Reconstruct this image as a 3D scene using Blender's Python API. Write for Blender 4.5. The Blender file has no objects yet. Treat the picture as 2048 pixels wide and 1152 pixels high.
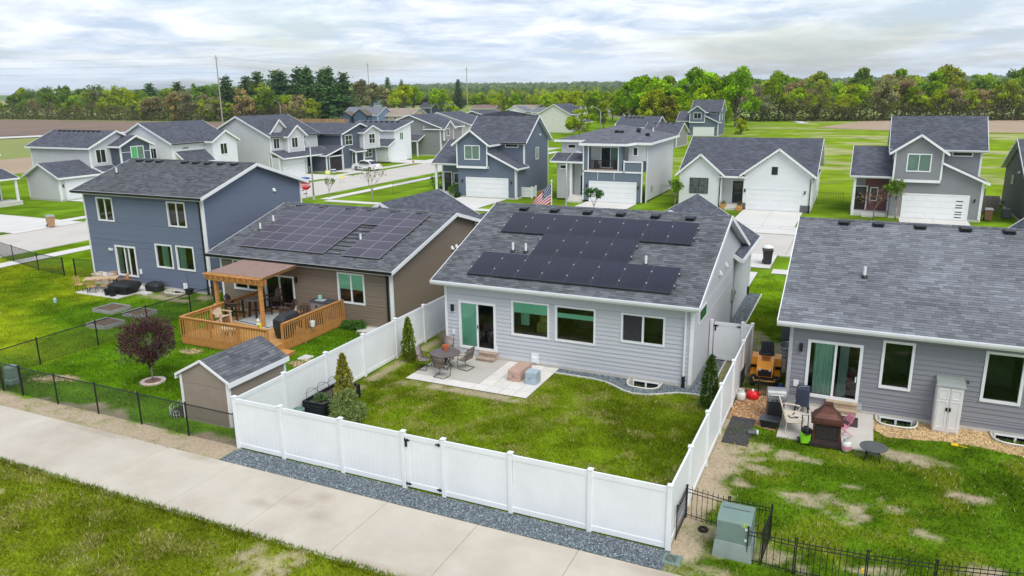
import bpy, math, random
import numpy as np
from mathutils import Vector, Matrix
R=math.radians
random.seed(7); NR=np.random.RandomState(11)
SC=bpy.context.scene; COL=SC.collection
# ---------------------------------------------------------------- camera
cam=bpy.data.cameras.new('camera'); camo=bpy.data.objects.new('camera',cam); COL.objects.link(camo)
cam.sensor_width=36; cam.lens=26.597; cam.clip_start=.5; cam.clip_end=12000
YAW,PIT,ROL=R(24.873),R(14.586),R(-.6407)
fw=Vector((-math.sin(YAW)*math.cos(PIT),math.cos(YAW)*math.cos(PIT),-math.sin(PIT)))
rt=Vector((math.cos(YAW),math.sin(YAW),0)); up=rt.cross(fw)
r2=math.cos(ROL)*rt+math.sin(ROL)*up; u2=math.cos(ROL)*up-math.sin(ROL)*rt
M4=Matrix(((r2.x,u2.x,-fw.x,0),(r2.y,u2.y,-fw.y,0),(r2.z,u2.z,-fw.z,11.604),(0,0,0,1)))
camo.matrix_world=M4; SC.camera=camo
# ---------------------------------------------------------------- sky, sun, exposure
SUN=Vector((.52,-.44,.92)).normalized()
W=bpy.data.worlds.new('World'); SC.world=W; W.use_nodes=True
nt=W.node_tree; nt.nodes.clear(); N=nt.nodes.new; L=nt.links.new
out=N('ShaderNodeOutputWorld'); mixs=N('ShaderNodeMixShader'); b1=N('ShaderNodeBackground'); b2=N('ShaderNodeBackground')
sky=N('ShaderNodeTexSky'); sky.sky_type='NISHITA'; sky.sun_disc=False; sky.sun_elevation=math.asin(SUN.z); sky.sun_rotation=math.atan2(SUN.x,SUN.y)
sky.air_density=1.2; sky.dust_density=2.5
L(sky.outputs[0],b1.inputs[0]); b1.inputs[1].default_value=.12
tc=N('ShaderNodeTexCoord'); sep=N('ShaderNodeSeparateXYZ'); L(tc.outputs['Generated'],sep.inputs[0])
def wm(op,a,b=None,c=None):
    n=N('ShaderNodeMath'); n.operation=op
    for i,v in enumerate((a,b,c)):
        if v is None: continue
        if isinstance(v,(int,float)): n.inputs[i].default_value=v
        else: L(v,n.inputs[i])
    return n.outputs[0]
zz=wm('ADD',wm('ABSOLUTE',sep.outputs[2]),.10)          # clouds lie on a flat layer overhead
comb=N('ShaderNodeCombineXYZ'); L(wm('DIVIDE',sep.outputs[0],zz),comb.inputs[0]); L(wm('DIVIDE',sep.outputs[1],zz),comb.inputs[1])
def wnoise(scale,detail,rough,off,sc=(1,1,1),dist=0.):
    m=N('ShaderNodeMapping'); m.inputs['Location'].default_value=off; m.inputs['Scale'].default_value=sc; m.inputs['Rotation'].default_value=(0,0,R(-25)); L(comb.outputs[0],m.inputs[0])
    n=N('ShaderNodeTexNoise'); n.inputs['Scale'].default_value=scale; n.inputs['Detail'].default_value=detail; n.inputs['Roughness'].default_value=rough; n.inputs['Distortion'].default_value=dist; L(m.outputs[0],n.inputs['Vector']); return n.outputs['Fac']
def wramp(v,p0,p1,c0,c1):
    r=N('ShaderNodeValToRGB'); r.color_ramp.elements[0].position=p0; r.color_ramp.elements[1].position=p1; r.color_ramp.elements[0].color=(*c0,1); r.color_ramp.elements[1].color=(*c1,1); L(v,r.inputs[0]); return r
cover=wramp(wnoise(.42,8,.58,(3.3,1.7,0)),.38,.54,(.40,)*3,(1,)*3)
shade=wramp(wnoise(1.35,11,.62,(9.1,4.2,2),(1,1,1),.3),.40,.62,(.375,.45,.56),(.68,.705,.735))
far=N('ShaderNodeMapRange'); far.interpolation_type='SMOOTHSTEP'; far.inputs[1].default_value=-.01; far.inputs[2].default_value=.075; L(wm('ABSOLUTE',sep.outputs[2]),far.inputs[0])   # low sky: clouds merge into pale air
air=N('ShaderNodeMix'); air.data_type='RGBA'; L(far.outputs[0],air.inputs[0]); air.inputs[6].default_value=(.475,.54,.615,1); L(shade.outputs[0],air.inputs[7])
L(air.outputs[2],b2.inputs[0]); b2.inputs[1].default_value=1.0
L(cover.outputs[0],mixs.inputs[0]); L(b1.outputs[0],mixs.inputs[1]); L(b2.outputs[0],mixs.inputs[2]); L(mixs.outputs[0],out.inputs[0])
sl=bpy.data.lights.new('sun','SUN'); sl.energy=1.5; sl.angle=R(38); sl.color=(1,.965,.90); so=bpy.data.objects.new('sun',sl); COL.objects.link(so)
so.rotation_euler=SUN.to_track_quat('Z','Y').to_euler()
SC.view_settings.view_transform='Standard'; SC.view_settings.look='None'; SC.view_settings.gamma=1; SC.view_settings.exposure=.72
SC.render.engine='CYCLES'
try: SC.cycles.max_bounces=6; SC.cycles.transparent_max_bounces=24; SC.cycles.volume_bounces=0
except Exception: pass
# ---------------------------------------------------------------- materials
MATS={}
def lin(c): return tuple((v/255/12.92 if v/255<=.04045 else ((v/255+.055)/1.055)**2.4) for v in c)
def mat(name,col=(.5,.5,.5),rough=.65,var=.10,scale=2.5,bump=0.,bscale=60.,metal=0.,spec=.4,tone=False,objcol=False,rnd=0.,col2=None,c2scale=.6,uv=False,alpha=None,stretch=None,trans=0.,world=False):
    if name in MATS: return MATS[name]
    m=bpy.data.materials.new(name); m.use_nodes=True; t=m.node_tree; B=t.nodes['Principled BSDF']; MATS[name]=m
    n=t.nodes.new; l=t.links.new
    B.inputs['Roughness'].default_value=rough; B.inputs['Metallic'].default_value=metal; B.inputs['Specular IOR Level'].default_value=spec
    co=n('ShaderNodeNewGeometry').outputs['Position'] if world else n('ShaderNodeTexCoord').outputs['UV' if uv else 'Object']
    if stretch: mp=n('ShaderNodeMapping'); mp.inputs['Scale'].default_value=stretch; l(co,mp.inputs[0]); co=mp.outputs[0]
    def noise(s,d=5,r=.6):
        x=n('ShaderNodeTexNoise'); x.inputs['Scale'].default_value=s; x.inputs['Detail'].default_value=d; x.inputs['Roughness'].default_value=r; l(co,x.inputs['Vector']); return x.outputs['Fac']
    def mul(a,b):
        x=n('ShaderNodeMix'); x.data_type='RGBA'; x.blend_type='MULTIPLY'; x.inputs[0].default_value=1; l(a,x.inputs[6]); l(b,x.inputs[7]); return x.outputs[2]
    if objcol: c=n('ShaderNodeObjectInfo').outputs['Color']
    else:
        r=n('ShaderNodeRGB'); r.outputs[0].default_value=(*col,1); c=r.outputs[0]
    if col2:
        x=n('ShaderNodeMix'); x.data_type='RGBA'; mr=n('ShaderNodeMapRange'); mr.inputs[1].default_value=.42; mr.inputs[2].default_value=.6; l(noise(c2scale,6,.62),mr.inputs[0]); l(mr.outputs[0],x.inputs[0]); l(c,x.inputs[6]); x.inputs[7].default_value=(*col2,1); c=x.outputs[2]
    if tone:
        a=n('ShaderNodeAttribute'); a.attribute_name='tone'; c=mul(c,a.outputs['Color'])
    if var:
        mr=n('ShaderNodeMapRange'); mr.inputs[1].default_value=.3; mr.inputs[2].default_value=.7; mr.inputs[3].default_value=1-var; mr.inputs[4].default_value=1+var; l(noise(scale),mr.inputs[0]); c=mul(c,mr.outputs[0])
    if rnd:
        o=n('ShaderNodeObjectInfo'); mr=n('ShaderNodeMapRange'); mr.inputs[3].default_value=1-rnd; mr.inputs[4].default_value=1+rnd; l(o.outputs['Random'],mr.inputs[0]); c=mul(c,mr.outputs[0])
    l(c,B.inputs['Base Color'])
    if bump:
        b=n('ShaderNodeBump'); b.inputs['Strength'].default_value=bump; b.inputs['Distance'].default_value=.02; l(noise(bscale,3),b.inputs['Height']); l(b.outputs[0],B.inputs['Normal'])
    if trans:                                  # thin leaves let light through
        T=n('ShaderNodeBsdfTranslucent'); l(c,T.inputs[0]); mx=n('ShaderNodeMixShader'); mx.inputs[0].default_value=trans; o=t.nodes['Material Output']; l(B.outputs[0],mx.inputs[1]); l(T.outputs[0],mx.inputs[2]); l(mx.outputs[0],o.inputs[0])
    return m
def glassmat(name,tint,refl=1.):
    if name in MATS: return MATS[name]
    m=bpy.data.materials.new(name); m.use_nodes=True; t=m.node_tree; t.nodes.clear(); n=t.nodes.new; l=t.links.new
    o=n('ShaderNodeOutputMaterial'); tr=n('ShaderNodeBsdfTransparent'); tr.inputs[0].default_value=(*tint,1); g=n('ShaderNodeBsdfGlossy'); g.inputs['Roughness'].default_value=.02; g.inputs[0].default_value=(refl,refl,refl,1)
    fr=n('ShaderNodeFresnel'); fr.inputs[0].default_value=1.7; mx=n('ShaderNodeMixShader'); l(fr.outputs[0],mx.inputs[0]); l(tr.outputs[0],mx.inputs[1]); l(g.outputs[0],mx.inputs[2]); l(mx.outputs[0],o.inputs[0])
    MATS[name]=m; return m
WHITE=mat('white_trim',(.78,.79,.80),.45,var=.04)
VINYL=mat('white_vinyl',(.80,.815,.83),.38,var=.05,scale=.9,spec=.5)
BLACK=mat('black_metal',(.012,.013,.015),.45,var=.05)
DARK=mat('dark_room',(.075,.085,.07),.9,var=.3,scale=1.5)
GLASS=glassmat('window_glass',(.80,.96,.88))
GLASSC=glassmat('clear_glass',(.72,.80,.78))
GLASSF=mat('far_glass',(.018,.026,.026),.06,var=.5,scale=1.2,spec=.6)
GLASSG=mat('far_blind_glass',(.13,.21,.165),.15,var=.25,scale=1.6,spec=.5)
BLIND=mat('blind',(.50,.86,.70),.8,var=.05)
CURT=mat('curtain',(.56,.74,.66),.85,var=.08)
CONC=mat('concrete',(.50,.465,.41),.85,var=.07,scale=.7,bump=.25,bscale=90,col2=(.44,.41,.365),c2scale=.45)
CONCW=mat('pale_concrete',(.60,.585,.55),.85,world=True,var=.06,scale=.5,bump=.15,bscale=60)
FOUND=mat('foundation_concrete',(.50,.48,.44),.9,var=.1)
WOOD=mat('cedar',(.52,.25,.072),.6,var=.22,scale=3,stretch=(1,1,6),rnd=.08)
WOODW=mat('weathered_wood',(.36,.29,.23),.8,var=.25,scale=4,rnd=.1)
GREYM=mat('grey_metal',(.42,.43,.44),.4,var=.08,metal=.6)
GALV=mat('galvanised',(.5,.51,.52),.42,var=.12,metal=.7)
def hexc(*c): return lin(c)
# ---------------------------------------------------------------- mesh helpers
ORG={}
class MB:
    def __init__(s): s.v=[]; s.f=[]; s.m=[]; s.t=[]
    def poly(s,pts,m=0,t=None):
        i=len(s.v); s.v+= [tuple(p) for p in pts]; s.f.append(tuple(range(i,i+len(pts)))); s.m.append(m); s.t.append(t)
    def idx(s,vs,fs,m=0,t=None):
        i=len(s.v); s.v+=[tuple(p) for p in vs]
        for f in fs: s.f.append(tuple(i+k for k in f)); s.m.append(m); s.t.append(t)
    def hexa(s,b,tp,m=0,t=None):
        s.idx(list(b)+list(tp),[(3,2,1,0),(4,5,6,7),(0,1,5,4),(1,2,6,5),(2,3,7,6),(3,0,4,7)],m,t)
    def box(s,x0,x1,y0,y1,z0,z1,m=0,t=None):
        x0,x1=sorted((x0,x1)); y0,y1=sorted((y0,y1)); z0,z1=sorted((z0,z1))
        s.hexa([(x0,y0,z0),(x1,y0,z0),(x1,y1,z0),(x0,y1,z0)],[(x0,y0,z1),(x1,y0,z1),(x1,y1,z1),(x0,y1,z1)],m,t)
    def rbox(s,x0,x1,y0,y1,z0,z1,r=.03,m=0):      # box with chamfered vertical and top edges
        def ring(i,z): return [(x0+i+r,y0+i,z),(x1-i-r,y0+i,z),(x1-i,y0+i+r,z),(x1-i,y1-i-r,z),(x1-i-r,y1-i,z),(x0+i+r,y1-i,z),(x0+i,y1-i-r,z),(x0+i,y0+i+r,z)]
        A=ring(0,z0)+ring(0,z1-r)+ring(r*.8,z1)
        fs=[tuple(range(7,-1,-1)),tuple(range(16,24))]
        for k in (0,8): fs+=[(k+i,k+(i+1)%8,k+8+(i+1)%8,k+8+i) for i in range(8)]
        s.idx(A,fs,m)
    def bar(s,p,q,w,h,m=0,upv=(0,0,1),t=None):
        p=Vector(p);q=Vector(q); d=(q-p).normalized(); u=Vector(upv)
        if abs(d.dot(u))>.98: u=Vector((0,1,0)) if abs(d.y)<.9 else Vector((1,0,0))
        a=d.cross(u).normalized()*w/2; b=a.cross(d).normalized()*h/2
        s.hexa([p-a-b,p+a-b,q+a-b,q-a-b],[p-a+b,p+a+b,q+a+b,q-a+b],m,t)
    def tube(s,pts,r,n=8,m=0,cap=True,t=None):
        pts=[Vector(p) for p in pts]; rs=r if isinstance(r,(list,tuple)) else [r]*len(pts); vs=[]; prev=None
        for i,p in enumerate(pts):
            d=(pts[min(i+1,len(pts)-1)]-pts[max(i-1,0)]).normalized()
            a=(d.orthogonal() if prev is None else (prev-d*prev.dot(d))).normalized(); prev=a; b=d.cross(a)
            vs+=[p+(a*math.cos(2*math.pi*k/n)+b*math.sin(2*math.pi*k/n))*rs[i] for k in range(n)]
        fs=[(j*n+k,j*n+(k+1)%n,(j+1)*n+(k+1)%n,(j+1)*n+k) for j in range(len(pts)-1) for k in range(n)]
        if cap: fs+=[tuple(range(n-1,-1,-1)),tuple(range((len(pts)-1)*n,len(pts)*n))]
        s.idx(vs,fs,m,t)
    def lathe(s,c,prof,n=16,m=0,sx=1,sy=1,t=None):
        vs=[];fs=[]
        for r,z in prof: vs+=[(c[0]+sx*r*math.cos(2*math.pi*k/n),c[1]+sy*r*math.sin(2*math.pi*k/n),c[2]+z) for k in range(n)]
        for j in range(len(prof)-1): fs+=[(j*n+k,j*n+(k+1)%n,(j+1)*n+(k+1)%n,(j+1)*n+k) for k in range(n)]
        fs+=[tuple(range(n-1,-1,-1)),tuple(range((len(prof)-1)*n,len(prof)*n))]
        s.idx(vs,fs,m,t)
    def prism(s,poly,z0,z1,m=0):
        n=len(poly); s.idx([(x,y,z0) for x,y in poly]+[(x,y,z1) for x,y in poly],[tuple(range(n-1,-1,-1)),tuple(range(n,2*n))]+[(i,(i+1)%n,n+(i+1)%n,n+i) for i in range(n)],m)
    def extr(s,poly,d,m=0):                       # 3-D polygon pushed along d
        n=len(poly); P=[Vector(p) for p in poly]; d=Vector(d)
        s.idx(P+[p+d for p in P],[tuple(range(n-1,-1,-1)),tuple(range(n,2*n))]+[(i,(i+1)%n,n+(i+1)%n,n+i) for i in range(n)],m)
    def build(s,name,mats,parent=None,at=None,smooth=False,uv=False,kind=None):
        if not isinstance(mats,(list,tuple)): mats=[mats]
        org=Vector(at) if at is not None else (ORG[parent.name] if parent else Vector((0,0,0)))
        me=bpy.data.meshes.new(name); V=[(x-org.x,y-org.y,z-org.z) for x,y,z in s.v]
        me.from_pydata(V,[],s.f)
        for m in mats: me.materials.append(m)
        me.polygons.foreach_set('material_index',s.m)
        if smooth: me.polygons.foreach_set('use_smooth',[True]*len(s.f))
        if any(t is not None for t in s.t):
            at_=me.attributes.new('tone','FLOAT_COLOR','FACE'); a=[]
            for t in s.t:
                t=1. if t is None else t; a+= [*t,1.] if isinstance(t,(tuple,list)) else [t,t,t,1.]
            at_.data.foreach_set('color',a)
        if uv:
            u=me.uv_layers.new(name='UVMap'); me.update()
            for p in me.polygons:
                n=p.normal; h=Vector((-n.y,n.x,0)); h=h.normalized() if h.length>1e-4 else Vector((1,0,0)); b=n.cross(h)
                for li in p.loop_indices:
                    c=me.vertices[me.loops[li].vertex_index].co+org; u.data[li].uv=(c.dot(h),c.dot(b))
        me.validate(); o=bpy.data.objects.new(name,me); COL.objects.link(o)
        if parent: o.parent=parent; ORG[o.name]=ORG[parent.name]
        else: o.location=org; ORG[o.name]=org
        if kind: o['kind']=kind
        return o
def thing(name,label,cat,loc=(0,0,0),group=None):
    o=bpy.data.objects.new(name,None); COL.objects.link(o); o.location=loc; o.empty_display_size=.3; ORG[o.name]=Vector(loc); return tag(o,label,cat,group)
def tag(o,label,cat,group=None,kind=None):
    o['label']=label; o['category']=cat
    if group: o['group']=group
    if kind: o['kind']=kind
    return o
def struct(o): o['kind']='structure'; return o
def copy_tree(o,parent=None,label=None,group=None):
    c=o.copy(); COL.objects.link(c); c.parent=parent
    if label: c['label']=label
    if group: c['group']=group
    for ch in list(o.children): copy_tree(ch,c)
    return c
def inst(me_obj,parent,loc,rot=(0,0,0),scale=(1,1,1)):   # a sibling piece that shares its mesh
    c=me_obj.copy(); COL.objects.link(c); c.parent=parent; c.location=loc; c.rotation_euler=rot; c.scale=scale; ORG[c.name]=ORG[parent.name]; return c
# value noise for ground colour
_T=NR.rand(256,256)
def vn(x,y,s,o=0):
    x=np.asarray(x)*s+o*17.3; y=np.asarray(y)*s+o*7.7; xi=np.floor(x).astype(int); yi=np.floor(y).astype(int); fx=x-xi; fy=y-yi; fx=fx*fx*(3-2*fx); fy=fy*fy*(3-2*fy)
    g=lambda a,b:_T[a%256,b%256]
    return (g(xi,yi)*(1-fx)+g(xi+1,yi)*fx)*(1-fy)+(g(xi,yi+1)*(1-fx)+g(xi+1,yi+1)*fx)*fy
def fbm(x,y,s,o=0,k=4): return sum(vn(x,y,s*2**i,o+i)*.5**i for i in range(k))/sum(.5**i for i in range(k))
def ss(a,b,x): t=np.clip((x-a)/(b-a),0,1); return t*t*(3-2*t)
# ================================================================ ground
def rect(x,y,a,b,c,d,s=.15): return ss(a-s,a+s,x)*(1-ss(b-s,b+s,x))*ss(c-s,c+s,y)*(1-ss(d-s,d+s,y))
def blob(x,y,cx,cy,rx,ry,o=0):
    w=(fbm(x,y,1.1,o+3,3)-.5); d=np.sqrt(((x-cx+w*1.1)/rx)**2+((y-cy+w*.7)/ry)**2)+(fbm(x,y,3.2,o,4)-.5)*2.0
    return (1-ss(.35,1.15,d))*(.45+.75*fbm(x,y,5,o+9,3))
DIRT=np.array([.42,.335,.24]); STRAW=np.array([.40,.34,.17])
def mixc(c,k,col): return c*(1-k[...,None])+np.asarray(col)*k[...,None]
def ground_colour(x,y):
    """own colour of the ground at x,y and how bare of grass it is"""
    n1=fbm(x,y,.35,1); n2=fbm(x,y,1.3,2); n3=fbm(x,y,4.5,3,3)
    one=np.ones_like(x); base=np.zeros(x.shape+(3,))
    base[...]=(.135,.235,.014)                                     # general lawn
    base=mixc(base,ss(50,75,y)*.8,(.15,.245,.016))
    base=mixc(base,rect(x,y,-18.3,-3.7,17.3,40),(.150,.220,.015))   # fenced yard
    base=mixc(base,rect(x,y,-32.4,-18.3,17.3,32),(.098,.210,.012))   # yard with the deck
    base=mixc(base,rect(x,y,-80,-32.4,9,34)*ss(.35,.65,n1+.1*(-x-40)/10),(.20,.26,.015))
    base=mixc(base,rect(x,y,-80,-32.4,9,34)*rect(x,y,-40,-32.5,24,32,1.5)*.8,(.075,.185,.013))
    base=mixc(base,rect(x,y,-3.65,14,17,30),(.100,.190,.014))        # patchy yard
    base=mixc(base,(1-ss(13.4,13.6,y))*1.,(.180,.235,.020))          # verge below the path
    base=base*(.50+1.0*n1)[...,None]*(.52+.96*n2)[...,None]*(.80+.40*n3)[...,None]
    k=rect(x,y,-18.2,-3.7,17.3,28.6)*ss(.50,.68,fbm(x,y,1.7,8,4))*ss(.42,.62,fbm(x,y,.30,9,2)+.10)
    dry=k*1.; base=mixc(base,k*.30,STRAW*.85)
    k=(1-ss(13.4,13.6,y))*ss(.52,.7,fbm(x,y,1.1,12,4)); dry=np.maximum(dry,k*.7); base=mixc(base,k*.22,STRAW*.8)
    k=rect(x,y,-3.6,14,17,27.5)*ss(.50,.66,fbm(x,y,.9,14,4)); dry=np.maximum(dry,k*.4); base=mixc(base,k*.5,(.20,.23,.02))
    bare=np.zeros_like(x)
    def add(b): 
        nonlocal bare; bare=np.maximum(bare,b)
    add(ss(0,.4,(17.75+(fbm(x,y,.6,20,3)-.5)*1.7)-y)*ss(16.2,16.5,y)*(1-ss(-18.4,-18.2,x))*(.75+.3*ss(.3,.45,fbm(x,y,1.6,21,3))))
    for cx,cy,rx,ry in ((-13.6,12.76,.62,.55),(-12.5,12.68,.55,.66),(-23,12.2,.35,.12),(.42,21.5,.65,.7),(-1.0,21.4,.6,.36),(-2.45,21.68,.4,.32),(-2.65,24.2,.9,.8),(-1.2,24.1,.8,.42),(-.95,18.3,.75,.5),(1.2,18.6,.5,.25),(1.85,18.2,.5,.3),(2.6,20.9,.6,.22),(-1.9,22.9,.5,.28),(2.3,25.4,1.3,.5),(3.8,23.5,.6,.2),(3.6,19.6,.4,.25),(1.9,22,.35,.14),(.8,22.9,.3,.12)): add(blob(x,y,cx,cy,rx,ry,int(cx*3+cy)%30)*.95)
    add(ss(-3.72,-3.6,x)*(1-ss(-3.35,-2.75,x+(fbm(x,y,1.2,31,3)-.5)*1.6))*rect(x,y,-4,-2,17.0,27)*.95)
    add(rect(x,y,-3.7,-1.9,16.2,19,.3)*ss(.36,.56,fbm(x,y,1.1,33,4))*.85)
    add(rect(x,y,-3.8,-1.7,28.5,37,.4)*ss(.34,.5,fbm(x,y,.7,35,3))*.9)
    add(rect(x,y,-5.2,-3.7,28.6,37.4,.2)*.55)
    add(rect(x,y,-18.1,-17.6,17.6,30,.15)*ss(.35,.6,fbm(x,y,.8,37,3))*.7)
    add(rect(x,y,-16.7,-11.0,24.55,25.05,.12)*ss(.42,.6,fbm(x,y,1.0,39,3))*.85)
    add(rect(x,y,-39.5,-34,30.2,31.8,.4)*ss(.45,.62,fbm(x,y,1.0,41,3))*.8)
    for cx,cy,rx,ry in ((-30.6,18.9,.75,.4),(-29.9,19.3,.5,.3),(-27.5,24.0,.45,.3),(-34.9,25.0,.6,.2)): 
        k=blob(x,y,cx,cy,rx,ry,5); base=mixc(base,k*.9,STRAW*1.25); add(k*.6)
    base=mixc(base,np.clip(bare,0,1),DIRT*1.0); base=np.where(bare[...,None]>.05,base*(1+.25*(n3-.5))[...,None],base)
    # rough meadow behind the houses on the right
    me=ss(84,92,y)*ss(-45,-18,x)*ss(.0,.1,one)
    base=mixc(base,me*.75,(.20,.29,.016)); k=me*ss(.50,.66,fbm(x,y*2.2,.10,50,4)); base=mixc(base,k*.75,(.40,.37,.20)); base=base*(1+me*(fbm(x,y,.5,52,3)-.5)*.8)[...,None]
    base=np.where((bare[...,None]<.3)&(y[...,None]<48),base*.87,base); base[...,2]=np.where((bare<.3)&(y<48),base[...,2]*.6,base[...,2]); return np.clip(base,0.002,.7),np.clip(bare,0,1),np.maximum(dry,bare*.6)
WELLS=[(-8.0,-6.5,27.7,29),(1.2,2.65,27.75,29),(4.75,6.4,27.75,29),(-38.0,-36.2,31.1,33)]   # pits for the basement windows
def grid_sheet(name,x0,x1,y0,y1,step,z,mtl,bumpz=.012):
    xs=np.arange(x0,x1+1e-6,step); ys=np.arange(y0,y1+1e-6,step); X,Y=np.meshgrid(xs,ys); nx,ny=len(xs),len(ys)
    Z=z+(fbm(X,Y,1.4,60,3)-.5)*bumpz; co=np.stack([X,Y,Z],-1).reshape(-1,3)
    i=np.arange(nx*ny).reshape(ny,nx); cx=(X[:-1,:-1]+step/2).ravel(); cy=(Y[:-1,:-1]+step/2).ravel(); hole=np.zeros(len(cx),bool)
    for q in WELLS: hole|=(cx>q[0])&(cx<q[1])&(cy>q[2])&(cy<q[3])
    F=np.stack([i[:-1,:-1],i[:-1,1:],i[1:,1:],i[1:,:-1]],-1).reshape(-1,4)[~hole]
    me=bpy.data.meshes.new(name); me.vertices.add(len(co)); me.vertices.foreach_set('co',co.ravel()); me.loops.add(F.size); me.loops.foreach_set('vertex_index',F.ravel().astype(np.int32)); me.polygons.add(len(F)); me.polygons.foreach_set('loop_start',np.arange(0,F.size,4,dtype=np.int32)); me.update(calc_edges=True)
    c,_,_=ground_colour(X.ravel(),Y.ravel()); a=me.attributes.new('tone','FLOAT_COLOR','POINT'); a.data.foreach_set('color',np.c_[c,np.ones(len(c))].ravel())
    me.materials.append(mtl); me.polygons.foreach_set('use_smooth',[True]*len(F)); o=bpy.data.objects.new(name,me); COL.objects.link(o); return struct(o)
LAWN=mat('lawn',(1,1,1),.9,var=.22,scale=9,bump=.6,bscale=45,spec=.0,tone=True)
BLADE=mat('grass_blade',(1,1,1),.8,var=0,spec=.03,tone=True,trans=.3)
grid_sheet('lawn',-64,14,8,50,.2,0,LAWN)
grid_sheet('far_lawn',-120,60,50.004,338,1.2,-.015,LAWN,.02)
grid_sheet('side_lawn',-124,-64.004,6,50,1.0,-.01,LAWN,.02)
g=MB()
for x0,x1,y0,y1 in ((-4250,2450,-400,9),(-4250,2450,49,4350),(-4250,-60,9,49),(12,2450,9,49)): g.poly([(x0,y0,-.25),(x1,y0,-.25),(x1,y1,-.25),(x0,y1,-.25)])
struct(g.build('ground',mat('farmland',(.17,.27,.02),.95,var=.2,scale=.01,col2=(.22,.25,.06),c2scale=.004)))
SOIL=mat('ploughed_soil',(.20,.135,.095),.95,var=.16,scale=.08,bump=.6,bscale=1.2,stretch=(1,.18,1)); SOIL2=mat('tan_soil',(.37,.27,.18),.95,var=.12,scale=.05,stretch=(1,.2,1))
def flat(name,pts,z,m):
    b=MB(); b.poly([(x,y,z) for x,y in pts]); return struct(b.build(name,m))
flat('ploughed_field',[(-560,100),(-241,150),(-232,163),(-212,200),(-208,250),(-560,268)],-.10,SOIL)
flat('ploughed_field',[(-150,20),(-98,20),(-98,70),(-106,105),(-150,120)],-.06,SOIL2)
flat('ploughed_field',[(-14,249),(9,232),(80,226),(110,300),(60,334),(10,327),(-4,290)],.05,SOIL2)
flat('ploughed_field',[(-560,560),(-250,640),(-120,760),(-260,820),(-700,700)],-.08,SOIL2)
flat('ploughed_field',[(-330,1150),(-60,1000),(40,1080),(-150,1300)],-.08,mat('pale_field',(.42,.36,.22),.95,var=.1,scale=.02))
flat('country_road',[(-300,108),(-238,143),(-231,162),(-212,201),(-203,201),(-221,158),(-228,136),(-296,99)],-.05,CONCW)
flat('country_road',[(-560,10),(-296,99),(-300,108),(-560,22)],-.055,CONCW)
flat('meadow_path',[(-29,312),(-20.6,277),(-17.8,277),(-25.5,312)],.06,CONCW)
# ---- concrete laid in slabs
UNIT={}
def slabs(name,x0,x1,y0,y1,z,nx,ny,mtl=CONC,gap=.012,base=True,piece='slab'):
    b=MB(); b.box(x0,x1,y0,y1,-.03,z-.012); root=struct(b.build(name,mat('joint_dirt',(.20,.175,.14),.95),at=((x0+x1)/2,(y0+y1)/2,0)))
    w=(x1-x0)/nx; h=(y1-y0)/ny
    u=MB(); u.rbox(-w/2+gap/2,w/2-gap/2,-h/2+gap/2,h/2-gap/2,-.011,0,.006); first=None
    for i in range(nx):
        for j in range(ny):
            loc=(x0+w*(i+.5)-(x0+x1)/2,y0+h*(j+.5)-(y0+y1)/2,z)
            if first is None: first=u.build(piece,mtl,None); first.parent=root; first.location=loc; ORG[first.name]=Vector((0,0,0)); continue
            c=first.copy(); COL.objects.link(c); c.location=loc
    return root
TRAIL=mat('trail_concrete',(.54,.485,.405),world=True,rough=.88,var=.06,scale=.8,bump=.2,bscale=70,col2=(.475,.42,.345),c2scale=.35,rnd=.02)
def stain(m,spots,col):
    """brown tracked-in dirt lying on the concrete, each spot x,y,rx,ry"""
    t=m.node_tree; n=t.nodes.new; l=t.links.new; B=t.nodes['Principled BSDF']; src=B.inputs['Base Color'].links[0].from_socket; g=n('ShaderNodeNewGeometry'); nz=n('ShaderNodeTexNoise'); nz.inputs['Scale'].default_value=2.2; nz.inputs['Detail'].default_value=7; nz.inputs['Roughness'].default_value=.7; l(g.outputs['Position'],nz.inputs['Vector']); acc=None
    for x,y,rx,ry in spots:
        mp=n('ShaderNodeMapping'); mp.inputs['Location'].default_value=(-x/rx,-y/ry,0); mp.inputs['Scale'].default_value=(1/rx,1/ry,0); l(g.outputs['Position'],mp.inputs[0]); ln=n('ShaderNodeVectorMath'); ln.operation='LENGTH'; l(mp.outputs[0],ln.inputs[0]); r=n('ShaderNodeMapRange'); r.inputs[1].default_value=1.; r.inputs[2].default_value=.0; l(ln.outputs['Value'],r.inputs[0])
        if acc is None: acc=r.outputs[0]
        else: a=n('ShaderNodeMath'); a.operation='MAXIMUM'; l(acc,a.inputs[0]); l(r.outputs[0],a.inputs[1]); acc=a.outputs[0]
    mu=n('ShaderNodeMath'); mu.operation='MULTIPLY'; l(acc,mu.inputs[0]); l(nz.outputs['Fac'],mu.inputs[1]); r=n('ShaderNodeMapRange'); r.inputs[1].default_value=.12; r.inputs[2].default_value=.5; r.inputs[4].default_value=.42; l(mu.outputs[0],r.inputs[0]); mx=n('ShaderNodeMix'); mx.data_type='RGBA'; l(r.outputs[0],mx.inputs[0]); l(src,mx.inputs[6]); mx.inputs[7].default_value=(*col,1); l(mx.outputs[2],B.inputs['Base Color'])
stain(TRAIL,[(-14.2,15.35,1.5,.5),(-13.1,15.0,.7,.5),(-15.0,14.9,.8,.4),(-13.6,15.9,.6,.5),(-24,16.3,3,.3),(-9,13.7,4,.3),(-30,13.7,6,.3),(-3.5,16.3,2,.35),(-19,16.3,1.4,.4)],(.30,.22,.15))
slabs('footpath',-53.15,6.05,13.5,16.45,.016,20,1,TRAIL)
STREETC=mat('street_concrete',(.53,.49,.44),world=True,rough=.85,var=.05,scale=.35,rnd=.025); DRIVEC=mat('drive_concrete',(.62,.60,.565),world=True,rough=.85,var=.05,scale=.35,rnd=.02)
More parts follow.
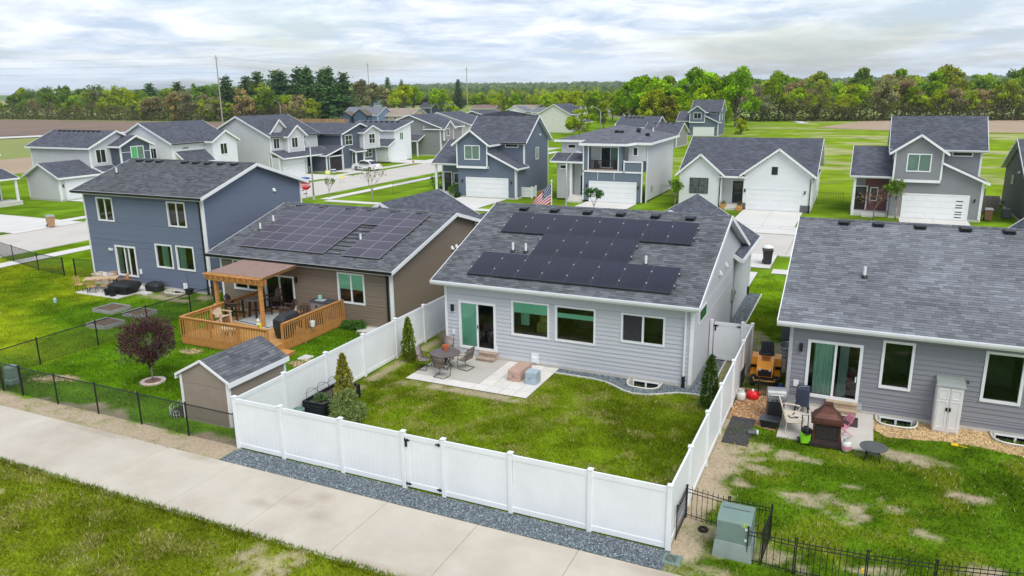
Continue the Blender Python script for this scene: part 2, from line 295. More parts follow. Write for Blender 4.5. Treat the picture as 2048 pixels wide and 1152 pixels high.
slabs('street',-58,58,56,64.5,.02,26,2,STREETC,.03); slabs('street',-66.6,-58,8,150,.022,2,32,STREETC,.03)
for nm,a in (('sidewalk',(-54,60,67,68.3,.05,76,1)),('sidewalk',(-54,-11.2,50.1,51.4,.05,28,1)),('sidewalk',(-4.8,40,50.1,51.4,.05,30,1)),('sidewalk',(-55.6,-54.2,10,49.9,.05,1,28)),('sidewalk',(-55.6,-54.2,68.4,140,.05,1,50)),('sidewalk',(-70,-68.6,10,140,.05,1,90))): slabs(nm,*a,DRIVEC,.02)
for a in ((-41.2,-35.5,68.35,75.5,2,2),(-26.7,-21.2,68.35,76.9,2,2),(-10.4,-4.9,68.35,76.9,2,3),(3.3,8.8,68.35,76.9,2,2),(-11,-5,51.45,55.9,2,1),(-11,-5.6,45.2,50.05,2,1)): slabs('driveway',*a[:4],.055,*a[4:],DRIVEC,.02)
for a in ((-41.6,-35.1,64.6,66.95,2,1),(-27.1,-20.8,64.6,66.95,2,1),(-10.9,-4.4,64.6,66.95,2,1),(2.8,9.3,64.6,66.95,2,1)): slabs('driveway_apron',*a[:4],.045,*a[4:],DRIVEC,.02)
for a in ((-82,-70.05,57,62.2),(-80,-70.05,71.5,76.3),(-76.4,-70.05,85,90),(-73.4,-70.05,93.6,98.1),(-73.4,-70.05,110,115.2),(-72,-70.05,124.5,129.5),(-84,-70.05,41,47.5)): slabs('driveway',*a,.055,3,2,DRIVEC,.02); slabs('driveway_apron',-68.55,-66.65,a[2],a[3],.045,1,2,DRIVEC,.02)
def kerb(pts_list):
    for (x0,x1,y0,y1) in pts_list:
        b=MB(); b.rbox(x0,x1,y0,y1,-.02,.09,.02); struct(b.build('kerb',CONCW,at=((x0+x1)/2,(y0+y1)/2,0)))
kerb([(-54,-41.7,64.52,64.68),(-35,-27.2,64.52,64.68),(-20.7,-11,64.52,64.68),(-4.3,2.7,64.52,64.68),(9.4,58,64.52,64.68),(-54,-11.1,55.82,55.98),(-4.9,58,55.82,55.98),(-57.98,-57.82,10,54),(-57.98,-57.82,67,150),(-66.78,-66.62,10,40.9),(-66.78,-66.62,47.6,56.9),(-66.78,-66.62,62.3,71.4),(-66.78,-66.62,76.4,84.9),(-66.78,-66.62,90.1,93.5),(-66.78,-66.62,98.2,109.9),(-66.78,-66.62,115.3,150)])
# ---- loose stuff: gravel, bark, grass blades
def poly_in(P,x,y):
    r=np.zeros(x.shape,bool); n=len(P)
    for i in range(n):
        x0,y0=P[i];x1,y1=P[(i+1)%n]; c=((y0>y)!=(y1>y)); r^=c&(x<(x1-x0)*(y-y0)/((y1-y0) if y1!=y0 else 1e-9)+x0)
    return r
def tris(name,V,F,tone,mtl,kind='stuff'):
    me=bpy.data.meshes.new(name); k=F.shape[1]; me.vertices.add(len(V)); me.vertices.foreach_set('co',V.ravel()); me.loops.add(F.size); me.loops.foreach_set('vertex_index',F.ravel().astype(np.int32)); me.polygons.add(len(F)); me.polygons.foreach_set('loop_start',np.arange(0,F.size,k,dtype=np.int32)); me.update(calc_edges=True)
    a=me.attributes.new('tone','FLOAT_COLOR','POINT'); a.data.foreach_set('color',np.c_[tone,np.ones(len(tone))].ravel()); me.materials.append(mtl); o=bpy.data.objects.new(name,me); COL.objects.link(o)
    if kind: o['kind']=kind
    return o
OCT=np.array([[1,0,0],[-1,0,0],[0,1,0],[0,-1,0],[0,0,1],[0,0,-1]],float); OCF=np.array([[0,2,4],[2,1,4],[1,3,4],[3,0,4],[2,0,5],[1,2,5],[3,1,5],[0,3,5]])
def stones(name,P,dens,size,cols,label,cat,flat_=.55,long=1.,z=0.):
    xs=[p[0] for p in P]; ys=[p[1] for p in P]; n=int((max(xs)-min(xs))*(max(ys)-min(ys))*dens); x=NR.uniform(min(xs),max(xs),n); y=NR.uniform(min(ys),max(ys),n); k=poly_in(P,x,y); x,y=x[k],y[k]; n=len(x)
    s=size*(.6+.8*NR.rand(n)); a=NR.rand(n)*6.28; jit=1+.5*(NR.rand(n,6,1)-.5); v=OCT[None]*jit*np.stack([s*long,s,s*flat_],-1)[:,None,:]
    tl=(NR.rand(n,1)-.5)*1.0; v[:,:,2]+=v[:,:,0]*tl; c,sn=np.cos(a)[:,None],np.sin(a)[:,None]; vx=v[:,:,0]*c-v[:,:,1]*sn; vy=v[:,:,0]*sn+v[:,:,1]*c
    V=np.stack([vx+x[:,None],vy+y[:,None],v[:,:,2]+z+(s*flat_*.6)[:,None]],-1).reshape(-1,3); F=(OCF[None]+6*np.arange(n)[:,None,None]).reshape(-1,3)
    cc=np.array(cols)[NR.randint(len(cols),size=n)]*(.7+.6*NR.rand(n,1)); o=tris(name,V,F,np.repeat(cc,6,0),mat('loose_stone',(1,1,1),.85,var=0,spec=.25,tone=True)); return tag(o,label,cat)
def bed(name,P,z,m): b=MB(); b.prism(P,-.02,z); return struct(b.build(name,m))
GRAVC=[(.125,.155,.18),(.19,.225,.25),(.085,.105,.125),(.30,.34,.36),(.14,.165,.18)]; GBED=mat('gravel_bed',(.12,.14,.155),.95,var=.4,scale=25)
GP1=[(-18.27,16.47),(-3.62,16.47),(-3.62,17.34),(-18.27,17.34)]; bed('gravel_strip',GP1,.012,GBED); stones('gravel',GP1,1150,.030,GRAVC,'blue grey crushed stone along the foot of the white front fence','gravel')
GP2=[(-11.05,28.66),(-11.05,28.1),(-9.5,28.08),(-8.85,27.97),(-8.3,27.66),(-7.9,27.38),(-7.45,27.2),(-6.86,27.28),(-6.32,27.62),(-5.8,27.96),(-5.3,28.05),(-4.72,28.05),(-4.72,36.8),(-4.72,44.6),(-5.5,44.6),(-5.5,28.66),(-6.55,28.66),(-6.55,27.78),(-7.97,27.78),(-7.97,28.66)]
bed('gravel_border',GP2,.012,GBED); stones('gravel',GP2,900,.030,GRAVC,'blue grey crushed stone border around the window well of the solar house','gravel')
GP3=[(-18.2,30.6),(-16.62,28.7),(-16.62,40),(-18.2,40)]; bed('gravel_border',GP3,.012,GBED); stones('gravel',GP3,500,.032,GRAVC,'blue grey crushed stone between white fence and the left wall of the solar house','gravel')
b=MB()
for i in range(1,11): b.bar((*GP2[i],.02),(*GP2[i+1],.02),.07,.07)
b.bar((-4.69,28.05,.02),(-4.69,44.6,.02),.07,.07); tag(b.build('garden_edging',CONCW,at=(-8,28,0)),'thin pale curving edging between lawn and gravel border','edging')
MULC=[(.50,.27,.12),(.62,.38,.19),(.38,.18,.08),(.70,.50,.30)]; MBED=mat('mulch_bed',(.40,.23,.12),.95,var=.35,scale=20)
MP1=[(-3.6,26.35),(-1.95,25.9),(-1.85,28.66),(-2.1,29.6),(-3.6,29.6)]; bed('mulch_bed',MP1,.014,MBED); stones('bark_mulch',MP1,1500,.034,MULC,'orange bark chips between the white fence and black grill','mulch',.3,2.0)
MUL2=[(.62,.42,.21),(.72,.53,.30),(.50,.31,.14),(.66,.50,.26)]
MP2=[(1.2,27.4),(1.6,26.9),(2.6,27.1),(3.3,27.3),(4.4,27.3),(5.6,27.0),(8,27),(8,28.66),(6.4,28.66),(6.4,27.8),(4.75,27.8),(4.75,28.66),(2.66,28.66),(2.66,27.8),(1.2,27.8)]; bed('mulch_bed',MP2,.012,mat('mulch_bed_pale',(.60,.42,.22),.95,var=.3,scale=20)); stones('bark_mulch',MP2,900,.034,MUL2,'golden bark chips below the windows of the right grey house','mulch',.3,1.8)
HOLES=[(-60,8,13.5,16.5),(-18.3,-3.6,16.4,17.36),(-16.62,-11.05,25.0,45),(-16.65,-5.5,28.6,45),(-32.1,-20.4,30.2,45),(-1.9,14,28.6,45),(-1.9,1.2,25.4,28.7),(-22,-19.5,18.2,24),(-29,-23.5,24.8,30.3),(-45,-34.6,32.1,42),(-43,-39.1,29.2,32.2),(-2.75,-1.5,17.5,18.8),(-55.6,-54.2,8,50)]
def blades(name,x0,x1,y0,y1,dens,h,label,wide=.013,free=False):
    n=int((x1-x0)*(y1-y0)*dens); x=NR.uniform(x0,x1,n); y=NR.uniform(y0,y1,n); k=np.ones(n,bool)
    for a,b_,c,d in ([] if free else HOLES): k&=~((x>a)&(x<b_)&(y>c)&(y<d))
    for P in (GP2,GP3,MP1,MP2): k&=~poly_in(P,x,y)
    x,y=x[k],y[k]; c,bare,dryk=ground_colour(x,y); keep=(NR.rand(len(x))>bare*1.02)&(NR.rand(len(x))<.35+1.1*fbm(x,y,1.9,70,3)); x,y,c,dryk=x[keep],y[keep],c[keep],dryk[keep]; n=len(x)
    hh=h*(.5+1.0*NR.rand(n))*(.6+.8*fbm(x,y,.9,71,2)); a=NR.rand(n)*6.28; w=wide*(.7+.6*NR.rand(n)); ln=hh*(.3+.9*NR.rand(n)); b_=NR.rand(n)*6.28
    p0=np.stack([x-w*np.cos(a),y-w*np.sin(a),0*x],-1); p1=np.stack([x+w*np.cos(a),y+w*np.sin(a),0*x],-1); p2=np.stack([x+ln*np.cos(b_),y+ln*np.sin(b_),hh],-1)
    V=np.stack([p0,p1,p2],1).reshape(-1,3); F=np.arange(3*n).reshape(-1,3)
    cc=c*(.5+1.25*NR.rand(n,1))*np.array([1.08,1.05,.9]); dry=(NR.rand(n)<.035+.42*dryk)[:,None]; cc=np.where(dry,np.array([.50,.44,.20])*(.55+.75*NR.rand(n,1)),cc)
    o=tris(name,V,F,np.repeat(cc,3,0),BLADE); return tag(o,label,'grass')
blades('grass',-27,-2,9.2,13.56,600,.085,'rough olive grass verge on the near side of the concrete footpath')
blades('grass',-18.1,-3.7,17.3,28.1,420,.07,'mown olive lawn with dry tufts inside the white fence')
blades('grass',-3.6,8,16.4,28.2,430,.075,'patchy green lawn with bare spots right of the white fence')
blades('grass',-32.4,-18.4,16.5,30.4,330,.07,'deep green lawn around the purple leaved tree')
blades('grass',-60,-32.4,16.5,34,110,.07,'yellow green lawn behind the blue two storey house',.016)
blades('grass',-5.2,-1.6,29,50,160,.07,'green strip of lawn between the solar house and the right grey house',.015)
blades('grass',-40,-2,13.36,13.60,1500,.10,'ragged grass fringe creeping over the near edge of the footpath',.014,True)
blades('grass',-24,-18.6,16.4,16.62,300,.10,'weedy fringe on the far edge of the footpath beside the dirt strip',.014,True)
# ================================================================ building kit
class Face:
    """a wall plane: P lower-left corner seen from outside, ux along it, n outwards"""
    def __init__(s,P,d):
        s.P=Vector(P); s.d=d; s.ux,s.n,s.rz={'S':(Vector((1,0,0)),Vector((0,-1,0)),0),'E':(Vector((0,1,0)),Vector((1,0,0)),math.pi/2),'N':(Vector((-1,0,0)),Vector((0,1,0)),math.pi),'W':(Vector((0,-1,0)),Vector((-1,0,0)),-math.pi/2)}[d]
    def p(s,u,z,d=0): return s.P+s.ux*u+s.n*d+Vector((0,0,z))
    def box(s,mb,u0,u1,z0,z1,d0,d1,m=0,t=None):
        mb.hexa([s.p(u0,z0,d1),s.p(u1,z0,d1),s.p(u1,z0,d0),s.p(u0,z0,d0)],[s.p(u0,z1,d1),s.p(u1,z1,d1),s.p(u1,z1,d0),s.p(u0,z1,d0)],m,t)
    def ring(s,mb,u0,u1,z0,z1,w,d0,d1,m=0,bot=True):
        s.box(mb,u0,u0+w,z0,z1,d0,d1,m); s.box(mb,u1-w,u1,z0,z1,d0,d1,m); s.box(mb,u0+w,u1-w,z1-w,z1,d0,d1,m)
        if bot: s.box(mb,u0+w,u1-w,z0,z0+w,d0,d1,m)
def courses(F,u0,u1,z0,z1,ex,lim=None,holes=()):
    """horizontal pieces (ua,ub,za,zb) of lap siding, cut round the holes"""
    z=z0
    while z<z1-.01:
        zt=min(z+ex,z1); cuts=sorted({z,zt,*[h[2] for h in holes if z<h[2]<zt],*[h[3] for h in holes if z<h[3]<zt]})
        for a,b in zip(cuts,cuts[1:]):
            if b-a<.012: continue
            l,r=(u0,u1)
            if lim: l,r=lim(b); l=max(l,u0); r=min(r,u1)
            iv=[(l,r)] if r-l>.03 else []
            for h in holes:
                if h[2]<b-1e-4 and h[3]>a+1e-4: iv=[q for i in iv for q in ((i[0],min(i[1],h[0])),(max(i[0],h[1]),i[1])) if q[1]-q[0]>.02]
            for i in iv: yield (*i,a,b)
        z=zt
def lapwall(mb,F,u0,u1,z0,z1,ex=.16,lim=None,holes=(),m=0):
    for ua,ub,a,b in courses(F,u0,u1,z0,z1,ex,lim,holes):
        mb.poly([F.p(ua,a,.028),F.p(ub,a,.028),F.p(ub,b,.006),F.p(ua,b,.006)],m); mb.poly([F.p(ua,a,.006),F.p(ub,a,.006),F.p(ub,a,.028),F.p(ua,a,.028)],m)
def boards(root,F,u0,u1,z0,z1,mtl,ex=.18,lim=None,holes=()):
    """each siding board its own piece, sharing one unit mesh per house"""
    key=root.name; first=UNIT.get(key)
    for ua,ub,a,b in courses(F,u0,u1,z0,z1,ex,lim,holes):
        loc=F.p(ua,a,0)-ORG[root.name]
        if first is None:
            mb=MB(); mb.hexa([(0,-.031,0),(1,-.031,0),(1,0,0),(0,0,0)],[(0,-.004,1),(1,-.004,1),(1,0,1),(0,0,1)]); o=mb.build('siding_board',mtl); o.parent=root; UNIT[key]=first=o
        else: o=first.copy(); COL.objects.link(o); o.parent=root
        o.location=loc; o.rotation_euler=(0,0,F.rz); o.scale=(ub-ua,1,b-a)
def core(mb,F,u0,u1,z0,z1,holes=(),m=0,t=.12):
    us=sorted({u0,u1,*[h[0] for h in holes],*[h[1] for h in holes]}); zs=sorted({z0,z1,*[h[2] for h in holes],*[h[3] for h in holes]})
    for ua,ub in zip(us,us[1:]):
        for a,b in zip(zs,zs[1:]):
            cu,cz=(ua+ub)/2,(a+b)/2
            if not any(h[0]<cu<h[1] and h[2]<cz<h[3] for h in holes): F.box(mb,ua,ub,a,b,-t,0,m)
def niche(root,F,u0,u1,z0,z1,name='window',slide=False,blind=None,curt=(),glass=None,depth=1.6,trim=.055,room=DARK,bars=None,dk=None):
    """a real opening: frame, panes, a shallow dark room and what hangs in it"""
    mb=MB(); F.ring(mb,u0-trim,u1+trim,z0-trim,z1+trim,trim+.03,-.06,.058)
    if slide: um=u0+(u1-u0)*(slide if slide is not True else .5); F.box(mb,um-.04,um+.04,z0,z1,-.05,.028)
    w=mb.build(name,WHITE,root)
    mb=MB(); D=depth
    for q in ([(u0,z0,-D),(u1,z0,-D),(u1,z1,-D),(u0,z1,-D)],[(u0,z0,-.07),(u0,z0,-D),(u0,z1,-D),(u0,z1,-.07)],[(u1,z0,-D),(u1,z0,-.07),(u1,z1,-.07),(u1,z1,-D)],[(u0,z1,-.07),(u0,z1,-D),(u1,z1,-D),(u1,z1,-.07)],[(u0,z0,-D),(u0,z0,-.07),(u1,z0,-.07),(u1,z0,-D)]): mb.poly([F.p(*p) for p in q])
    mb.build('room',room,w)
    spans=[(u0,um),(um,u1)] if slide else [(u0,u1)]
    for i,(a,b) in enumerate(spans):
        mb=MB(); mb.poly([F.p(a+.03,z0+.03,-.03+.012*i),F.p(b-.03,z0+.03,-.03+.012*i),F.p(b-.03,z1-.03,-.03+.012*i),F.p(a+.03,z1-.03,-.03+.012*i)]); mb.build('pane',glass[i] if isinstance(glass,(list,tuple)) else (glass or GLASS),w)
    if bars:
        for k,(a,b) in enumerate(spans):
            mb=MB()
            F.box(mb,(a+b)/2-.012,(a+b)/2+.012,z0,z1,-.028,-.012); F.box(mb,a,b,(z0+z1)/2-.012,(z0+z1)/2+.012,-.026,-.010); mb.build('glazing_bar',WHITE,w)
    if blind:
        for (a,b,za,zb) in blind: mb=MB(); F.box(mb,u0+(u1-u0)*a+.03,u0+(u1-u0)*b-.03,z0+(z1-z0)*za,z0+(z1-z0)*zb,-.068,-.05); mb.build('blind',BLIND,w)
    for (a,b) in curt:
        mb=MB(); n=28; ua,ub=u0+(u1-u0)*a,u0+(u1-u0)*b; P=[(ua+(ub-ua)*k/n,-.12+.045*math.sin(k*1.35)) for k in range(n+1)]
        for (x0,d0),(x1,d1) in zip(P,P[1:]): mb.poly([F.p(x0,z0+.02,d0),F.p(x1,z0+.02,d1),F.p(x1,z1-.04,d1),F.p(x0,z1-.04,d0)])
        mb.build('curtain',CURT,w,smooth=True)
    return w
def window(root,F,u0,u1,z0,z1,glass=None,mull=1,bars=0,trim=.10,name='window',fr=WHITE,blind=None):
    """window set proud of a far wall: trim, sash, panes"""
    mb=MB(); F.ring(mb,u0,u1,z0,z1,trim,-.02,.06)
    for k in range(mull): um=u0+(u1-u0)*(k+1)/(mull+1); F.box(mb,um-.03,um+.03,z0+trim,z1-trim,-.02,.05)
    for k in range(bars):
        zb=z0+(z1-z0)*(k+1)/(bars+1); F.box(mb,u0+trim,u1-trim,zb-.02,zb+.02,-.02,.045)
    w=mb.build(name,fr,root); g=glass or GLASSF
    for k in range(mull+1):
        a=u0+trim+(u1-u0-2*trim)*k/(mull+1); b=u0+trim+(u1-u0-2*trim)*(k+1)/(mull+1)
        mb=MB(); F.box(mb,a,b,z0+trim*.9,z1-trim*.9,-.01,.036); mb.build('pane',(g[k%len(g)] if isinstance(g,(list,tuple)) else g),w)
    return w
DOORW=mat('garage_door_paint',(.76,.77,.78),.5,var=.04)
def garage_door(root,F,u0,u1,h,z0=0.05,rows=4,cols=8,slots=False,mtl=None):
    mb=MB(); F.ring(mb,u0-.12,u1+.12,z0,h+.12,.12,0,.06,bot=False); d=mb.build('garage_door',WHITE,root)
    rh=(h-z0)/rows
    for r in range(rows):
        mb=MB(); a,b=z0+rh*r,z0+rh*(r+1)-.012; F.box(mb,u0,u1,a,b,-.03,.036)
        if not slots:
            cw=(u1-u0)/cols
            for c in range(cols): F.ring(mb,u0+cw*c+.06,u0+cw*(c+1)-.06,a+.07,b-.07,.03,.036,.048)
        p=mb.build('door_panel',mtl or DOORW,d)
    if slots:
        for zz_ in slots: mb=MB(); F.box(mb,u1-.9,u1-.35,h*zz_,h*zz_+.09,.036,.042); mb.build('slot_window',GLASSF,d)
    return d
def door(root,F,u0,u1,z0,h,col=(.02,.022,.026),glass=True):
    mb=MB(); F.ring(mb,u0-.1,u1+.1,z0,z0+h+.1,.1,0,.06,bot=False); d=mb.build('door',WHITE,root)
    mb=MB(); F.box(mb,u0,u1,z0,z0+h,0,.036); mb.build('door_leaf',mat('door_%02d%02d'%(col[0]*99,col[2]*99),col,.4),d)
    if glass: mb=MB(); F.box(mb,u0+.15,u1-.15,z0+h*.35,z0+h-.15,.036,.042); mb.build('door_glass',GLASSF,d)
    mb=MB(); F.box(mb,u1-.12,u1-.07,z0+.95,z0+1.1,.02,.07); mb.build('door_handle',BLACK,d)
    return d
def lantern(root,F,u,z):
    mb=MB(); F.box(mb,u-.06,u+.06,z,z+.3,.05,.15); F.box(mb,u-.03,u+.03,z+.1,z+.2,0,.05); mb.build('wall_light',BLACK,root)
def downspout(root,F,u,z1,mtl=WHITE,kick=.5,d0=.35,boot=None):
    mb=MB(); w=.075; F.box(mb,u-w/2,u+w/2,.25,z1-.35,.045,.125); mb.bar(F.p(u,z1-.35,.07),F.p(u,z1,d0),w,w,); mb.build('downspout',mtl,root)
    mb=MB(); F.box(mb,u-.06,u+.06,0.0,.5 if boot else .27,.025,.13); mb.build('downspout_boot',BLACK if boot else mtl,root)
SHING=mat('shingle',(.134,.139,.154),.92,var=.10,scale=1.0,tone=True,spec=.15,bump=.3,bscale=120)
SHINGR=mat('shingle_far',(.082,.088,.105),.92,var=.12,scale=.9,spec=.15)
def shingle_far(name,col):
    """brick pattern of tabs in metres over the slope, for roofs too far to part them"""
    if name in MATS: return MATS[name]
    m=mat(name,col,.92,var=.14,scale=1.1,spec=.15); t=m.node_tree; n=t.nodes.new; l=t.links.new; B=t.nodes['Principled BSDF']; src=B.inputs['Base Color'].links[0].from_socket
    uvn=n('ShaderNodeUVMap'); br=n('ShaderNodeTexBrick'); br.inputs['Scale'].default_value=1; br.inputs['Brick Width'].default_value=.42; br.inputs['Row Height'].default_value=.15; br.inputs['Mortar Size'].default_value=.006; br.inputs['Color1'].default_value=(.78,.78,.8,1); br.inputs['Color2'].default_value=(1.3,1.3,1.32,1); br.inputs['Mortar'].default_value=(.75,.75,.75,1); l(uvn.outputs[0],br.inputs['Vector'])
    mx=n('ShaderNodeMix'); mx.data_type='RGBA'; mx.blend_type='MULTIPLY'; mx.inputs[0].default_value=1; l(src,mx.inputs[6]); l(br.outputs[0],mx.inputs[7]); l(mx.outputs[2],B.inputs['Base Color'])
    return m
RF=shingle_far('roof_charcoal',(.088,.092,.112)); RFG=shingle_far('roof_grey',(.17,.18,.20)); RFT=shingle_far('roof_tan',(.30,.25,.20)); RFB=shingle_far('roof_brown',(.22,.15,.13)); RFS=shingle_far('roof_teal',(.10,.15,.15))
def slope_shingles(root,A,ux,us,L,S,mtl=SHING,ex=.145,tab=.30,seed=1,streak=False,tones=(.72,1.28)):
    """courses of laid tabs on a slope: A lower-left corner, ux along eave, us up the slope"""
    rs=np.random.RandomState(seed); mb=MB(); A=Vector(A); ux=Vector(ux).normalized(); us=Vector(us).normalized(); n=ux.cross(us)
    j=0; v=0.
    while v<S-.02:
        v1=min(v+ex,S); u=-rs.rand()*tab
        while u<L:
            w=tab*(.55+.9*rs.rand()); a=max(u,0); b=min(u+w,L); u+=w
            if b-a<.01: continue
            t=tones[0]+(tones[1]-tones[0])*rs.rand()
            if rs.rand()<.25: t*=.82
            if streak:
                dd=math.sin((a*.55+v*1.0)*1.05+1.2*math.sin(v*.7))+.35*math.sin(a*1.9-v*.6); t*=1+.20*max(0,dd)
            h=.012+.006*rs.rand()
            mb.poly([A+ux*a+us*v+n*h,A+ux*(b-.004)+us*v+n*h,A+ux*(b-.004)+us*v1+n*.003,A+ux*a+us*v1+n*.003],0,t)
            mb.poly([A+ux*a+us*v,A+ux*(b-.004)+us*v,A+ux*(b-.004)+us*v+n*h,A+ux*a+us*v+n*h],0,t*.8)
        v=v1; j+=1
    return mb.build('shingles',mtl,root,kind='stuff')
def gable(root,x0,x1,y0,y1,ze,zr,axis='x',ridge=None,mtl=RF,trim=WHITE,th=.16,name='roof',gutter=None,gsides=(1,1),rake=True,ends=(1,1)):
    """gable roof given by its outer edges; ze = top of the roof at the eave edge"""
    if axis=='x':
        c=ridge if ridge is not None else (y0+y1)/2; P=lambda a,b,z:Vector((a,b,z)); A0,A1,B0,B1=x0,x1,y0,y1
    else:
        c=ridge if ridge is not None else (x0+x1)/2; P=lambda a,b,z:Vector((b,a,z)); A0,A1,B0,B1=y0,y1,x0,x1
    mb=MB()
    for bb in (B0,B1):
        q=[P(A0,bb,ze),P(A1,bb,ze),P(A1,c,zr),P(A0,c,zr)]
        if (bb==B0)!=(axis=='x'): q=q[::-1]
        if q[0].z!=q[0].z: pass
        nrm=(q[1]-q[0]).cross(q[2]-q[0])
        if nrm.z<0: q=q[::-1]
        mb.poly(q); mb.poly([p-Vector((0,0,th)) for p in q][::-1],1)
    for a,en in zip((A0,A1),ends):
        for bb in (B0,B1): mb.poly([P(a,bb,ze),P(a,c,zr),P(a,c,zr-th),P(a,bb,ze-th)],1 if en else 0)
    for bb in (B0,B1): mb.poly([P(A0,bb,ze),P(A1,bb,ze),P(A1,bb,ze-th),P(A0,bb,ze-th)],1)
    r=mb.build(name,[mtl,trim],root,uv=True)
    mb=MB()
    if rake:
        for a,s,en in ((A0,-1,ends[0]),(A1,1,ends[1])):
            if not en: continue
            for bb in (B0,B1): mb.bar(P(a+s*.02,bb,ze-.085),P(a+s*.02,c,zr-.085),.035,.19)
    for i,bb in enumerate((B0,B1)):
        s=-1 if i==0 else 1; mb.bar(P(A0-.03,bb+s*.012,ze-.10),P(A1+.03,bb+s*.012,ze-.10),.03,.20)
    mb.build('fascia',trim,r)
    if gutter:
        for i,bb in enumerate((B0,B1)):
            if not gsides[i]: continue
            s=-1 if i==0 else 1; g=MB(); o=lambda d,z:[P(a,bb+s*d,ze+z) for a in (A0-.02,A1+.02)]
            prof=[(.03,-.02),(.03,-.14),(.10,-.15),(.135,-.09),(.145,-.012),(.128,-.012),(.115,-.08),(.05,-.12)]
            R0=[o(*p) for p in prof]
            for k in range(len(prof)-1): g.poly([R0[k][0],R0[k][1],R0[k+1][1],R0[k+1][0]])
            for e in (0,1): g.poly([R0[k][e] for k in range(5)])
            g.build('gutter',gutter,r)
    return r
def vent(roof,x,y,z,rx):
    """slant-back roof vent"""
    key='vent'; f=UNIT.get(key); loc=Vector((x,y,z))-ORG[roof.name]
    if f is None:
        mb=MB(); mb.hexa([(-.19,-.17,0),(.19,-.17,0),(.19,.22,0),(-.19,.22,0)],[(-.17,-.15,.15),(.17,-.15,.15),(.17,.2,.05),(-.17,.2,.05)]); mb.box(-.24,.24,-.1,.28,-.005,.012); o=mb.build('roof_vent',BLACK); UNIT[key]=o
    else: o=f.copy(); COL.objects.link(o)
    o.parent=roof; o.location=loc; o.rotation_euler=(rx,0,0); return o
def pipe(roof,x,y,z,h=.42,r=.055):
    mb=MB(); mb.lathe((x,y,z-.05),[(r,0),(r,h+.05),(r*.8,h+.05),(r*.8,h-.1)],12); p=mb.build('vent_pipe',mat('white_pvc',(.74,.75,.76),.5,var=.03),roof)
    mb=MB(); mb.lathe((x,y,z-.05),[(.15,0),(.13,.07),(r+.012,.13),(r+.005,.14)],12); mb.build('flashing',BLACK,p); return p
def wallvent(root,F,u,z):
    mb=MB(); a=[F.p(u-.1,z,.02),F.p(u+.1,z,.02),F.p(u+.1,z+.2,.02),F.p(u-.1,z+.2,.02)]; mb.idx(a+[F.p(u-.1,z,.15),F.p(u+.1,z,.15)],[(0,1,5,4),(4,5,2,3),(1,2,5),(0,4,3)]); mb.build('vent_hood',WHITE,root)
def window_well(root,F,u0,u1,dep,apron,mtl=None):
    """a real pit in the ground: lip, ribbed liner, floor and the basement window at its back"""
    mtl=mtl or mat('well_liner',(.74,.71,.64),.6,var=.06); mb=MB(); n=22; um=(u0+u1)/2; r=(u1-u0)/2; P=[]
    for k in range(n+1):
        a=math.pi*k/n; c,s=math.cos(a),math.sin(a); P.append((um-r*math.copysign(abs(c)**.6,c),.03+dep*abs(s)**.6))
    zs=[.08,-.04,-.12,-.24,-.32,-.44,-.52,-.64,-.72]
    for (ua,da),(ub,db) in zip(P,P[1:]):
        for j,(a,b) in enumerate(zip(zs,zs[1:])):
            ka,kb=(1-.025*(j%2)),(1-.025*((j+1)%2)); mb.poly([F.p(um+(ua-um)*ka,a,da*ka),F.p(um+(ub-um)*ka,a,db*ka),F.p(um+(ub-um)*kb,b,db*kb),F.p(um+(ua-um)*kb,b,da*kb)])
    w=mb.build('window_well',mtl,root)
    mb=MB(); mb.tube([F.p(u,.085,d) for u,d in P],.028,6); mb.build('well_lip',mtl,w,smooth=True)
    mb=MB()
    for (ua,da),(ub,db) in zip(P,P[1:]): mb.poly([F.p(ua,.016,da),F.p(ub,.016,db),F.p(um+(ub-um)*1.28,.016,db*1.3+.02),F.p(um+(ua-um)*1.28,.016,da*1.3+.02)])
    mb.build('well_surround',apron,w)
    mb=MB(); mb.poly([F.p(u,-.70,d) for u,d in P]); mb.build('well_floor',mat('well_floor',(.55,.53,.48),.8,var=.2,scale=12),w)
    mb=MB(); F.box(mb,u0-.05,u1+.05,-.8,.10,-.1,.012); mb.build('footing',FOUND,w)
    mb=MB(); F.ring(mb,u0+.14,u1-.14,-.60,.03,.05,.012,.06); F.box(mb,um-.035,um+.035,-.57,0,.012,.05); x=mb.build('basement_window',WHITE,w)
    for a,b in ((u0+.19,um-.035),(um+.035,u1-.19)): mb=MB(); F.box(mb,a,b,-.56,-.01,.012,.03); mb.build('pane',GLASSF,x)
    return w
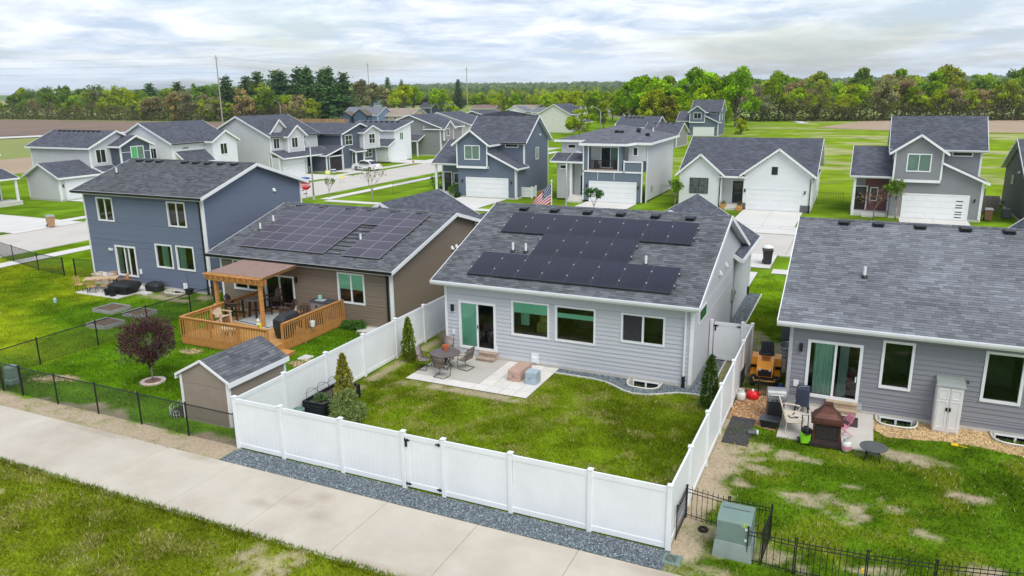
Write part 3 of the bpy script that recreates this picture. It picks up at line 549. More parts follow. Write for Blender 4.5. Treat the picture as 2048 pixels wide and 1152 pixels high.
# ================================================================ the four near houses
def roofz(ze,sl,y,ye): return ze+sl*(y-ye)
PANEL=mat('solar_glass',(.020,.018,.032),.25,var=.35,scale=.6,spec=.4); PANEL2=mat('solar_glass_brown',(.072,.058,.080),.3,var=.25,scale=.35,spec=.45,rnd=.15); ALU=mat('panel_frame',(.12,.12,.13),.4,metal=.5); ALU2=mat('panel_frame_silver',(.45,.45,.46),.4,metal=.5); CLAMP=mat('panel_clamp',(.75,.75,.76),.35,metal=.3)
def solar(root,cells,w,h,O,ux,us,glass,frame,lift=.10,clamps=True,cell=False):
    """solar_array > one solar_panel per cell (col,row)"""
    n=Vector(ux).cross(Vector(us)); O=Vector(O)+n*lift; ux=Vector(ux); us=Vector(us)
    mb=MB()
    for r in sorted({c[1] for c in cells}):
        cs=[c[0] for c in cells if c[1]==r]
        for v in (.25,.75):
            a=O+ux*(min(cs)*w-.06)+us*((r+v)*h)-n*.05; b=O+ux*((max(cs)+1)*w+.06)+us*((r+v)*h)-n*.05; mb.bar(a,b,.05,.05,upv=n)
    arr=mb.build('solar_array',ALU,root)
    e=.012; pm=MB(); q=lambda u,v,d:ux*u+us*v+n*d
    pm.hexa([q(e,e,0),q(w-e,e,0),q(w-e,h-e,0),q(e,h-e,0)],[q(e,e,.035),q(w-e,e,.035),q(w-e,h-e,.035),q(e,h-e,.035)],0)
    pm.poly([q(e+.014,e+.014,.0365),q(w-e-.014,e+.014,.0365),q(w-e-.014,h-e-.014,.0365),q(e+.014,h-e-.014,.0365)],1)
    if cell:
        for k in range(1,6): pm.poly([q(w*k/6-.003,e+.02,.038),q(w*k/6+.003,e+.02,.038),q(w*k/6+.003,h-e-.02,.038),q(w*k/6-.003,h-e-.02,.038)],2)
        for k in range(1,10): pm.poly([q(e+.02,h*k/10-.0025,.038),q(w-e-.02,h*k/10-.0025,.038),q(w-e-.02,h*k/10+.0025,.038),q(e+.02,h*k/10+.0025,.038)],2)
    first=None
    for (i,j) in cells:
        loc=O+ux*(i*w)+us*(j*h)-ORG[root.name]
        if first is None: first=pm.build('solar_panel',[frame,glass,mat('cell_line',(.03,.03,.04),.4)]); o=first
        else: o=first.copy(); COL.objects.link(o)
        o.parent=arr; o.location=loc
    if clamps:
        cm=MB()
        for (i,j) in cells:
            for v in (.28,.74): 
                for uu in ((i,i+1) if (i+1,j) not in cells else (i,)): 
                    c=O+ux*(uu*w)+us*((j+v)*h)+n*.045; cm.bar(c-ux*.022,c+ux*.022,.045,.02,upv=n)
        cm.build('panel_clamps',CLAMP,arr,kind='stuff')
    return arr
def ridge_cap(root,x0,x1,y,z,sl,tones=(.7,1.15)):
    rs=np.random.RandomState(5); mb=MB(); x=x0
    while x<x1:
        w=.2; t=tones[0]+(tones[1]-tones[0])*rs.rand(); a,b=x,min(x+w,x1)
        for s in (-1,1): mb.poly([(a,y,z+.035),(b,y,z+.025),(b,y+s*.15,z+.025-.15*sl),(a,y+s*.15,z+.035-.15*sl)][::s],0,t)
        x+=w
    mb.build('ridge_cap',SHING,root)
# ---------------------------------------------------------------- grey house with solar roof
SID1=mat('siding_light_grey',(.515,.525,.56),.6,var=.04,rnd=.025)
H=thing('house','light grey single storey house with black solar panels on its charcoal roof','house',(-11,35,0))
S=Face((-16.6,28.68,0),'S'); E=Face((-5.5,28.68,0),'E'); Nn=Face((-5.5,41.3,0),'N'); Wf=Face((-16.6,41.3,0),'W')
sl=.375; zt=3.46
ho=[(.74,2.44,.42,2.50),(3.33,5.0,1.31,2.80),(5.37,7.07,1.31,2.80),(8.26,9.98,1.64,2.80)]
mb=MB(); core(mb,S,0,11.1,.12,zt,[(a,b,c,d) for a,b,c,d in ho])
for F,Ld in ((Nn,11.1),): core(mb,F,0,Ld,.12,zt)
gl=lambda z:((0,12.62) if z<zt else ((z-zt)/sl,12.62-(z-zt)/sl))
for F in (E,Wf):
    mb.extr([F.p(.12,.12,-.12),F.p(12.5,.12,-.12),F.p(12.5,zt,-.12),F.p(6.31,zt+6.31*sl-.02,-.12),F.p(.12,zt,-.12)],F.n*.12)
mb.box(-12.2,-5.62,41.3,44.6,.12,3.0); mb.build('wall',SID1,H)
boards(H,S,0,11.1,.14,zt,SID1,.182,holes=[(a-.05,b+.05,c-.05,d+.05) for a,b,c,d in ho])
glw=lambda z:((0,12.62) if z<zt else ((z-zt)/sl,12.62-(z-zt)/sl))
boards(H,E,0,12.62,.14,zt+2.25,SID1,.182,lim=glw,holes=[(1.05,2.65,2.30,2.98)])
E2=Face((-5.5,41.3,0),'E'); boards(H,E2,0.01,3.3,.14,3.05,SID1,.182)
mb=MB(); mb.box(-16.63,-5.47,28.65,41.3,-.1,.14); mb.box(-12.2,-5.47,41.3,44.63,-.1,.13); mb.build('foundation',FOUND,H)
mb=MB()
for F,u in ((S,-.03),(S,11.02),(E,-.03),(E,15.82)): F.box(mb,u,u+.11,.14,3.4 if u<13 else 3.0,.0,.055)
mb.build('corner_board',WHITE,H)
# back door with its blind side and clear side, and the three windows
w=niche(H,S,*ho[0],name='sliding_door',slide=True,glass=[GLASS,GLASSC],blind=[(0,.5,0.02,.99)],trim=.075)
mb=MB(); S.box(mb,1.60,1.63,1.35,1.5,.03,.07); mb.build('door_handle',BLACK,w)
mb=MB(); S.box(mb,1.75,2.5,.14,.37,0.02,.06); S.box(mb,2.44,2.58,0.02,.62,.02,.06); mb.build('door_skirt',WHITE,H)
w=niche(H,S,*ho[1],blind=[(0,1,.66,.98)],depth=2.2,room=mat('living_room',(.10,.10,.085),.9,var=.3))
mb=MB(); S.box(mb,4.25,4.98,1.33,1.75,-1.5,-.5); mb.lathe(tuple(S.p(4.6,1.7,-1.1)),[(.45,0),(.42,.25),(.3,.38),(.0,.42)],12); mb.build('yellow_sofa',mat('yellow_fabric',(.42,.36,.08),.9),w,smooth=True)
mb=MB(); S.box(mb,3.36,3.75,1.5,2.5,-.9,-.8); mb.build('inner_door',BLIND,w)
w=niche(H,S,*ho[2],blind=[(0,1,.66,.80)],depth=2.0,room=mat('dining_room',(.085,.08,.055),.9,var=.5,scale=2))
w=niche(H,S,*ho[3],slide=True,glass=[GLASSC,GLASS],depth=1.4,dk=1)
mb=MB(); S.box(mb,8.32,9.08,1.68,2.76,-.022,-.018); mb.build('insect_screen',mat('insect_screen',(.035,.037,.04),.9,var=.1),w)
mb=MB(); E.ring(mb,1.1,2.6,2.35,2.93,.06,0,.06); w=mb.build('window',WHITE,H); mb=MB(); E.box(mb,1.15,2.55,2.4,2.88,0,.055); mb.build('pane',mat('green_pane',(.03,.16,.08),.08,var=.2,spec=.6),w)
lantern(H,S,.37,2.05)
for u,z,a,b in ((.38,.95,.05,.1),): mb=MB(); S.box(mb,u-a,u+a,z,z+2*b,.02,.08); mb.build('outlet_box',WHITE,H)
mb=MB(); S.box(mb,4.22,4.56,.10,.55,.02,.06); w=mb.build('vent_panel',WHITE,H); mb=MB(); mb.poly([S.p(4.3,.2,.062),S.p(4.48,.2,.062),S.p(4.48,.2,.16),S.p(4.3,.2,.16)]); S.box(mb,4.3,4.48,.2,.38,.06,.13); mb.build('vent_flap',WHITE,w)
r=gable(H,-17.05,-5.2,28.23,41.77,3.5,6.04,'x',35,mtl=RF,gutter=WHITE)
ca=math.atan(sl); cs,sn=math.cos(ca),math.sin(ca); US=(0,cs,sn)
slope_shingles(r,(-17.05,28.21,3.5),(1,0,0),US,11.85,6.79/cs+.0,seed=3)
ridge_cap(r,-17.05,-5.2,35,6.04,sl)
for x in (-15.26,-13.63,-11.91,-10.26,-8.58,-6.96): vent(r,x,34.45,3.5+sl*(34.45-28.23)+.02,ca)
for x,y in ((-14.23,30.85),(-13.6,30.87),(-7.97,30.66)): pipe(r,x,y,3.5+sl*(y-28.23))
cells=[(i,0) for i in range(8)]+[(i,1) for i in range(2,6)]+[(i,2) for i in range(8)]
pw=9.12/8
solar(H,cells,pw,1.862,(-15.53,28.78,3.5+sl*.55),(1,0,0),US,PANEL,ALU,cell=True)
# front garage gable with its own panels
g2=gable(H,-12.5,-5.05,38.2,45.0,3.35,5.65,'y',-8.75,name='garage_roof',gutter=WHITE)
ax=math.atan(2.3/3.7); solar(H,[(0,0),(1,0),(2,0)],1.75,1.05*3.2,(-5.35,45.0-.3,3.35+.19),(0,-1,0),(-math.cos(ax),0,math.sin(ax)),mat('solar_glass_grey',(.19,.17,.17),.3,var=.1),ALU,clamps=False,lift=.06)
downspout(H,S,10.85,3.42,WHITE,boot=1); downspout(H,E,15.6,3.2,WHITE,boot=1)
for y,z in ((34.23,3.45),(35.83,3.5)): wallvent(H,E,y-28.68,z)
mb=MB(); E.box(mb,9.45,9.8,1.2,1.75,.02,.16); mb.tube([E.p(9.62,1.2,.08),E.p(9.62,.1,.08)],.04,8); mb.tube([E.p(9.75,1.7,.08),E.p(9.75,3.6,.08)],.025,8); mb.lathe(tuple(E.p(9.95,1.45,.1)),[(.09,0),(.1,.1),(.08,.2)],10); E.box(mb,9.86,10.05,1.3,1.7,.02,.1); mb.build('electric_meter',GREYM,H)
window_well(H,S,8.64,10.02,.90,GBED)
# ---------------------------------------------------------------- brown house
SID2=mat('siding_brown',(.215,.168,.125),.65,var=.05,rnd=.04)
H=thing('house','brown single storey house with silver lined solar panels and a wooden deck','house',(-26,36,0))
S=Face((-31.75,30.3,0),'S'); E=Face((-20.6,30.3,0),'E'); zt=3.16; sl=.285; D=12.6
ho=[(3.1,5.0,.42,2.22),(7.95,9.5,1.25,2.75),(.9,2.75,1.28,1.68),(.95,1.8,2.55,2.85)]
mb=MB(); core(mb,S,0,11.15,.12,zt,ho); mb.box(-31.6,-20.75,42.7,42.85,.1,3.1)
W2=Face((-31.75,42.9,0),'W')
for F in (E,W2): mb.extr([F.p(.12,.12,-.12),F.p(D-.1,.12,-.12),F.p(D-.1,zt,-.12),F.p(6.3,zt+6.3*sl-.02,-.12),F.p(.12,zt,-.12)],F.n*.12)
mb.build('wall',SID2,H)
boards(H,S,0,11.15,.14,zt,SID2,.155,holes=[(a-.05,b+.05,c-.05,d+.05) for a,b,c,d in ho])
boards(H,E,0,D,.14,zt+1.7,SID2,.155,lim=lambda z:((0,D) if z<zt else ((z-zt)/sl,D-(z-zt)/sl)))
mb=MB(); mb.box(-31.78,-20.57,30.27,42.9,-.1,.14); mb.build('foundation',FOUND,H)
mb=MB(); S.box(mb,-.03,.09,.14,3.1,0,.055); S.box(mb,11.06,11.18,.14,3.1,0,.055); E.box(mb,-.03,.09,.14,3.1,0,.055); mb.build('corner_board',WHITE,H)
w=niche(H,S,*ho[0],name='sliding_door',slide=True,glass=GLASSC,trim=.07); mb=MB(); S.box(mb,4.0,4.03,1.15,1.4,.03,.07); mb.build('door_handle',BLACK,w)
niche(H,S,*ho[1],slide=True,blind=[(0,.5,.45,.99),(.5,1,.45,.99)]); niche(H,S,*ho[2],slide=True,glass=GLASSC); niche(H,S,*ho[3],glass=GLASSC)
lantern(H,S,5.25,2.0)
r=gable(H,-32.3,-20.25,29.85,43.2,3.2,5.1,'x',36.52,gutter=BLACK)
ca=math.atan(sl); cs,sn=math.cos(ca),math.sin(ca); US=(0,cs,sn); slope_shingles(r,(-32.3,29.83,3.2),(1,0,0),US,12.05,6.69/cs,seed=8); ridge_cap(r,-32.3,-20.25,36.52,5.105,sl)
for x in (-30.74,-29.04,-27.12,-25.65,-23.98,-22.28): vent(r,x,36.0,3.2+sl*(36.0-29.85)+.02,ca)
for x,y in ((-30.95,33.82),(-31.05,32.82),(-23.89,32.5)): pipe(r,x,y,3.2+sl*(y-29.85))
cells=[(i,j) for i in range(8) for j in range(6) if not(i==5 and j<4)]
solar(H,cells,1.155,.90,(-30.8,30.76,3.2+sl*.91),(1,0,0),US,PANEL2,ALU2,clamps=False)
gable(H,-30.5,-21.6,37.5,44.5,3.0,5.25,'y',-26,name='front_roof'); gable(H,-23,-18.9,39.3,44,3.0,4.4,'y',-20.9,name='porch_roof')
downspout(H,S,10.95,3.1,BLACK,boot=1)
for u in (6.1,6.6): wallvent(H,E,u,3.05)
# ---------------------------------------------------------------- blue two-storey house
SID3=mat('siding_blue',(.135,.165,.232),.6,var=.05,rnd=.035); SID3d=SID3
H=thing('house','slate blue two storey house seen from behind with patio door','house',(-40,36,0))
S=Face((-44.75,32.1,0),'S'); E=Face((-34.65,32.1,0),'E'); zt=5.86; sl=.334; D=8.6
ho=[(2.33,4.02,.60,2.42),(5.9,7.22,1.40,2.78),(7.65,9.0,1.40,2.80),(1.2,2.55,4.03,5.42),(7.33,8.72,4.03,5.44)]
mb=MB(); core(mb,S,0,10.1,.12,zt,ho); mb.box(-44.6,-34.8,40.6,40.7,.1,5.8); W3=Face((-44.75,40.7,0),'W')
for F in (E,W3): mb.extr([F.p(.12,.12,-.12),F.p(D-.1,.12,-.12),F.p(D-.1,zt,-.12),F.p(4.3,zt+4.3*sl-.02,-.12),F.p(.12,zt,-.12)],F.n*.12)
mb.build('wall',SID3,H)
boards(H,S,0,10.1,.14,zt,SID3,.165,holes=[(a-.05,b+.05,c-.05,d+.05) for a,b,c,d in ho])
boards(H,E,0,D,.14,zt+1.35,SID3,.165,lim=lambda z:((0,D) if z<zt else ((z-zt)/sl,D-(z-zt)/sl)))
mb=MB(); mb.box(-44.78,-34.62,32.07,40.7,-.1,.16); mb.build('foundation',FOUND,H)
mb=MB(); S.box(mb,-.03,.08,.14,5.8,0,.055); S.box(mb,10.0,10.13,.14,5.8,0,.055); E.box(mb,-.03,.1,.14,5.8,0,.055); E.box(mb,D-.1,D+.02,.14,5.8,0,.055); mb.build('corner_board',WHITE,H)
w=niche(H,S,*ho[0],name='sliding_door',slide=.66,glass=GLASSC,curt=[(0,.2),(.45,.62)],trim=.07); mb=MB(); S.box(mb,3.05,3.11,.6,2.42,-.03,.028); mb.build('sash',WHITE,w)
niche(H,S,*ho[1],curt=[(.28,.66)]); niche(H,S,*ho[2],curt=[(.05,.42)]); niche(H,S,*ho[3],slide=True,glass=GLASSC); niche(H,S,*ho[4],slide=True,glass=GLASSC)
mb=MB(); S.box(mb,1.92,2.08,2.12,2.24,.03,.14); mb.lathe(tuple(S.p(1.95,2.15,.18)),[(.05,0),(.07,.1),(.03,.15)],8); mb.build('flood_light',WHITE,H)
mb=MB(); S.box(mb,4.3,4.44,.8,1.1,.02,.1); mb.build('hose_bib_box',WHITE,H); mb=MB(); S.box(mb,7.9,8.2,.19,.55,.02,.07); mb.build('vent_panel',WHITE,H)
r=gable(H,-45.25,-34.25,31.7,41.1,5.88,7.46,'x',36.4,gutter=BLACK)
ca=math.atan(.336); cs,sn=math.cos(ca),math.sin(ca); US=(0,cs,sn); slope_shingles(r,(-45.25,31.68,5.88),(1,0,0),US,11.0,4.72/cs,seed=14,tones=(.62,1.05)); ridge_cap(r,-45.25,-34.25,36.4,7.465,.336,(.6,.95))
for x in (-44.0,-43.1,-42.2,-39.9,-38.9,-37.9,-36.8,-35.7): vent(r,x,36.0,5.88+.336*4.3+.01,ca)
pipe(r,-43.96,34.1,5.88+.336*2.4)
downspout(H,S,9.95,5.8,BLACK,boot=1); wallvent(H,E,6.0,5.5)
window_well(H,S,6.85,8.4,.85,mat('soil_dark',(.20,.16,.11),.95,var=.2)); mb=MB(); E.box(mb,8.4,8.75,5.0,5.05,.4,.45); mb.bar(E.p(8.65,5.2,.1),E.p(9.1,5.5,.5),.05,.05); mb.build('gutter_elbow',BLACK,H)
# ---------------------------------------------------------------- grey house on the right
SID4=mat('siding_mid_grey',(.235,.238,.262),.6,var=.04,rnd=.03)
H=thing('house','mid grey single storey house with streaked shingle roof and tall narrow windows','house',(4,35,0))
S=Face((-1.85,28.68,0),'S'); Wf=Face((-1.85,41.3,0),'W'); zt=3.42; sl=.41; Ld=11.2
ho=[(.68,2.40,.48,2.56),(3.14,4.05,1.18,2.86),(6.28,7.35,1.18,2.88)]
mb=MB(); core(mb,S,0,Ld,.12,zt,ho); core(mb,Face((9.35,41.3,0),'N'),0,Ld,.12,zt); Ee=Face((9.35,28.68,0),'E')
for F in (Wf,Ee): mb.extr([F.p(.12,.12,-.12),F.p(12.5,.12,-.12),F.p(12.5,zt,-.12),F.p(6.31,zt+6.31*sl-.03,-.12),F.p(.12,zt,-.12)],F.n*.12)
mb.build('wall',SID4,H)
boards(H,S,0,Ld,.14,zt,SID4,.185,holes=[(a-.05,b+.05,c-.05,d+.05) for a,b,c,d in ho])
mb=MB(); lapwall(mb,Wf,0,12.62,.14,zt+2.4,.185,lim=lambda z:((0,12.62) if z<zt else ((z-zt)/sl,12.62-(z-zt)/sl))); mb.build('side_siding',SID4,H)
mb=MB(); mb.box(-1.88,9.38,28.65,41.3,-.1,.14); mb.build('foundation',FOUND,H)
mb=MB(); S.box(mb,-.03,.08,.14,3.35,0,.055); Wf.box(mb,12.55,12.66,.14,3.35,0,.055); mb.build('corner_board',mat('grey_trim',(.42,.43,.46),.5),H)
w=niche(H,S,*ho[0],name='sliding_door',slide=.52,glass=[GLASS,GLASSC],curt=[(.10,.50),(.60,.78)],trim=.075); mb=MB(); S.box(mb,2.3,2.34,1.2,1.4,.04,.08); mb.build('door_handle',WHITE,w)
niche(H,S,*ho[1],trim=.06); niche(H,S,*ho[2],trim=.06)
mb=MB(); S.box(mb,1.38,2.62,.14,.41,.02,.05); mb.build('door_skirt',mat('grey_trim',(.42,.43,.46)),H)
lantern(H,S,.38,2.15); mb=MB(); S.box(mb,.22,.40,.74,.98,.02,.07); mb.build('outlet_box',WHITE,H)
r=gable(H,-2.32,9.8,28.23,41.77,3.35,6.13,'x',35,gutter=WHITE)
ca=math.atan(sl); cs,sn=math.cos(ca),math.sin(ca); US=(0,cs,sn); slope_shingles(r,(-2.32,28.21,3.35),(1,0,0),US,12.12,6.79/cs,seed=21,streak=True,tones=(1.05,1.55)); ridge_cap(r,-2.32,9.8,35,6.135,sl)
for x in (-.53,.78,2.33,3.94,5.43,7.0): vent(r,x,34.7,3.35+sl*(34.7-28.23)+.02,ca)
pipe(r,.42,31.18,3.35+sl*2.95)
window_well(H,S,3.1,4.45,.86,mat('mulch_bed_pale')); window_well(H,S,6.67,8.2,.86,mat('mulch_bed_pale'))
gable(H,5.5,10.5,38,46,3.0,5.2,'y',8.0,name='front_roof')
# ================================================================ white vinyl fence
def white_fence(name,label,runs,h=1.83):
    F=thing(name,label,'fence',(*runs[0][0],0)); done=set(); proto=None; pan={}
    for pts in runs:
        for i,(x,y) in enumerate(pts):
            if (x,y) in done: continue
            done.add((x,y))
            if proto is None:
                mb=MB(); mb.rbox(-.065,.065,-.065,.065,0,h+.03,.006); proto=mb.build('post',VINYL); mb=MB(); s=.078; mb.hexa([(-s,-s,h+.025),(s,-s,h+.025),(s,s,h+.025),(-s,s,h+.025)],[(-s,-s,h+.05),(s,-s,h+.05),(s,s,h+.05),(-s,s,h+.05)]); mb.hexa([(-s,-s,h+.05),(s,-s,h+.05),(s,s,h+.05),(-s,s,h+.05)],[(-.02,-.02,h+.08),(.02,-.02,h+.08),(.02,.02,h+.08),(-.02,.02,h+.08)]); c=mb.build('post_cap',VINYL); c.parent=proto; o=proto
            else:
                o=proto.copy(); COL.objects.link(o); c=proto.children[0].copy(); COL.objects.link(c); c.parent=o
            o.parent=F; o.location=Vector((x,y,0))-ORG[F.name]; o.rotation_euler=(random.uniform(-.006,.006),random.uniform(-.006,.006),0)
        for (a,b) in zip(pts,pts[1:]): fence_panel(F,a,b,h)
    return F
def fence_panel(F,a,b,h=1.83,gate=False,z0=.05,inset=.065):
    A=Vector((*a,0)); B=Vector((*b,0)); d=(B-A).normalized(); Lr=(B-A).length; n=Vector((d.y,-d.x,0)); P=lambda u,z,t:A+d*u+n*t+Vector((0,0,z)); e=inset
    def bx(mb,u0,u1,za,zb,t): mb.hexa([P(u0,za,t),P(u1,za,t),P(u1,za,-t),P(u0,za,-t)],[P(u0,zb,t),P(u1,zb,t),P(u1,zb,-t),P(u0,zb,-t)])
    tp=h-.02
    mb=MB(); bx(mb,e,Lr-e,tp-.15,tp,.028); mb.build('top_rail',VINYL,F); mb=MB(); bx(mb,e,Lr-e,z0,z0+.15,.028); mb.build('bottom_rail',VINYL,F)
    if gate:
        for u0,u1 in ((e,e+.12),(Lr-e-.12,Lr-e)): mb=MB(); bx(mb,u0,u1,z0+.15,tp-.15,.028); mb.build('stile',VINYL,F)
    mb=MB(); m=max(2,round((Lr-2*e)/.16)); us=[]; 
    for k in range(m):
        u0=e+(Lr-2*e)*k/m; u1=e+(Lr-2*e)*(k+1)/m; us+=[(u0,.008),(u0+.006,.013),(u1-.006,.013),(u1,.008)]
    for s in (1,-1):
        for (ua,ta),(ub,tb) in zip(us,us[1:]):
            if ub-ua<1e-6: continue
            q=[P(ua,z0+.14,s*ta),P(ub,z0+.14,s*tb),P(ub,tp-.14,s*tb),P(ua,tp-.14,s*ta)]; mb.poly(q if s>0 else q[::-1])
    mb.build('panel',VINYL,F)
YF=17.4; XL=-18.31; XR=-3.68
white_fence('privacy_fence','tall white vinyl privacy fence enclosing the back yard of the solar house',[[(XL,YF),(-16.36,YF),(-13.99,YF),(-11.70,YF)],[(-10.33,YF),(-8.17,YF),(-5.83,YF),(XR,YF)],[(XR,YF),(XR,19.8),(XR,22.41),(XR,24.92),(XR,27.45),(XR,29.9),(XR,32.36)],[(XL,YF),(XL,19.8),(XL,22.19),(XL,24.64),(XL,27.08),(XL,29.5),(XL,31.9)],[(XL,31.9),(-16.75,31.9)],[(XR,32.36),(-4.08,32.36)]])
def gate(name,label,a,b,side):
    G_=thing(name,label,'gate',(*a,0)); fence_panel(G_,a,b,1.80,True,.08,.075); A=Vector((*a,0)); B=Vector((*b,0)); d=(B-A).normalized(); n=Vector((d.y,-d.x,0))
    for u,z in ((.11,1.62),(.11,.18),((B-A).length-.11,1.66),((B-A).length-.11,.2)):
        c=A+d*u+n*.04+Vector((0,0,z)); mb=MB(); mb.bar(c-d*.13,c+d*.13,.03,.035); mb.bar(c-d*.03-Vector((0,0,.05)),c-d*.03+Vector((0,0,.05)),.035,.03); mb.bar(c+d*.06-Vector((0,0,.04)),c+d*.06+Vector((0,0,.04)),.03,.03); mb.build('hinge',BLACK,G_)
    c=A+d*.12+n*.04+Vector((0,0,1.5)); mb=MB(); mb.bar(c-Vector((0,0,.1)),c+Vector((0,0,.12)),.06,.05); mb.build('latch',BLACK,G_)
    return G_
gate('fence_gate','white vinyl gate with black hinges in the front run of the fence by the footpath',(-11.70,YF),(-10.33,YF),1)
gate('fence_gate','white vinyl gate closing the gap beside the right wall of the solar house',(-5.33,32.36),(-4.08,32.36),1)
mb=MB(); mb.rbox(-5.44,-5.31,32.3,32.43,0,1.86,.006); tag(mb.build('gate_post',VINYL,at=(-5.38,32.36,0)),'white gate post against the right wall of the solar house','post')
# ---------------------------------------------------------------- black chain-link fences
WIRE=mat('black_wire',(.02,.024,.022),.5,var=0)
def chain_link(label,pts,h=1.2,thick=(),gap=()):
    F=thing('chain_link_fence',label,'fence',(*pts[0],0)); zt=Vector((0,0,1))
    for i,p in enumerate(pts):
        r=.045 if i in thick else .03; mb=MB(); mb.lathe((*p,0),[(r,0),(r,h+.03),(r*1.3,h+.03),(r*1.2,h+.07),(.005,h+.1)],8); mb.build('post',BLACK,F)
    for a,b in zip(pts,pts[1:]):
        A=Vector((*a,0));B=Vector((*b,0)); d=(B-A); Lr=d.length; d.normalize(); mb=MB(); mb.tube([A+zt*h,B+zt*h],.022,6); mb.build('top_rail',BLACK,F)
        mb=MB(); p=.085; w=.0055; z0=.04; z1=h-.01; H_=z1-z0; s=-H_
        while s<Lr:
            for sg in (1,-1):
                u0,u1=s,s+H_; za,zb=(z0,z1) if sg>0 else (z1,z0)
                if u0<0: t=(0-u0)/H_; za=za+(zb-za)*t; u0=0
                if u1>Lr: t=(Lr-s)/H_; full=(z0,z1) if sg>0 else (z1,z0); zb=full[0]+(full[1]-full[0])*t; u1=Lr
                if u1-u0>.01: mb.bar(A+d*u0+zt*za,A+d*u1+zt*zb,w,w)
            s+=p
        mb.build('wire_mesh',WIRE,F,kind='stuff')
    return F
chain_link('black chain link fence along the dirt strip beside the footpath',[(-31.0,17.45),(-29.75,17.45),(-27.6,17.42),(-25.3,17.42),(-23.0,17.41),(-20.65,17.4),(-18.42,17.4)],thick=(0,1))
chain_link('black chain link fence between the raised beds and the purple leaved tree',[(-32.6,17.6),(-32.6,20.1),(-32.55,22.95),(-32.5,25.75),(-32.45,28.5),(-32.4,30.2)],thick=(0,))
chain_link('black chain link fence left of the blue house in front of the street',[(-62,35.0),(-58,34.2),(-55.3,33.5),(-50.9,32.4),(-47.7,32.0)],thick=(4,))
chain_link('short black chain link gate bay beside the left wall of the blue house',[(-46.55,32.0),(-44.85,32.6)],thick=(0,))
chain_link('black chain link fence between the blue house and the brown house',[(-34.5,32.0),(-32.4,30.25)],thick=(0,))
# ---------------------------------------------------------------- black iron garden fences
def iron_fence(label,a,b,h=.95,sp=.14,fin=True):
    F=thing('iron_fence',label,'fence',(*a,0)); A=Vector((*a,0));B=Vector((*b,0)); d=(B-A); Lr=d.length; d.normalize(); zt=Vector((0,0,1))
    for z in (.10,h-.16,h-.06): mb=MB(); mb.bar(A+zt*z,B+zt*z,.016,.018); mb.build('rail',BLACK,F)
    for u in (0,Lr): c=A+d*u; mb=MB(); mb.lathe((c.x,c.y,0),[(.015,0),(.015,h+.02),(.026,h+.04),(.022,h+.07),(.004,h+.09)],8); mb.build('post',BLACK,F)
    first=None; n=max(2,int(Lr/sp))
    for k in range(1,n):
        c=d*(Lr*k/n)
        if first is None: mb=MB(); mb.lathe((0,0,0),[(.008,0),(.008,h),(.013,h+.01),(.002,h+.06)],6); first=mb.build('picket',BLACK); o=first
        else: o=first.copy(); COL.objects.link(o)
        o.parent=F; o.location=c
    return F
iron_fence('black iron fence run behind the green transformer box',(-3.58,19.15),(-2.44,18.95)); iron_fence('black iron fence run right behind the green transformer box',(-2.40,18.95),(-1.34,19.03))
iron_fence('black iron fence leaning on the white fence corner beside the tyre ring',(-3.60,17.95),(-3.60,19.1))
iron_fence('black iron fence run at the right side of the green transformer box',(-1.32,18.98),(-1.40,17.72)); iron_fence('black iron fence run in front of the green transformer box',(-1.75,17.66),(-.64,17.62)); iron_fence('black iron fence run across the patchy yard at the lower right',(-.60,17.62),(.95,17.75)); iron_fence('black iron fence run with a yellow tag at the lower right edge',(.99,17.76),(2.4,18.0)); iron_fence('black iron fence run at the far lower right corner',(2.44,18.0),(4.2,18.4))
# ================================================================ things in the yards
def M(n,c=(.5,.5,.5),r=.6,**k): return mat(n,c,r,**k)
def at_(o,x,y,z=0,rz=0): o.location=(x,y,z); o.rotation_euler=(0,0,rz); return o
# ---- patio of the solar house: poured slab and square pavers
mb=MB(); mb.rbox(-16.58,-13.47,25.70,28.64,-.05,.035,.01); struct(mb.build('patio_slab',M('patio_concrete',(.47,.445,.40),.85,var=.06,scale=1.2,bump=.15,bscale=80),at=(-15,27,0)))
PV=M('paver',(.66,.63,.585),.8,var=.06,scale=3,rnd=.05,world=True)
P_=slabs('paver_patio',-13.45,-11.07,25.68,28.62,.042,4,5,PV,.014,piece='paver'); slabs('paver_patio',-16.58,-11.07,25.07,25.67,.042,9,1,PV,.014,piece='paver')
def steps(label,x0,x1,y,hs,dep,mtl):
    T=thing('wooden_steps',label,'steps',((x0+x1)/2,y,0))
    for i,h in enumerate(hs):
        yf=y-dep*(len(hs)-i); mb=MB(); mb.rbox(x0-.02,x1+.02,yf-.02,yf+dep+.01,h-.045,h,.006); mb.build('tread',mtl,T); mb=MB(); mb.box(x0+.02,x1-.02,yf+.02,yf+.05,0.03 if i==0 else hs[i-1],h-.046); mb.build('riser',mtl,T)
    for x in (x0,x1-.05):
        mb=MB(); pr=[(x,y-dep*len(hs)+.03,.03)]
        for i,h in enumerate(hs): yf=y-dep*(len(hs)-i)+.03; pr+=[(x,yf,h-.05),(x,yf+dep,h-.05)]
        pr+=[(x,y,.03)]; mb.extr(pr,(.05,0,0)); mb.build('stringer',mtl,T)
    return T
steps('weathered wooden steps below the sliding door of the solar house',-14.82,-14.0,28.62,(.18,.36),.26,M('step_wood',(.40,.31,.25),.8,var=.2,scale=5))
FRM=M('bronze_tube',(.065,.055,.05),.5); SLING=M('sling_mesh',(.27,.225,.20),.8,var=.08)
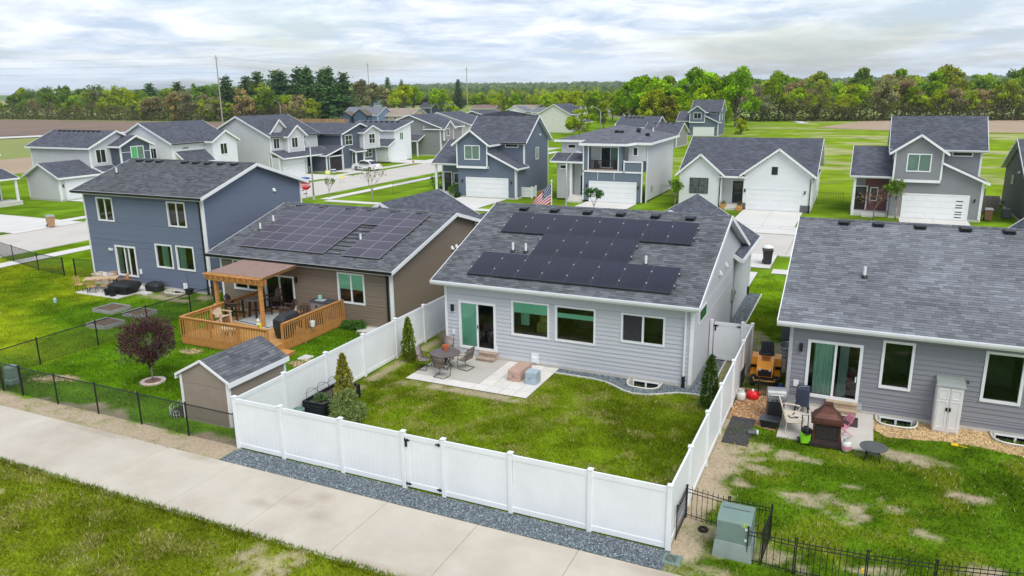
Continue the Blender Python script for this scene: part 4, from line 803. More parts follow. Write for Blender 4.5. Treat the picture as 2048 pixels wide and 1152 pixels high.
def sling_chair():
    T=thing('patio_chair','x','chair')
    for s in (-1,1):
        mb=MB(); x=.27*s; mb.tube([(x,-.30,.98),(x,-.22,.60),(x,-.16,.42),(x,.22,.44),(x,.26,.36),(x,.20,.03),(x,-.26,.02)],.017,6); mb.build('side_frame',FRM,T,smooth=True)
        mb=MB(); mb.tube([(x,-.24,.66),(x,-.05,.66),(x,.20,.63),(x,.24,.44)],.016,6); mb.build('arm',FRM,T,smooth=True)
    mb=MB(); mb.tube([(-.27,-.26,.02),(.27,-.26,.02)],.017,6); mb.build('foot_bar',FRM,T)
    prof=[(-.31,1.0),(-.285,.9),(-.22,.60),(-.165,.44),(-.05,.425),(.12,.435),(.23,.43)]
    mb=MB()
    for (y0,z0),(y1,z1) in zip(prof,prof[1:]): mb.hexa([(-.255,y0,z0-.012),(.255,y0,z0-.012),(.255,y1,z1-.012),(-.255,y1,z1-.012)],[(-.255,y0,z0),(.255,y0,z0),(.255,y1,z1),(-.255,y1,z1)])
    mb.build('sling_seat',SLING,T,smooth=True); return T
c0=sling_chair(); GC='sling chairs around the round patio table'
for i,(x,y,rz,lb) in enumerate(((-15.25,25.82,R(-6),'brown sling patio chair with its back to the camera, in front of round table'),(-14.78,27.05,R(82),'brown sling patio chair right of the round table near the steps'),(-16.42,26.35,R(-82),'brown sling patio chair left of the round table on the lawn side'),(-16.15,27.72,R(172),'brown sling patio chair behind the round table by the house corner'))):
    c=c0 if i==0 else copy_tree(c0); at_(c,x,y,.035,rz); c['label']=lb; c['group']=GC
T=thing('patio_table','round bronze patio table with orange flower pot on it','table',(-15.6,26.75,.035))
mb=MB()
for r0,r1,z in ((0.02,.13,.72),(.14,.36,.722),(.37,.52,.72),(.53,.66,.722)): mb.lathe((-15.6,26.75,.035),[(r1,z-.03),(r1,z),(r0,z),(r0,z-.02)],28)
mb.lathe((-15.6,26.75,.035),[(.66,.69),(.66,.705),(.02,.705)],28); mb.build('table_top',M('slate_top',(.14,.115,.115),.55,var=.12),T); mb=MB(); mb.tube([(-15.6,26.75,.04),(-15.6,26.75,.74)],.05,10)
for k in range(4): a=R(45+90*k); mb.tube([(-15.6+.32*math.cos(a),26.75+.32*math.sin(a),.05),(-15.6+.12*math.cos(a),26.75+.12*math.sin(a),.3),(-15.6+.3*math.cos(a),26.75+.3*math.sin(a),.70)],.022,6)
mb.build('pedestal',FRM,T)
T=thing('flower_pot','orange clay flower pot standing on the round patio table','flower pot',(-15.72,27.0,.76)); mb=MB(); mb.lathe((-15.72,27,.76),[(.10,0),(.135,.17),(.15,.17),(.15,.22),(.12,.22),(.11,.16)],16); mb.build('pot',M('terracotta',(.55,.13,.05),.6),T,smooth=False); mb=MB(); mb.lathe((-15.72,27,.90),[(.12,0),(.115,.025),(.03,.04)],12); mb.build('potting_soil',M('soil',(.07,.05,.035),.95),T); mb=MB(); mb.tube([(-15.72,27,.92),(-15.70,27.03,1.06)],.006,5); mb.build('stem',M('dry_stem',(.45,.38,.2),.9),T)
def covered(name,label,x0,x1,y0,y1,h,c,rz=0):
    """fabric cover over a box: slightly sagging, tucked and creased"""
    rs=np.random.RandomState(int(abs(x0*100))%97); mb=MB(); n=10; cx,cy=(x0+x1)/2,(y0+y1)/2; ring=[]; W_,D_=(x1-x0)/2,(y1-y0)/2; per=40
    for j,z in enumerate((0.,.12,.3,.55,.8,.95,1.)):
        row=[]
        for k in range(per):
            a=2*math.pi*k/per; ca_,sa_=math.cos(a),math.sin(a); e=.22; x=W_*math.copysign(abs(ca_)**e,ca_); y=D_*math.copysign(abs(sa_)**e,sa_); w=1+.035*(rs.rand()-.5)*(1.6 if j<4 else .3)-(.03 if j==6 else 0); row.append((cx+x*w,cy+y*w,.04+h*z+.01*(rs.rand()-.5)))
        ring.append(row)
    vs=[p for r in ring for p in r]; fs=[(j*per+k,j*per+(k+1)%per,(j+1)*per+(k+1)%per,(j+1)*per+k) for j in range(6) for k in range(per)]; mb.idx(vs,fs); mb.poly([(x*.0+p[0],p[1],p[2]+.005) for x,p in ((0,p) for p in ring[-1])])
    T=thing(name,label,'cover',(cx,cy,.04)); mb.build('cover',M('cover_'+name+str(int(c[0]*100)),c,.8,var=.12,scale=4,bump=.3,bscale=12),T,smooth=False)
    mb=MB(); mb.bar((cx-W_*.2,y0-.012,.04+h*.55),(cx+W_*.2,y0-.012,.04+h*.55),.012,.05); mb.build('cover_handle',M('cover_strap'+str(int(c[0]*100)),tuple(v*.8 for v in c),.8),T)
    T.rotation_euler=(0,0,rz); return T
covered('covered_bench','tan fabric cover over a long low bench on the pavers',-12.55,-11.95,26.45,27.75,.42,(.46,.31,.25))
covered('covered_heater','pale blue grey fabric cover over a square box at the paver edge',-11.72,-11.22,26.40,26.95,.50,(.36,.44,.50))
# dry ornamental grass at the house corner
def sprigs(name,label,cat,x,y,n,h,sp,c,w=.012,seed=1,leaf=False):
    rs=np.random.RandomState(seed); mb=MB()
    for i in range(n):
        a=rs.rand()*6.28; l=h*(.6+.6*rs.rand()); d=sp*(.3+rs.rand()); t=.7+.6*rs.rand()
        p0=Vector((x+.04*rs.randn(),y+.04*rs.randn(),0)); p1=p0+Vector((math.cos(a)*d*.4,math.sin(a)*d*.4,l*.65)); p2=p0+Vector((math.cos(a)*d,math.sin(a)*d,l*(.95 if d<h*.6 else .7))); s=Vector((-math.sin(a),math.cos(a),0))*w
        mb.poly([p0-s,p0+s,p1+s*.8],0,t); mb.poly([p0-s,p1+s*.8,p1-s*.8],0,t); mb.poly([p1-s*.8,p1+s*.8,p2],0,t)
    T=thing(name,label,cat,(x,y,0)); mb.build('stems',mat(name+'_stems'+str(seed),c,.85,var=0,tone=True,trans=.25),T); return T
sprigs('dry_grass_clump','straw coloured dry grass clump at the left corner of the solar house','grass clump',-17.1,29.1,46,.95,.45,(.42,.34,.19),seed=3)
# ---- leafy things near the camera
LEAF=mat('leaf',(1,1,1),.6,var=0,tone=True,trans=.35,spec=.25)
def leafcloud(name,P,Nrm,size,tones,mtl,parent,aspect=.55,seed=0):
    """one small bent leaf blade (two triangles) at every point"""
    rs=np.random.RandomState(seed); n=len(P); d=rs.randn(n,3)+Nrm*1.2; d/=np.linalg.norm(d,axis=1)[:,None]; a=np.cross(d,rs.randn(n,3)); a/=np.linalg.norm(a,axis=1)[:,None]
    s=(size*(.6+.8*rs.rand(n)))[:,None]; V=np.stack([P-a*s*aspect*.5,P+d*s*.55+a*s*aspect*.15,P+a*s*aspect*.5,P-d*s*.45],1).reshape(-1,3); o=ORG[parent.name]; V=V-np.array(o)
    i=4*np.arange(n)[:,None]; F=np.concatenate([i+np.array([[0,3,1]]),i+np.array([[3,2,1]])],0); ob=tris(name,V,F,np.repeat(tones,4,0),mtl,None); ob.parent=parent; ORG[ob.name]=o; return ob
def arborvitae(label,x,y,h,r,c,seed,group='columnar cedars in the fenced yard'):
    T=thing('columnar_cedar',label,'shrub',(x,y,0),group); rs=np.random.RandomState(seed); n=2200; z=h*(.03+.97*rs.rand(n)**.85); prof=r*np.minimum(1,(z/h)*4+.55)*np.clip(1-(z/h),0,1)**.55; a=rs.rand(n)*6.28; lump=1+.22*np.sin(a*5+z*3.1)+.15*np.sin(a*9-z*7); q=prof*lump*(.55+.5*rs.rand(n)**.4); P=np.stack([x+q*np.cos(a),y+q*np.sin(a),z],-1); Nn_=np.stack([np.cos(a)*.6,np.sin(a)*.6,np.ones(n)*1.6],-1)
    t=np.array(c)*(.55+.9*rs.rand(n,1))*(.75+.3*(lump-.8))[:,None]; t=np.where((rs.rand(n)<.12)[:,None],t*np.array([1.6,1.35,.9]),t); leafcloud('foliage',P,Nn_,.11,t,LEAF,T,.5,seed)
    mb=MB(); mb.tube([(x,y,0),(x,y,h*.8)],[.04,.01],6); mb.build('trunk',M('bark',(.10,.075,.055),.9),T); return T
arborvitae('narrow green columnar cedar by the left fence near the patio table',-17.55,26.9,2.05,.34,(.19,.27,.02),1)
arborvitae('dark green columnar cedar in front of the right fence near the window well',-4.42,27.0,2.1,.37,(.085,.155,.025),2)
arborvitae('yellow green pointed cedar behind the fluffy pine by the raised bed',-16.75,21.2,2.35,.42,(.34,.34,.04),3)
def puff(name,label,x,y,blobs,n,size,c,seed,cat='shrub',fol='foliage',bright=None):
    T=thing(name,label,cat,(x,y,0)); rs=np.random.RandomState(seed); Ps=[];Ns=[];ts=[]
    for bx,by,bz,rr in blobs:
        k=int(n*rr*rr/sum(b[3]**2 for b in blobs)); d=rs.randn(k,3); d/=np.linalg.norm(d,axis=1)[:,None]; q=rr*(.6+.45*rs.rand(k,1)); p=d*q*np.array([1,1,.85])+np.array([x+bx,y+by,bz]); ok=p[:,2]>.03; Ps.append(p[ok]); Ns.append(d[ok]); ts.append(np.array(c)*(.6+.8*rs.rand(ok.sum(),1)))
    leafcloud(fol,np.concatenate(Ps),np.concatenate(Ns),size,np.concatenate(ts),LEAF,T,.35,seed); return T
puff('dwarf_pine','fluffy blue green dwarf pine bush beside the black raised bed',-16.35,20.6,[(0,0,.45,.5),(.35,-.2,.35,.42),(-.3,.15,.5,.42),(.05,.1,.85,.42),(.45,.15,.4,.4),(.1,-.35,.3,.4)],3600,.13,(.25,.32,.10),9)
puff('dwarf_conifer','low dark green creeping conifer at the foot of the pine inside the fence',-15.9,19.75,[(0,0,.18,.3),(.3,.1,.16,.28),(.6,.0,.14,.22)],1000,.10,(.12,.20,.08),10)
puff('green_shrub','low green leafy shrub at the back wall of the brown house',-22.75,29.85,[(0,0,.2,.33),(.4,.05,.22,.32),(-.4,0,.18,.3)],1300,.14,(.09,.22,.03),12)
mb=MB()
for dx,dy,r in ((0,0,.16),(.28,.06,.13),(-.2,.18,.12)): mb.lathe((-15.3+dx,20.05+dy,0),[(r,0),(r*.95,.08),(r*.5,.14)],7)
tag(mb.build('rock',M('grey_rock',(.24,.27,.31),.9,var=.2),at=(-15.3,20.05,0)),'small heap of grey rocks in front of the dwarf pine','rock')
# ---- black metal raised bed with hoops
T=thing('raised_bed','black corrugated metal raised bed with wire hoops inside the fence corner','raised bed',(-17.75,21.45,0)); BM=M('black_corrugated',(.022,.026,.034),.35,metal=.4)
x0,x1,y0,y1,h=-18.12,-17.2,20.5,22.7,.52
def corr(mb,a,b,h,n=6):
    A=Vector((*a,0));B=Vector((*b,0)); d=(B-A).normalized(); nn=Vector((d.y,-d.x,0)); prof=[]
    for k in range(n*6+1): z=h*k/(n*6); prof.append((z,.02*math.sin(2*math.pi*k/6)))
    for (za,ta),(zb,tb) in zip(prof,prof[1:]):
        mb.poly([A+nn*ta+Vector((0,0,za)),B+nn*ta+Vector((0,0,za)),B+nn*tb+Vector((0,0,zb)),A+nn*tb+Vector((0,0,zb))])
for a,b in (((x0,y0),(x1,y0)),((x1,y0),(x1,y1)),((x1,y1),(x0,y1)),((x0,y1),(x0,y0))): mb=MB(); corr(mb,a,b,h); mb.build('side_wall',BM,T)
for q in ((x0,y0),(x1,y0),(x0,y1),(x1,y1)): mb=MB(); mb.tube([(*q,0),(*q,h+.01)],.045,8); mb.build('corner_post',BM,T)
mb=MB(); 
for a,b in (((x0,y0),(x1,y0)),((x1,y0),(x1,y1)),((x1,y1),(x0,y1)),((x0,y1),(x0,y0))): mb.bar((*a,h+.01),(*b,h+.01),.06,.025)
mb.build('rim',BM,T); mb=MB(); mb.poly([(x0,y0,.40),(x1,y0,.40),(x1,y1,.40),(x0,y1,.40)]); mb.build('soil',M('bed_soil',(.10,.082,.06),.95,var=.3,scale=8,bump=.5,bscale=20),T)
for k in range(4):
    y=y0+.15+k*(y1-y0-.3)/3; mb=MB(); mb.tube([(x0+.05,y,.4),(x0+.05,y,.75)]+[(x0+.05+.34*(1-math.cos(a)),y,.75+.30*math.sin(a)) for a in [math.pi*i/10 for i in range(1,10)]]+[(x0+.73,y,.75),(x0+.73,y,.4)],.009,5); mb.build('hoop',BLACK,T,smooth=True)
mb=MB(); mb.tube([(x0+.05,y0+.1,.78),(x0+.05,y1-.1,.78)],.008,5); mb.build('hoop_bar',BLACK,T)
puff('cabbage_plant','green leafy plant growing in the black raised bed',-17.75,21.0,[(0,0,.52,.22),(.12,.12,.48,.18)],500,.13,(.14,.24,.09),21,'plant'); 
mb=MB(); mb.lathe((-18.0,20.1,0),[(.2,0),(.2,.4),(.17,.42),(.17,.3)],14); tag(mb.build('green_bucket',M('bucket_green',(.20,.30,.25),.5),at=(-18,20.1,0)),'pale green bucket in the fence corner before the raised bed','bucket')
# ================================================================ shed, purple tree, deck
SHEDM=M('shed_paint',(.285,.235,.19),.7,var=.07,bump=.2,bscale=60)
T=thing('garden_shed','brown garden shed with white corner trim and dark shingle gable roof','shed',(-20.75,21,0)); a,b,c,d=-21.93,-19.62,18.42,21.35
F=Face((a,c,0),'S'); F2=Face((b,c,0),'E'); F3=Face((b,d,0),'N'); F4=Face((a,d,0),'W'); mb=MB(); w=b-a; he=1.78; hr=2.40
for f,ww,gb in ((F,w,1),(F2,d-c,0),(F3,w,1),(F4,d-c,0)): mb.poly([f.p(0,.06),f.p(ww,.06),f.p(ww,he),f.p(ww/2,hr),f.p(0,he)] if gb else [f.p(0,.06),f.p(ww,.06),f.p(ww,he),f.p(0,he)])
mb.build('wall',SHEDM,T); mb=MB(); mb.box(a,b,c,d,-.05,.07); mb.build('floor_frame',WOODW,T)
mb=MB(); mb.bar(F.p(.0,1.52,.008),F.p(w,1.52,.008),.012,.02); mb.build('panel_seam',SHEDM,T)
for f,u in ((F,0),(F,w-.08),(F2,0),(F2,d-c-.08)): mb=MB(); f.box(mb,u-.01,u+.09,.06,he,0,.025); mb.build('corner_trim',WHITE,T)
r=gable(T,a-.12,b+.12,c-.08,d+.08,1.80,2.47,'y',(a+b)/2,th=.05,trim=WHITE,rake=False); mb=MB()
for xx in (a-.12,b+.12): mb.bar((xx,c-.09,1.77),((a+b)/2,c-.09,2.44),.03,.09)
mb.build('rake_trim',WHITE,r)
sx=(b-a)/2+.12; ln=math.hypot(sx,.67)
slope_shingles(r,(b+.13,c-.09,1.795),(0,1,0),(-sx/ln,0,.67/ln),d-c+.18,ln,ex=.15,tab=.33,seed=31,tones=(.75,1.2)); slope_shingles(r,(a-.13,d+.09,1.795),(0,-1,0),(sx/ln,0,.67/ln),d-c+.18,ln,ex=.15,tab=.33,seed=32,tones=(.75,1.2))
# wire-edged flower bed by the shed
T=thing('flower_bed','dark mulch flower bed ringed by white wire edging beside the shed','flower bed',(-22.35,19.0,0)); mb=MB(); P=[(-22.35+.62*math.cos(a)*(1.0 if math.cos(a)<0 else .6),19.0+.72*math.sin(a)) for a in [2*math.pi*k/24 for k in range(24)]]; mb.prism(P,-.01,.03); mb.build('mulch',M('black_mulch',(.035,.03,.028),.95,var=.4,scale=18),T)
EDG=M('wire_edging',(.62,.66,.66),.5)
for k in range(4,20):
    p,q=P[k],P[(k+1)%24]; mb=MB(); mb.tube([(*p,0),(p[0],p[1],.22),((p[0]+q[0])/2,(p[1]+q[1])/2,.32),(q[0],q[1],.22),(*q,0)],.008,5); mb.bar((*p,.12),(*q,.12),.01,.01); mb.build('wire_hoop',EDG,T)
# ---- trees near the camera
def grow(mb,p,d,l,r,depth,rs,tips,spread=.55,upb=.12,segs=3,minr=.006):
    pts=[Vector(p)]; rr=[r]; d=Vector(d).normalized()
    for s in range(segs): d=(d+Vector(rs.randn(3))*.12+Vector((0,0,upb*.4))).normalized(); pts.append(pts[-1]+d*l/segs); rr.append(max(minr,r*(1-.35*(s+1)/segs)))
    mb.tube(pts,rr,7 if depth>2 else 5,cap=False); tips.append((pts[-1],d,depth)); tips.append((pts[-2],d,depth))
    if depth<=0: return
    k=3 if depth>1 else 3
    for i in range(k):
        a=2*math.pi*(i+rs.rand()*.6)/k; o=d.orthogonal().normalized(); b_=d.cross(o); nd=(d+(o*math.cos(a)+b_*math.sin(a))*spread*(.7+.6*rs.rand())+Vector((0,0,upb))).normalized()
        grow(mb,pts[-1] if i else pts[-2].lerp(pts[-1],.6),nd,l*(.62+.2*rs.rand()),rr[-1]*.72,depth-1,rs,tips,spread,upb,segs,minr)
def leafy_tree(name,label,x,y,h,r,c,seed,trunk_h=.3,n=3500,size=.10,bark=(.16,.12,.09),cat='tree',depth=4,group=None,spread=.55,zs=1.,c2=None,sparse=1.):
    rs=np.random.RandomState(seed); T=thing(name,label,cat,(x,y,0),group); mb=MB(); tips=[]
    mb.tube([(x,y,-.05),(x+.01,y,h*trunk_h*.5),(x,y,h*trunk_h)],[h*.018,h*.014,h*.013],8); 
    for i in range(5): a=2*math.pi*i/5+rs.rand(); grow(mb,(x,y,h*trunk_h*(.9+.1*rs.rand())),(math.cos(a)*spread*1.2,math.sin(a)*spread*1.2,1),h*(1-trunk_h)*.36,h*.008,depth-1,rs,tips,spread)
    mb.build('trunk',mat('bark_%d'%int(bark[0]*1000),bark,.9,var=.2,scale=10),T,smooth=True)
    tp=[t for t in tips if t[2]<=1]; ctr=Vector((x,y,h*(.5+trunk_h/2))); Ps=[]; 
    sx_=max(max(abs(t[0].x-x) for t in tp),max(abs(t[0].y-y) for t in tp)); sz_=max(t[0].z for t in tp); 
    for i in range(n):
        t=tp[rs.randint(len(tp))]; p=np.array(t[0])+rs.randn(3)*r*.13; Ps.append(p)
    Ps=np.array(Ps); Ps=Ps[Ps[:,2]>h*trunk_h*.8]; Nn_=Ps-np.array([x,y,h*.6]); Nn_/=np.linalg.norm(Nn_,axis=1)[:,None]+1e-6; t=np.array(c)*(.5+1.0*rs.rand(len(Ps),1))
    if c2 is not None: t=np.where((rs.rand(len(Ps))<.25)[:,None],np.array(c2)*(.6+.8*rs.rand(len(Ps),1)),t)
    leafcloud('crown',Ps,Nn_,size,t,LEAF,T,.6,seed); return T
T=leafy_tree('plum_tree','young purple leaved plum tree in a round stone ring on the left lawn',-26.15,20.6,2.25,.8,(.060,.028,.036),5,.30,500,.085,(.24,.21,.18),c2=(.10,.055,.05),spread=.42)
rs=np.random.RandomState(8); d=rs.randn(6500,3); d/=np.linalg.norm(d,axis=1)[:,None]; lump=1+.16*np.sin(d[:,0]*7+d[:,2]*5)+.12*np.sin(d[:,1]*11-d[:,2]*4); q=(.35+.7*rs.rand(6500)**.5)*lump; P=np.stack([-26.15+1.02*d[:,0]*q,20.6+1.02*d[:,1]*q,1.85+.92*d[:,2]*q*np.where(d[:,2]<0,1.05,1)],-1); narrow=np.clip((P[:,2]-.55)/.9,.25,1); P[:,0]=-26.15+(P[:,0]+26.15)*narrow; P[:,1]=20.6+(P[:,1]-20.6)*narrow
leafcloud('outer_crown',P,d,.085,np.where(rs.rand(6500,1)<.3,np.array([[.17,.085,.075]]),np.array([[.090,.033,.045]]))*(.5+1.0*rs.rand(6500,1)),LEAF,T,.6,8)
T=thing('tree_ring','pale round stone ring around the foot of the purple tree','stone ring',(-26.15,20.6,0)); mb=MB()
for k in range(10): 
    a0,a1=2*math.pi*k/10+.015,2*math.pi*(k+1)/10-.015; q=lambda r,a,z:(-26.15+r*math.cos(a),20.6+r*math.sin(a),z)
    mb=MB(); n=4; A=[a0+(a1-a0)*i/n for i in range(n+1)]; mb.prism([q(.5,a,0)[:2] for a in A]+[q(.33,a,0)[:2] for a in A[::-1]],-.02,.06); mb.build('stone',M('ring_stone',(.58,.47,.42),.85,rnd=.08),T)
mb=MB(); mb.lathe((-26.15,20.6,0),[(.34,0),(.3,.05),(.1,.07)],18); mb.build('mulch',M('ring_mulch',(.20,.11,.08),.95,var=.5,scale=20),T)
# ---- utility pedestal, stepping slab, straw
T=thing('utility_pedestal','small green utility pedestal behind the chain link corner at the left edge','utility box',(-31.45,18.15,0)); mb=MB(); 
for s,z0,z1 in ((.24,0,.25),(.21,.25,.78)): mb.rbox(-31.45-s,-31.45+s,18.15-s,18.15+s,z0,z1,.05)
mb.build('housing',M('utility_green',(.16,.24,.19),.6,var=.08),T)
mb=MB(); mb.rbox(-22.4,-21.9,25.15,25.75,-.02,.05,.02); tag(mb.build('stepping_slab',CONCW,at=(-22.1,25.4,0)),'grey stepping slab in the lawn beside the shed roof','slab'); mb=MB(); mb.rbox(-22.3,-20.9,29.5,30.25,-.02,.09,.02); tag(mb.build('door_slab',CONCW,at=(-21.6,29.9,0)),'concrete slab at the back corner of the brown house','slab')
stones('straw',[(-22.3,24.5),(-21.5,24.45),(-21.3,25.0),(-21.6,25.2),(-22.2,24.9)],900,.05,[(.62,.46,.22),(.75,.6,.33)],'golden straw strewn on the lawn beside the shed','straw',.2,3.5); stones('straw',[(-28.1,23.8),(-27.4,23.8),(-27.2,24.2),(-27.9,24.3)],700,.05,[(.62,.5,.25),(.72,.6,.34)],'straw strewn on the lawn in front of the deck','straw',.2,3.5); stones('straw',[(-31.2,18.7),(-29.9,19.1),(-29.6,19.6),(-30.6,19.4)],700,.05,[(.66,.52,.28),(.76,.64,.4)],'pale straw strewn behind the chain link corner','straw',.2,3.5)
# ================================================================ cedar deck with pergola
DX0,DX1,DY0,DY1,DZ=-28.95,-23.6,24.75,30.26,.44
T=thing('deck','orange cedar deck with baluster railing behind the brown house','deck',(-26.3,27.5,0)); DECK=T
n=38; pm=None; pw=(DY1-DY0)/n
for k in range(n):
    if pm is None: mb=MB(); mb.rbox(DX0,DX1,DY0+.004,DY0+pw-.004,DZ-.03,DZ,.004); pm=mb.build('deck_board',M('deck_wood',(.50,.27,.09),.6,var=.18,scale=2.5,stretch=(1,8,1),rnd=.1),T); continue
    o=pm.copy(); COL.objects.link(o); o.parent=T; o.location=(0,k*pw,0)
for a,b in (((DX0,DY0),(DX1,DY0)),((DX1,DY0),(DX1,DY1)),((DX0,DY1),(DX0,DY0))): mb=MB(); mb.bar((*a,.22),(*b,.22),.04,.36); mb.build('rim_joist',WOOD,T)
def railing(a,b,zt=1.36,zb=.12,sp=.15):
    A=Vector((*a,0));B=Vector((*b,0)); d=B-A; Lr=d.length; d.normalize(); nn=Vector((d.y,-d.x,0)); z=Vector((0,0,1)); mb=MB(); mb.bar(A+z*zt,B+z*zt,.14,.04); mb.build('handrail',WOOD,T); mb=MB(); mb.bar(A+z*(zt-.10)-nn*.01,B+z*(zt-.10)-nn*.01,.035,.09); mb.build('top_rail',WOOD,T)
    for u in [Lr*i/max(1,round(Lr/1.7)) for i in range(max(1,round(Lr/1.7))+1)]: mb=MB(); c=A+d*min(max(u,.05),Lr-.05)-nn*.05; mb.box(c.x-.045,c.x+.045,c.y-.045,c.y+.045,.0,zt-.02); mb.build('post',WOOD,T)
    m=int(Lr/sp); first=None
    for k in range(m+1):
        c=A+d*(Lr*k/m)+nn*.035
        if first is None: mb=MB(); mb.box(-.019,.019,-.019,.019,zb,zt-.03); first=mb.build('baluster',WOOD); o=first
        else: o=first.copy(); COL.objects.link(o)
        o.parent=T; o.location=c-ORG[T.name]; o.rotation_euler=(0,0,random.uniform(-.05,.05))
railing((DX0,DY0),(DX1,DY0)); railing((DX1,DY0+.95),(DX1,DY1)); railing((DX0,DY1),(DX0,DY0))
steps('cedar steps at the open corner of the deck near the shed',-23.55,-22.9,25.62,(.20,),.6,WOOD) 
T=thing('pergola','cedar pergola with brown roofing sheet over the sliding door of the brown house','pergola',(-27.8,28.8,0))
for x in (-29.15,-26.25): mb=MB(); mb.rbox(x-.08,x+.08,27.25,27.41,DZ,2.62,.008); mb.build('post',WOOD,T)
for y in (27.21,27.45): mb=MB(); mb.bar((-29.6,y,2.68),(-25.95,y,2.68),.045,.25); mb.build('beam',WOOD,T)
for k in range(10): x=-29.45+k*.367; mb=MB(); mb.bar((x,26.95,2.82),(x,30.24,3.0),.045,.15); mb.build('rafter',WOOD,T)
for y in (27.0,27.2): mb=MB(); mb.bar((-29.62,y,2.93),(-25.95,y,2.93),.09,.04); mb.build('slat',WOOD,T)
mb=MB(); N_=44; ys=[27.3+ (30.22-27.3)*k/N_ for k in range(N_+1)]; zf=lambda y,k:2.945+(y-27.3)*.055+.012*(k%2)
for k in range(N_): mb.poly([(-29.55,ys[k],zf(ys[k],k)),(-25.98,ys[k],zf(ys[k],k)),(-25.98,ys[k+1],zf(ys[k+1],k+1)),(-29.55,ys[k+1],zf(ys[k+1],k+1))])
mb.build('roof_sheet',M('brown_roof_sheet',(.27,.175,.145),.75,var=.12,scale=4),T)
mb=MB(); mb.poly([(-28.35,27.45,DZ+.008),(-25.75,27.1,DZ+.008),(-25.45,29.6,DZ+.008),(-28.3,29.7,DZ+.008)]); mb.poly([(-28.25,27.55,DZ+.012),(-25.84,27.22,DZ+.012),(-25.56,29.5,DZ+.012),(-28.2,29.6,DZ+.012)],1); mb.poly([(-28.17,27.62,DZ+.016),(-25.91,27.32,DZ+.016),(-25.64,29.42,DZ+.016),(-28.13,29.52,DZ+.016)],2)
T=thing('outdoor_rug','pale grey outdoor rug with dark border line on the deck','rug',(-27,28.4,DZ)); mb.build('rug_cloth',[M('rug_pale',(.50,.51,.50),.95,var=.08,scale=6),M('rug_line',(.05,.06,.09),.95),M('rug_mid',(.46,.475,.47),.95,var=.1,scale=9)],T)
BRN=M('brown_poly_lumber',(.095,.062,.050),.6,rnd=.1); TAN=M('tan_poly_lumber',(.62,.49,.36),.6,rnd=.05); GRB=M('grey_brown_top',(.27,.215,.185),.6); DKB=M('espresso',(.028,.022,.02),.5)
def adirondack(name,label,x,y,z,rz,col,leg,tall=0.):
    T=thing(name,label,'chair'); s0=.36+tall
    def part(nm,f,c=col): mb=MB(); f(mb); return mb.build(nm,c,T)
    for k in range(5): part('seat_slat',lambda mb:mb.bar((-.27,-.22+.11*k,s0-.02+.02*k),(.27,-.22+.11*k,s0-.02+.02*k),.09,.025))
    for k in range(5):
        u=-.22+.11*k; top=s0+.62-.05*abs(k-2)**1.6; part('back_slat',lambda mb:mb.bar((u*.8,-.26,s0-.03),(u*1.15,-.48,top),.025,.095,upv=(1,0,0)))
    for s in (-1,1):
        part('arm',lambda mb:mb.bar((.33*s,-.42,s0+.22),(.33*s,.32,s0+.24),.12,.025)); part('front_leg',lambda mb:mb.bar((.30*s,.26,0),(.30*s,.24,s0+.22),.09,.05),leg); part('rear_leg',lambda mb:mb.bar((.28*s,-.46,0),(.28*s,-.30,s0+.22) if tall else (.28*s,.22,s0-.04),.04,.1),leg)
        if tall: part('stretcher',lambda mb:mb.bar((.29*s,-.42,.28),(.29*s,.26,.28),.03,.07),leg)
    if tall: part('foot_rest',lambda mb:mb.bar((-.3,.38,.22),(.3,.38,.22),.12,.03)); part('foot_rest_arm',lambda mb:mb.bar((-.3,.26,.2),(-.3,.40,.2),.03,.06),leg)
    return at_(T,x,y,z,rz)
adirondack('adirondack_chair','tan slatted adirondack chair beside the left pergola post on the deck',-28.55,26.95,DZ,R(-95),TAN,TAN)
adirondack('adirondack_chair','brown slatted adirondack chair in front of the sliding door on the deck',-26.35,29.2,DZ,R(100),BRN,BRN)
adirondack('bar_chair','tall brown slatted bar chair left of the round bar table on the deck',-28.55,27.85,DZ,R(-80),BRN,DKB,.32); adirondack('bar_chair','tall brown slatted bar chair behind the round bar table near the house wall',-27.55,29.45,DZ,R(165),BRN,DKB,.32)
T=thing('bar_table','round brown bar table with dark legs on the deck','table',(-27.85,28.55,DZ)); mb=MB(); mb.lathe((-27.85,28.55,DZ),[(.46,.93),(.48,.95),(.48,.98),(.02,.985)],26); mb.build('table_top',GRB,T)
for k in range(4): a=R(45+90*k); mb=MB(); mb.bar((-27.85+.34*math.cos(a),28.55+.34*math.sin(a),DZ),(-27.85+.25*math.cos(a),28.55+.25*math.sin(a),DZ+.93),.08,.08); mb.build('leg',DKB,T)
mb=MB(); mb.bar((-28.1,28.3,DZ+.35),(-27.6,28.8,DZ+.35),.05,.06); mb.bar((-28.1,28.8,DZ+.35),(-27.6,28.3,DZ+.35),.05,.06); mb.build('stretcher',DKB,T)
def small_table(label,x,y,r,h,col,round_=True):
    T=thing('side_table',label,'table',(x,y,DZ)); mb=MB(); mb.lathe((x,y,DZ),[(r,h-.03),(r,h),(.01,h+.002)],20) if round_ else mb.rbox(x-r,x+r,y-r,y+r,DZ+h-.04,DZ+h,.01); mb.build('table_top',col,T)
    for k in range(4): a=R(45+90*k); mb=MB(); mb.bar((x+r*.75*math.cos(a),y+r*.75*math.sin(a),DZ),(x+r*.65*math.cos(a),y+r*.65*math.sin(a),DZ+h-.03),.04,.04); mb.build('leg',col,T)
small_table('small round brown side table beside the brown adirondack chair',-25.72,29.75,.24,.5,BRN); small_table('low square brown side table beside the tan adirondack chair',-28.5,25.95,.28,.42,BRN,False); small_table('low round tan fire table behind the front deck railing',-26.85,25.7,.42,.40,TAN)
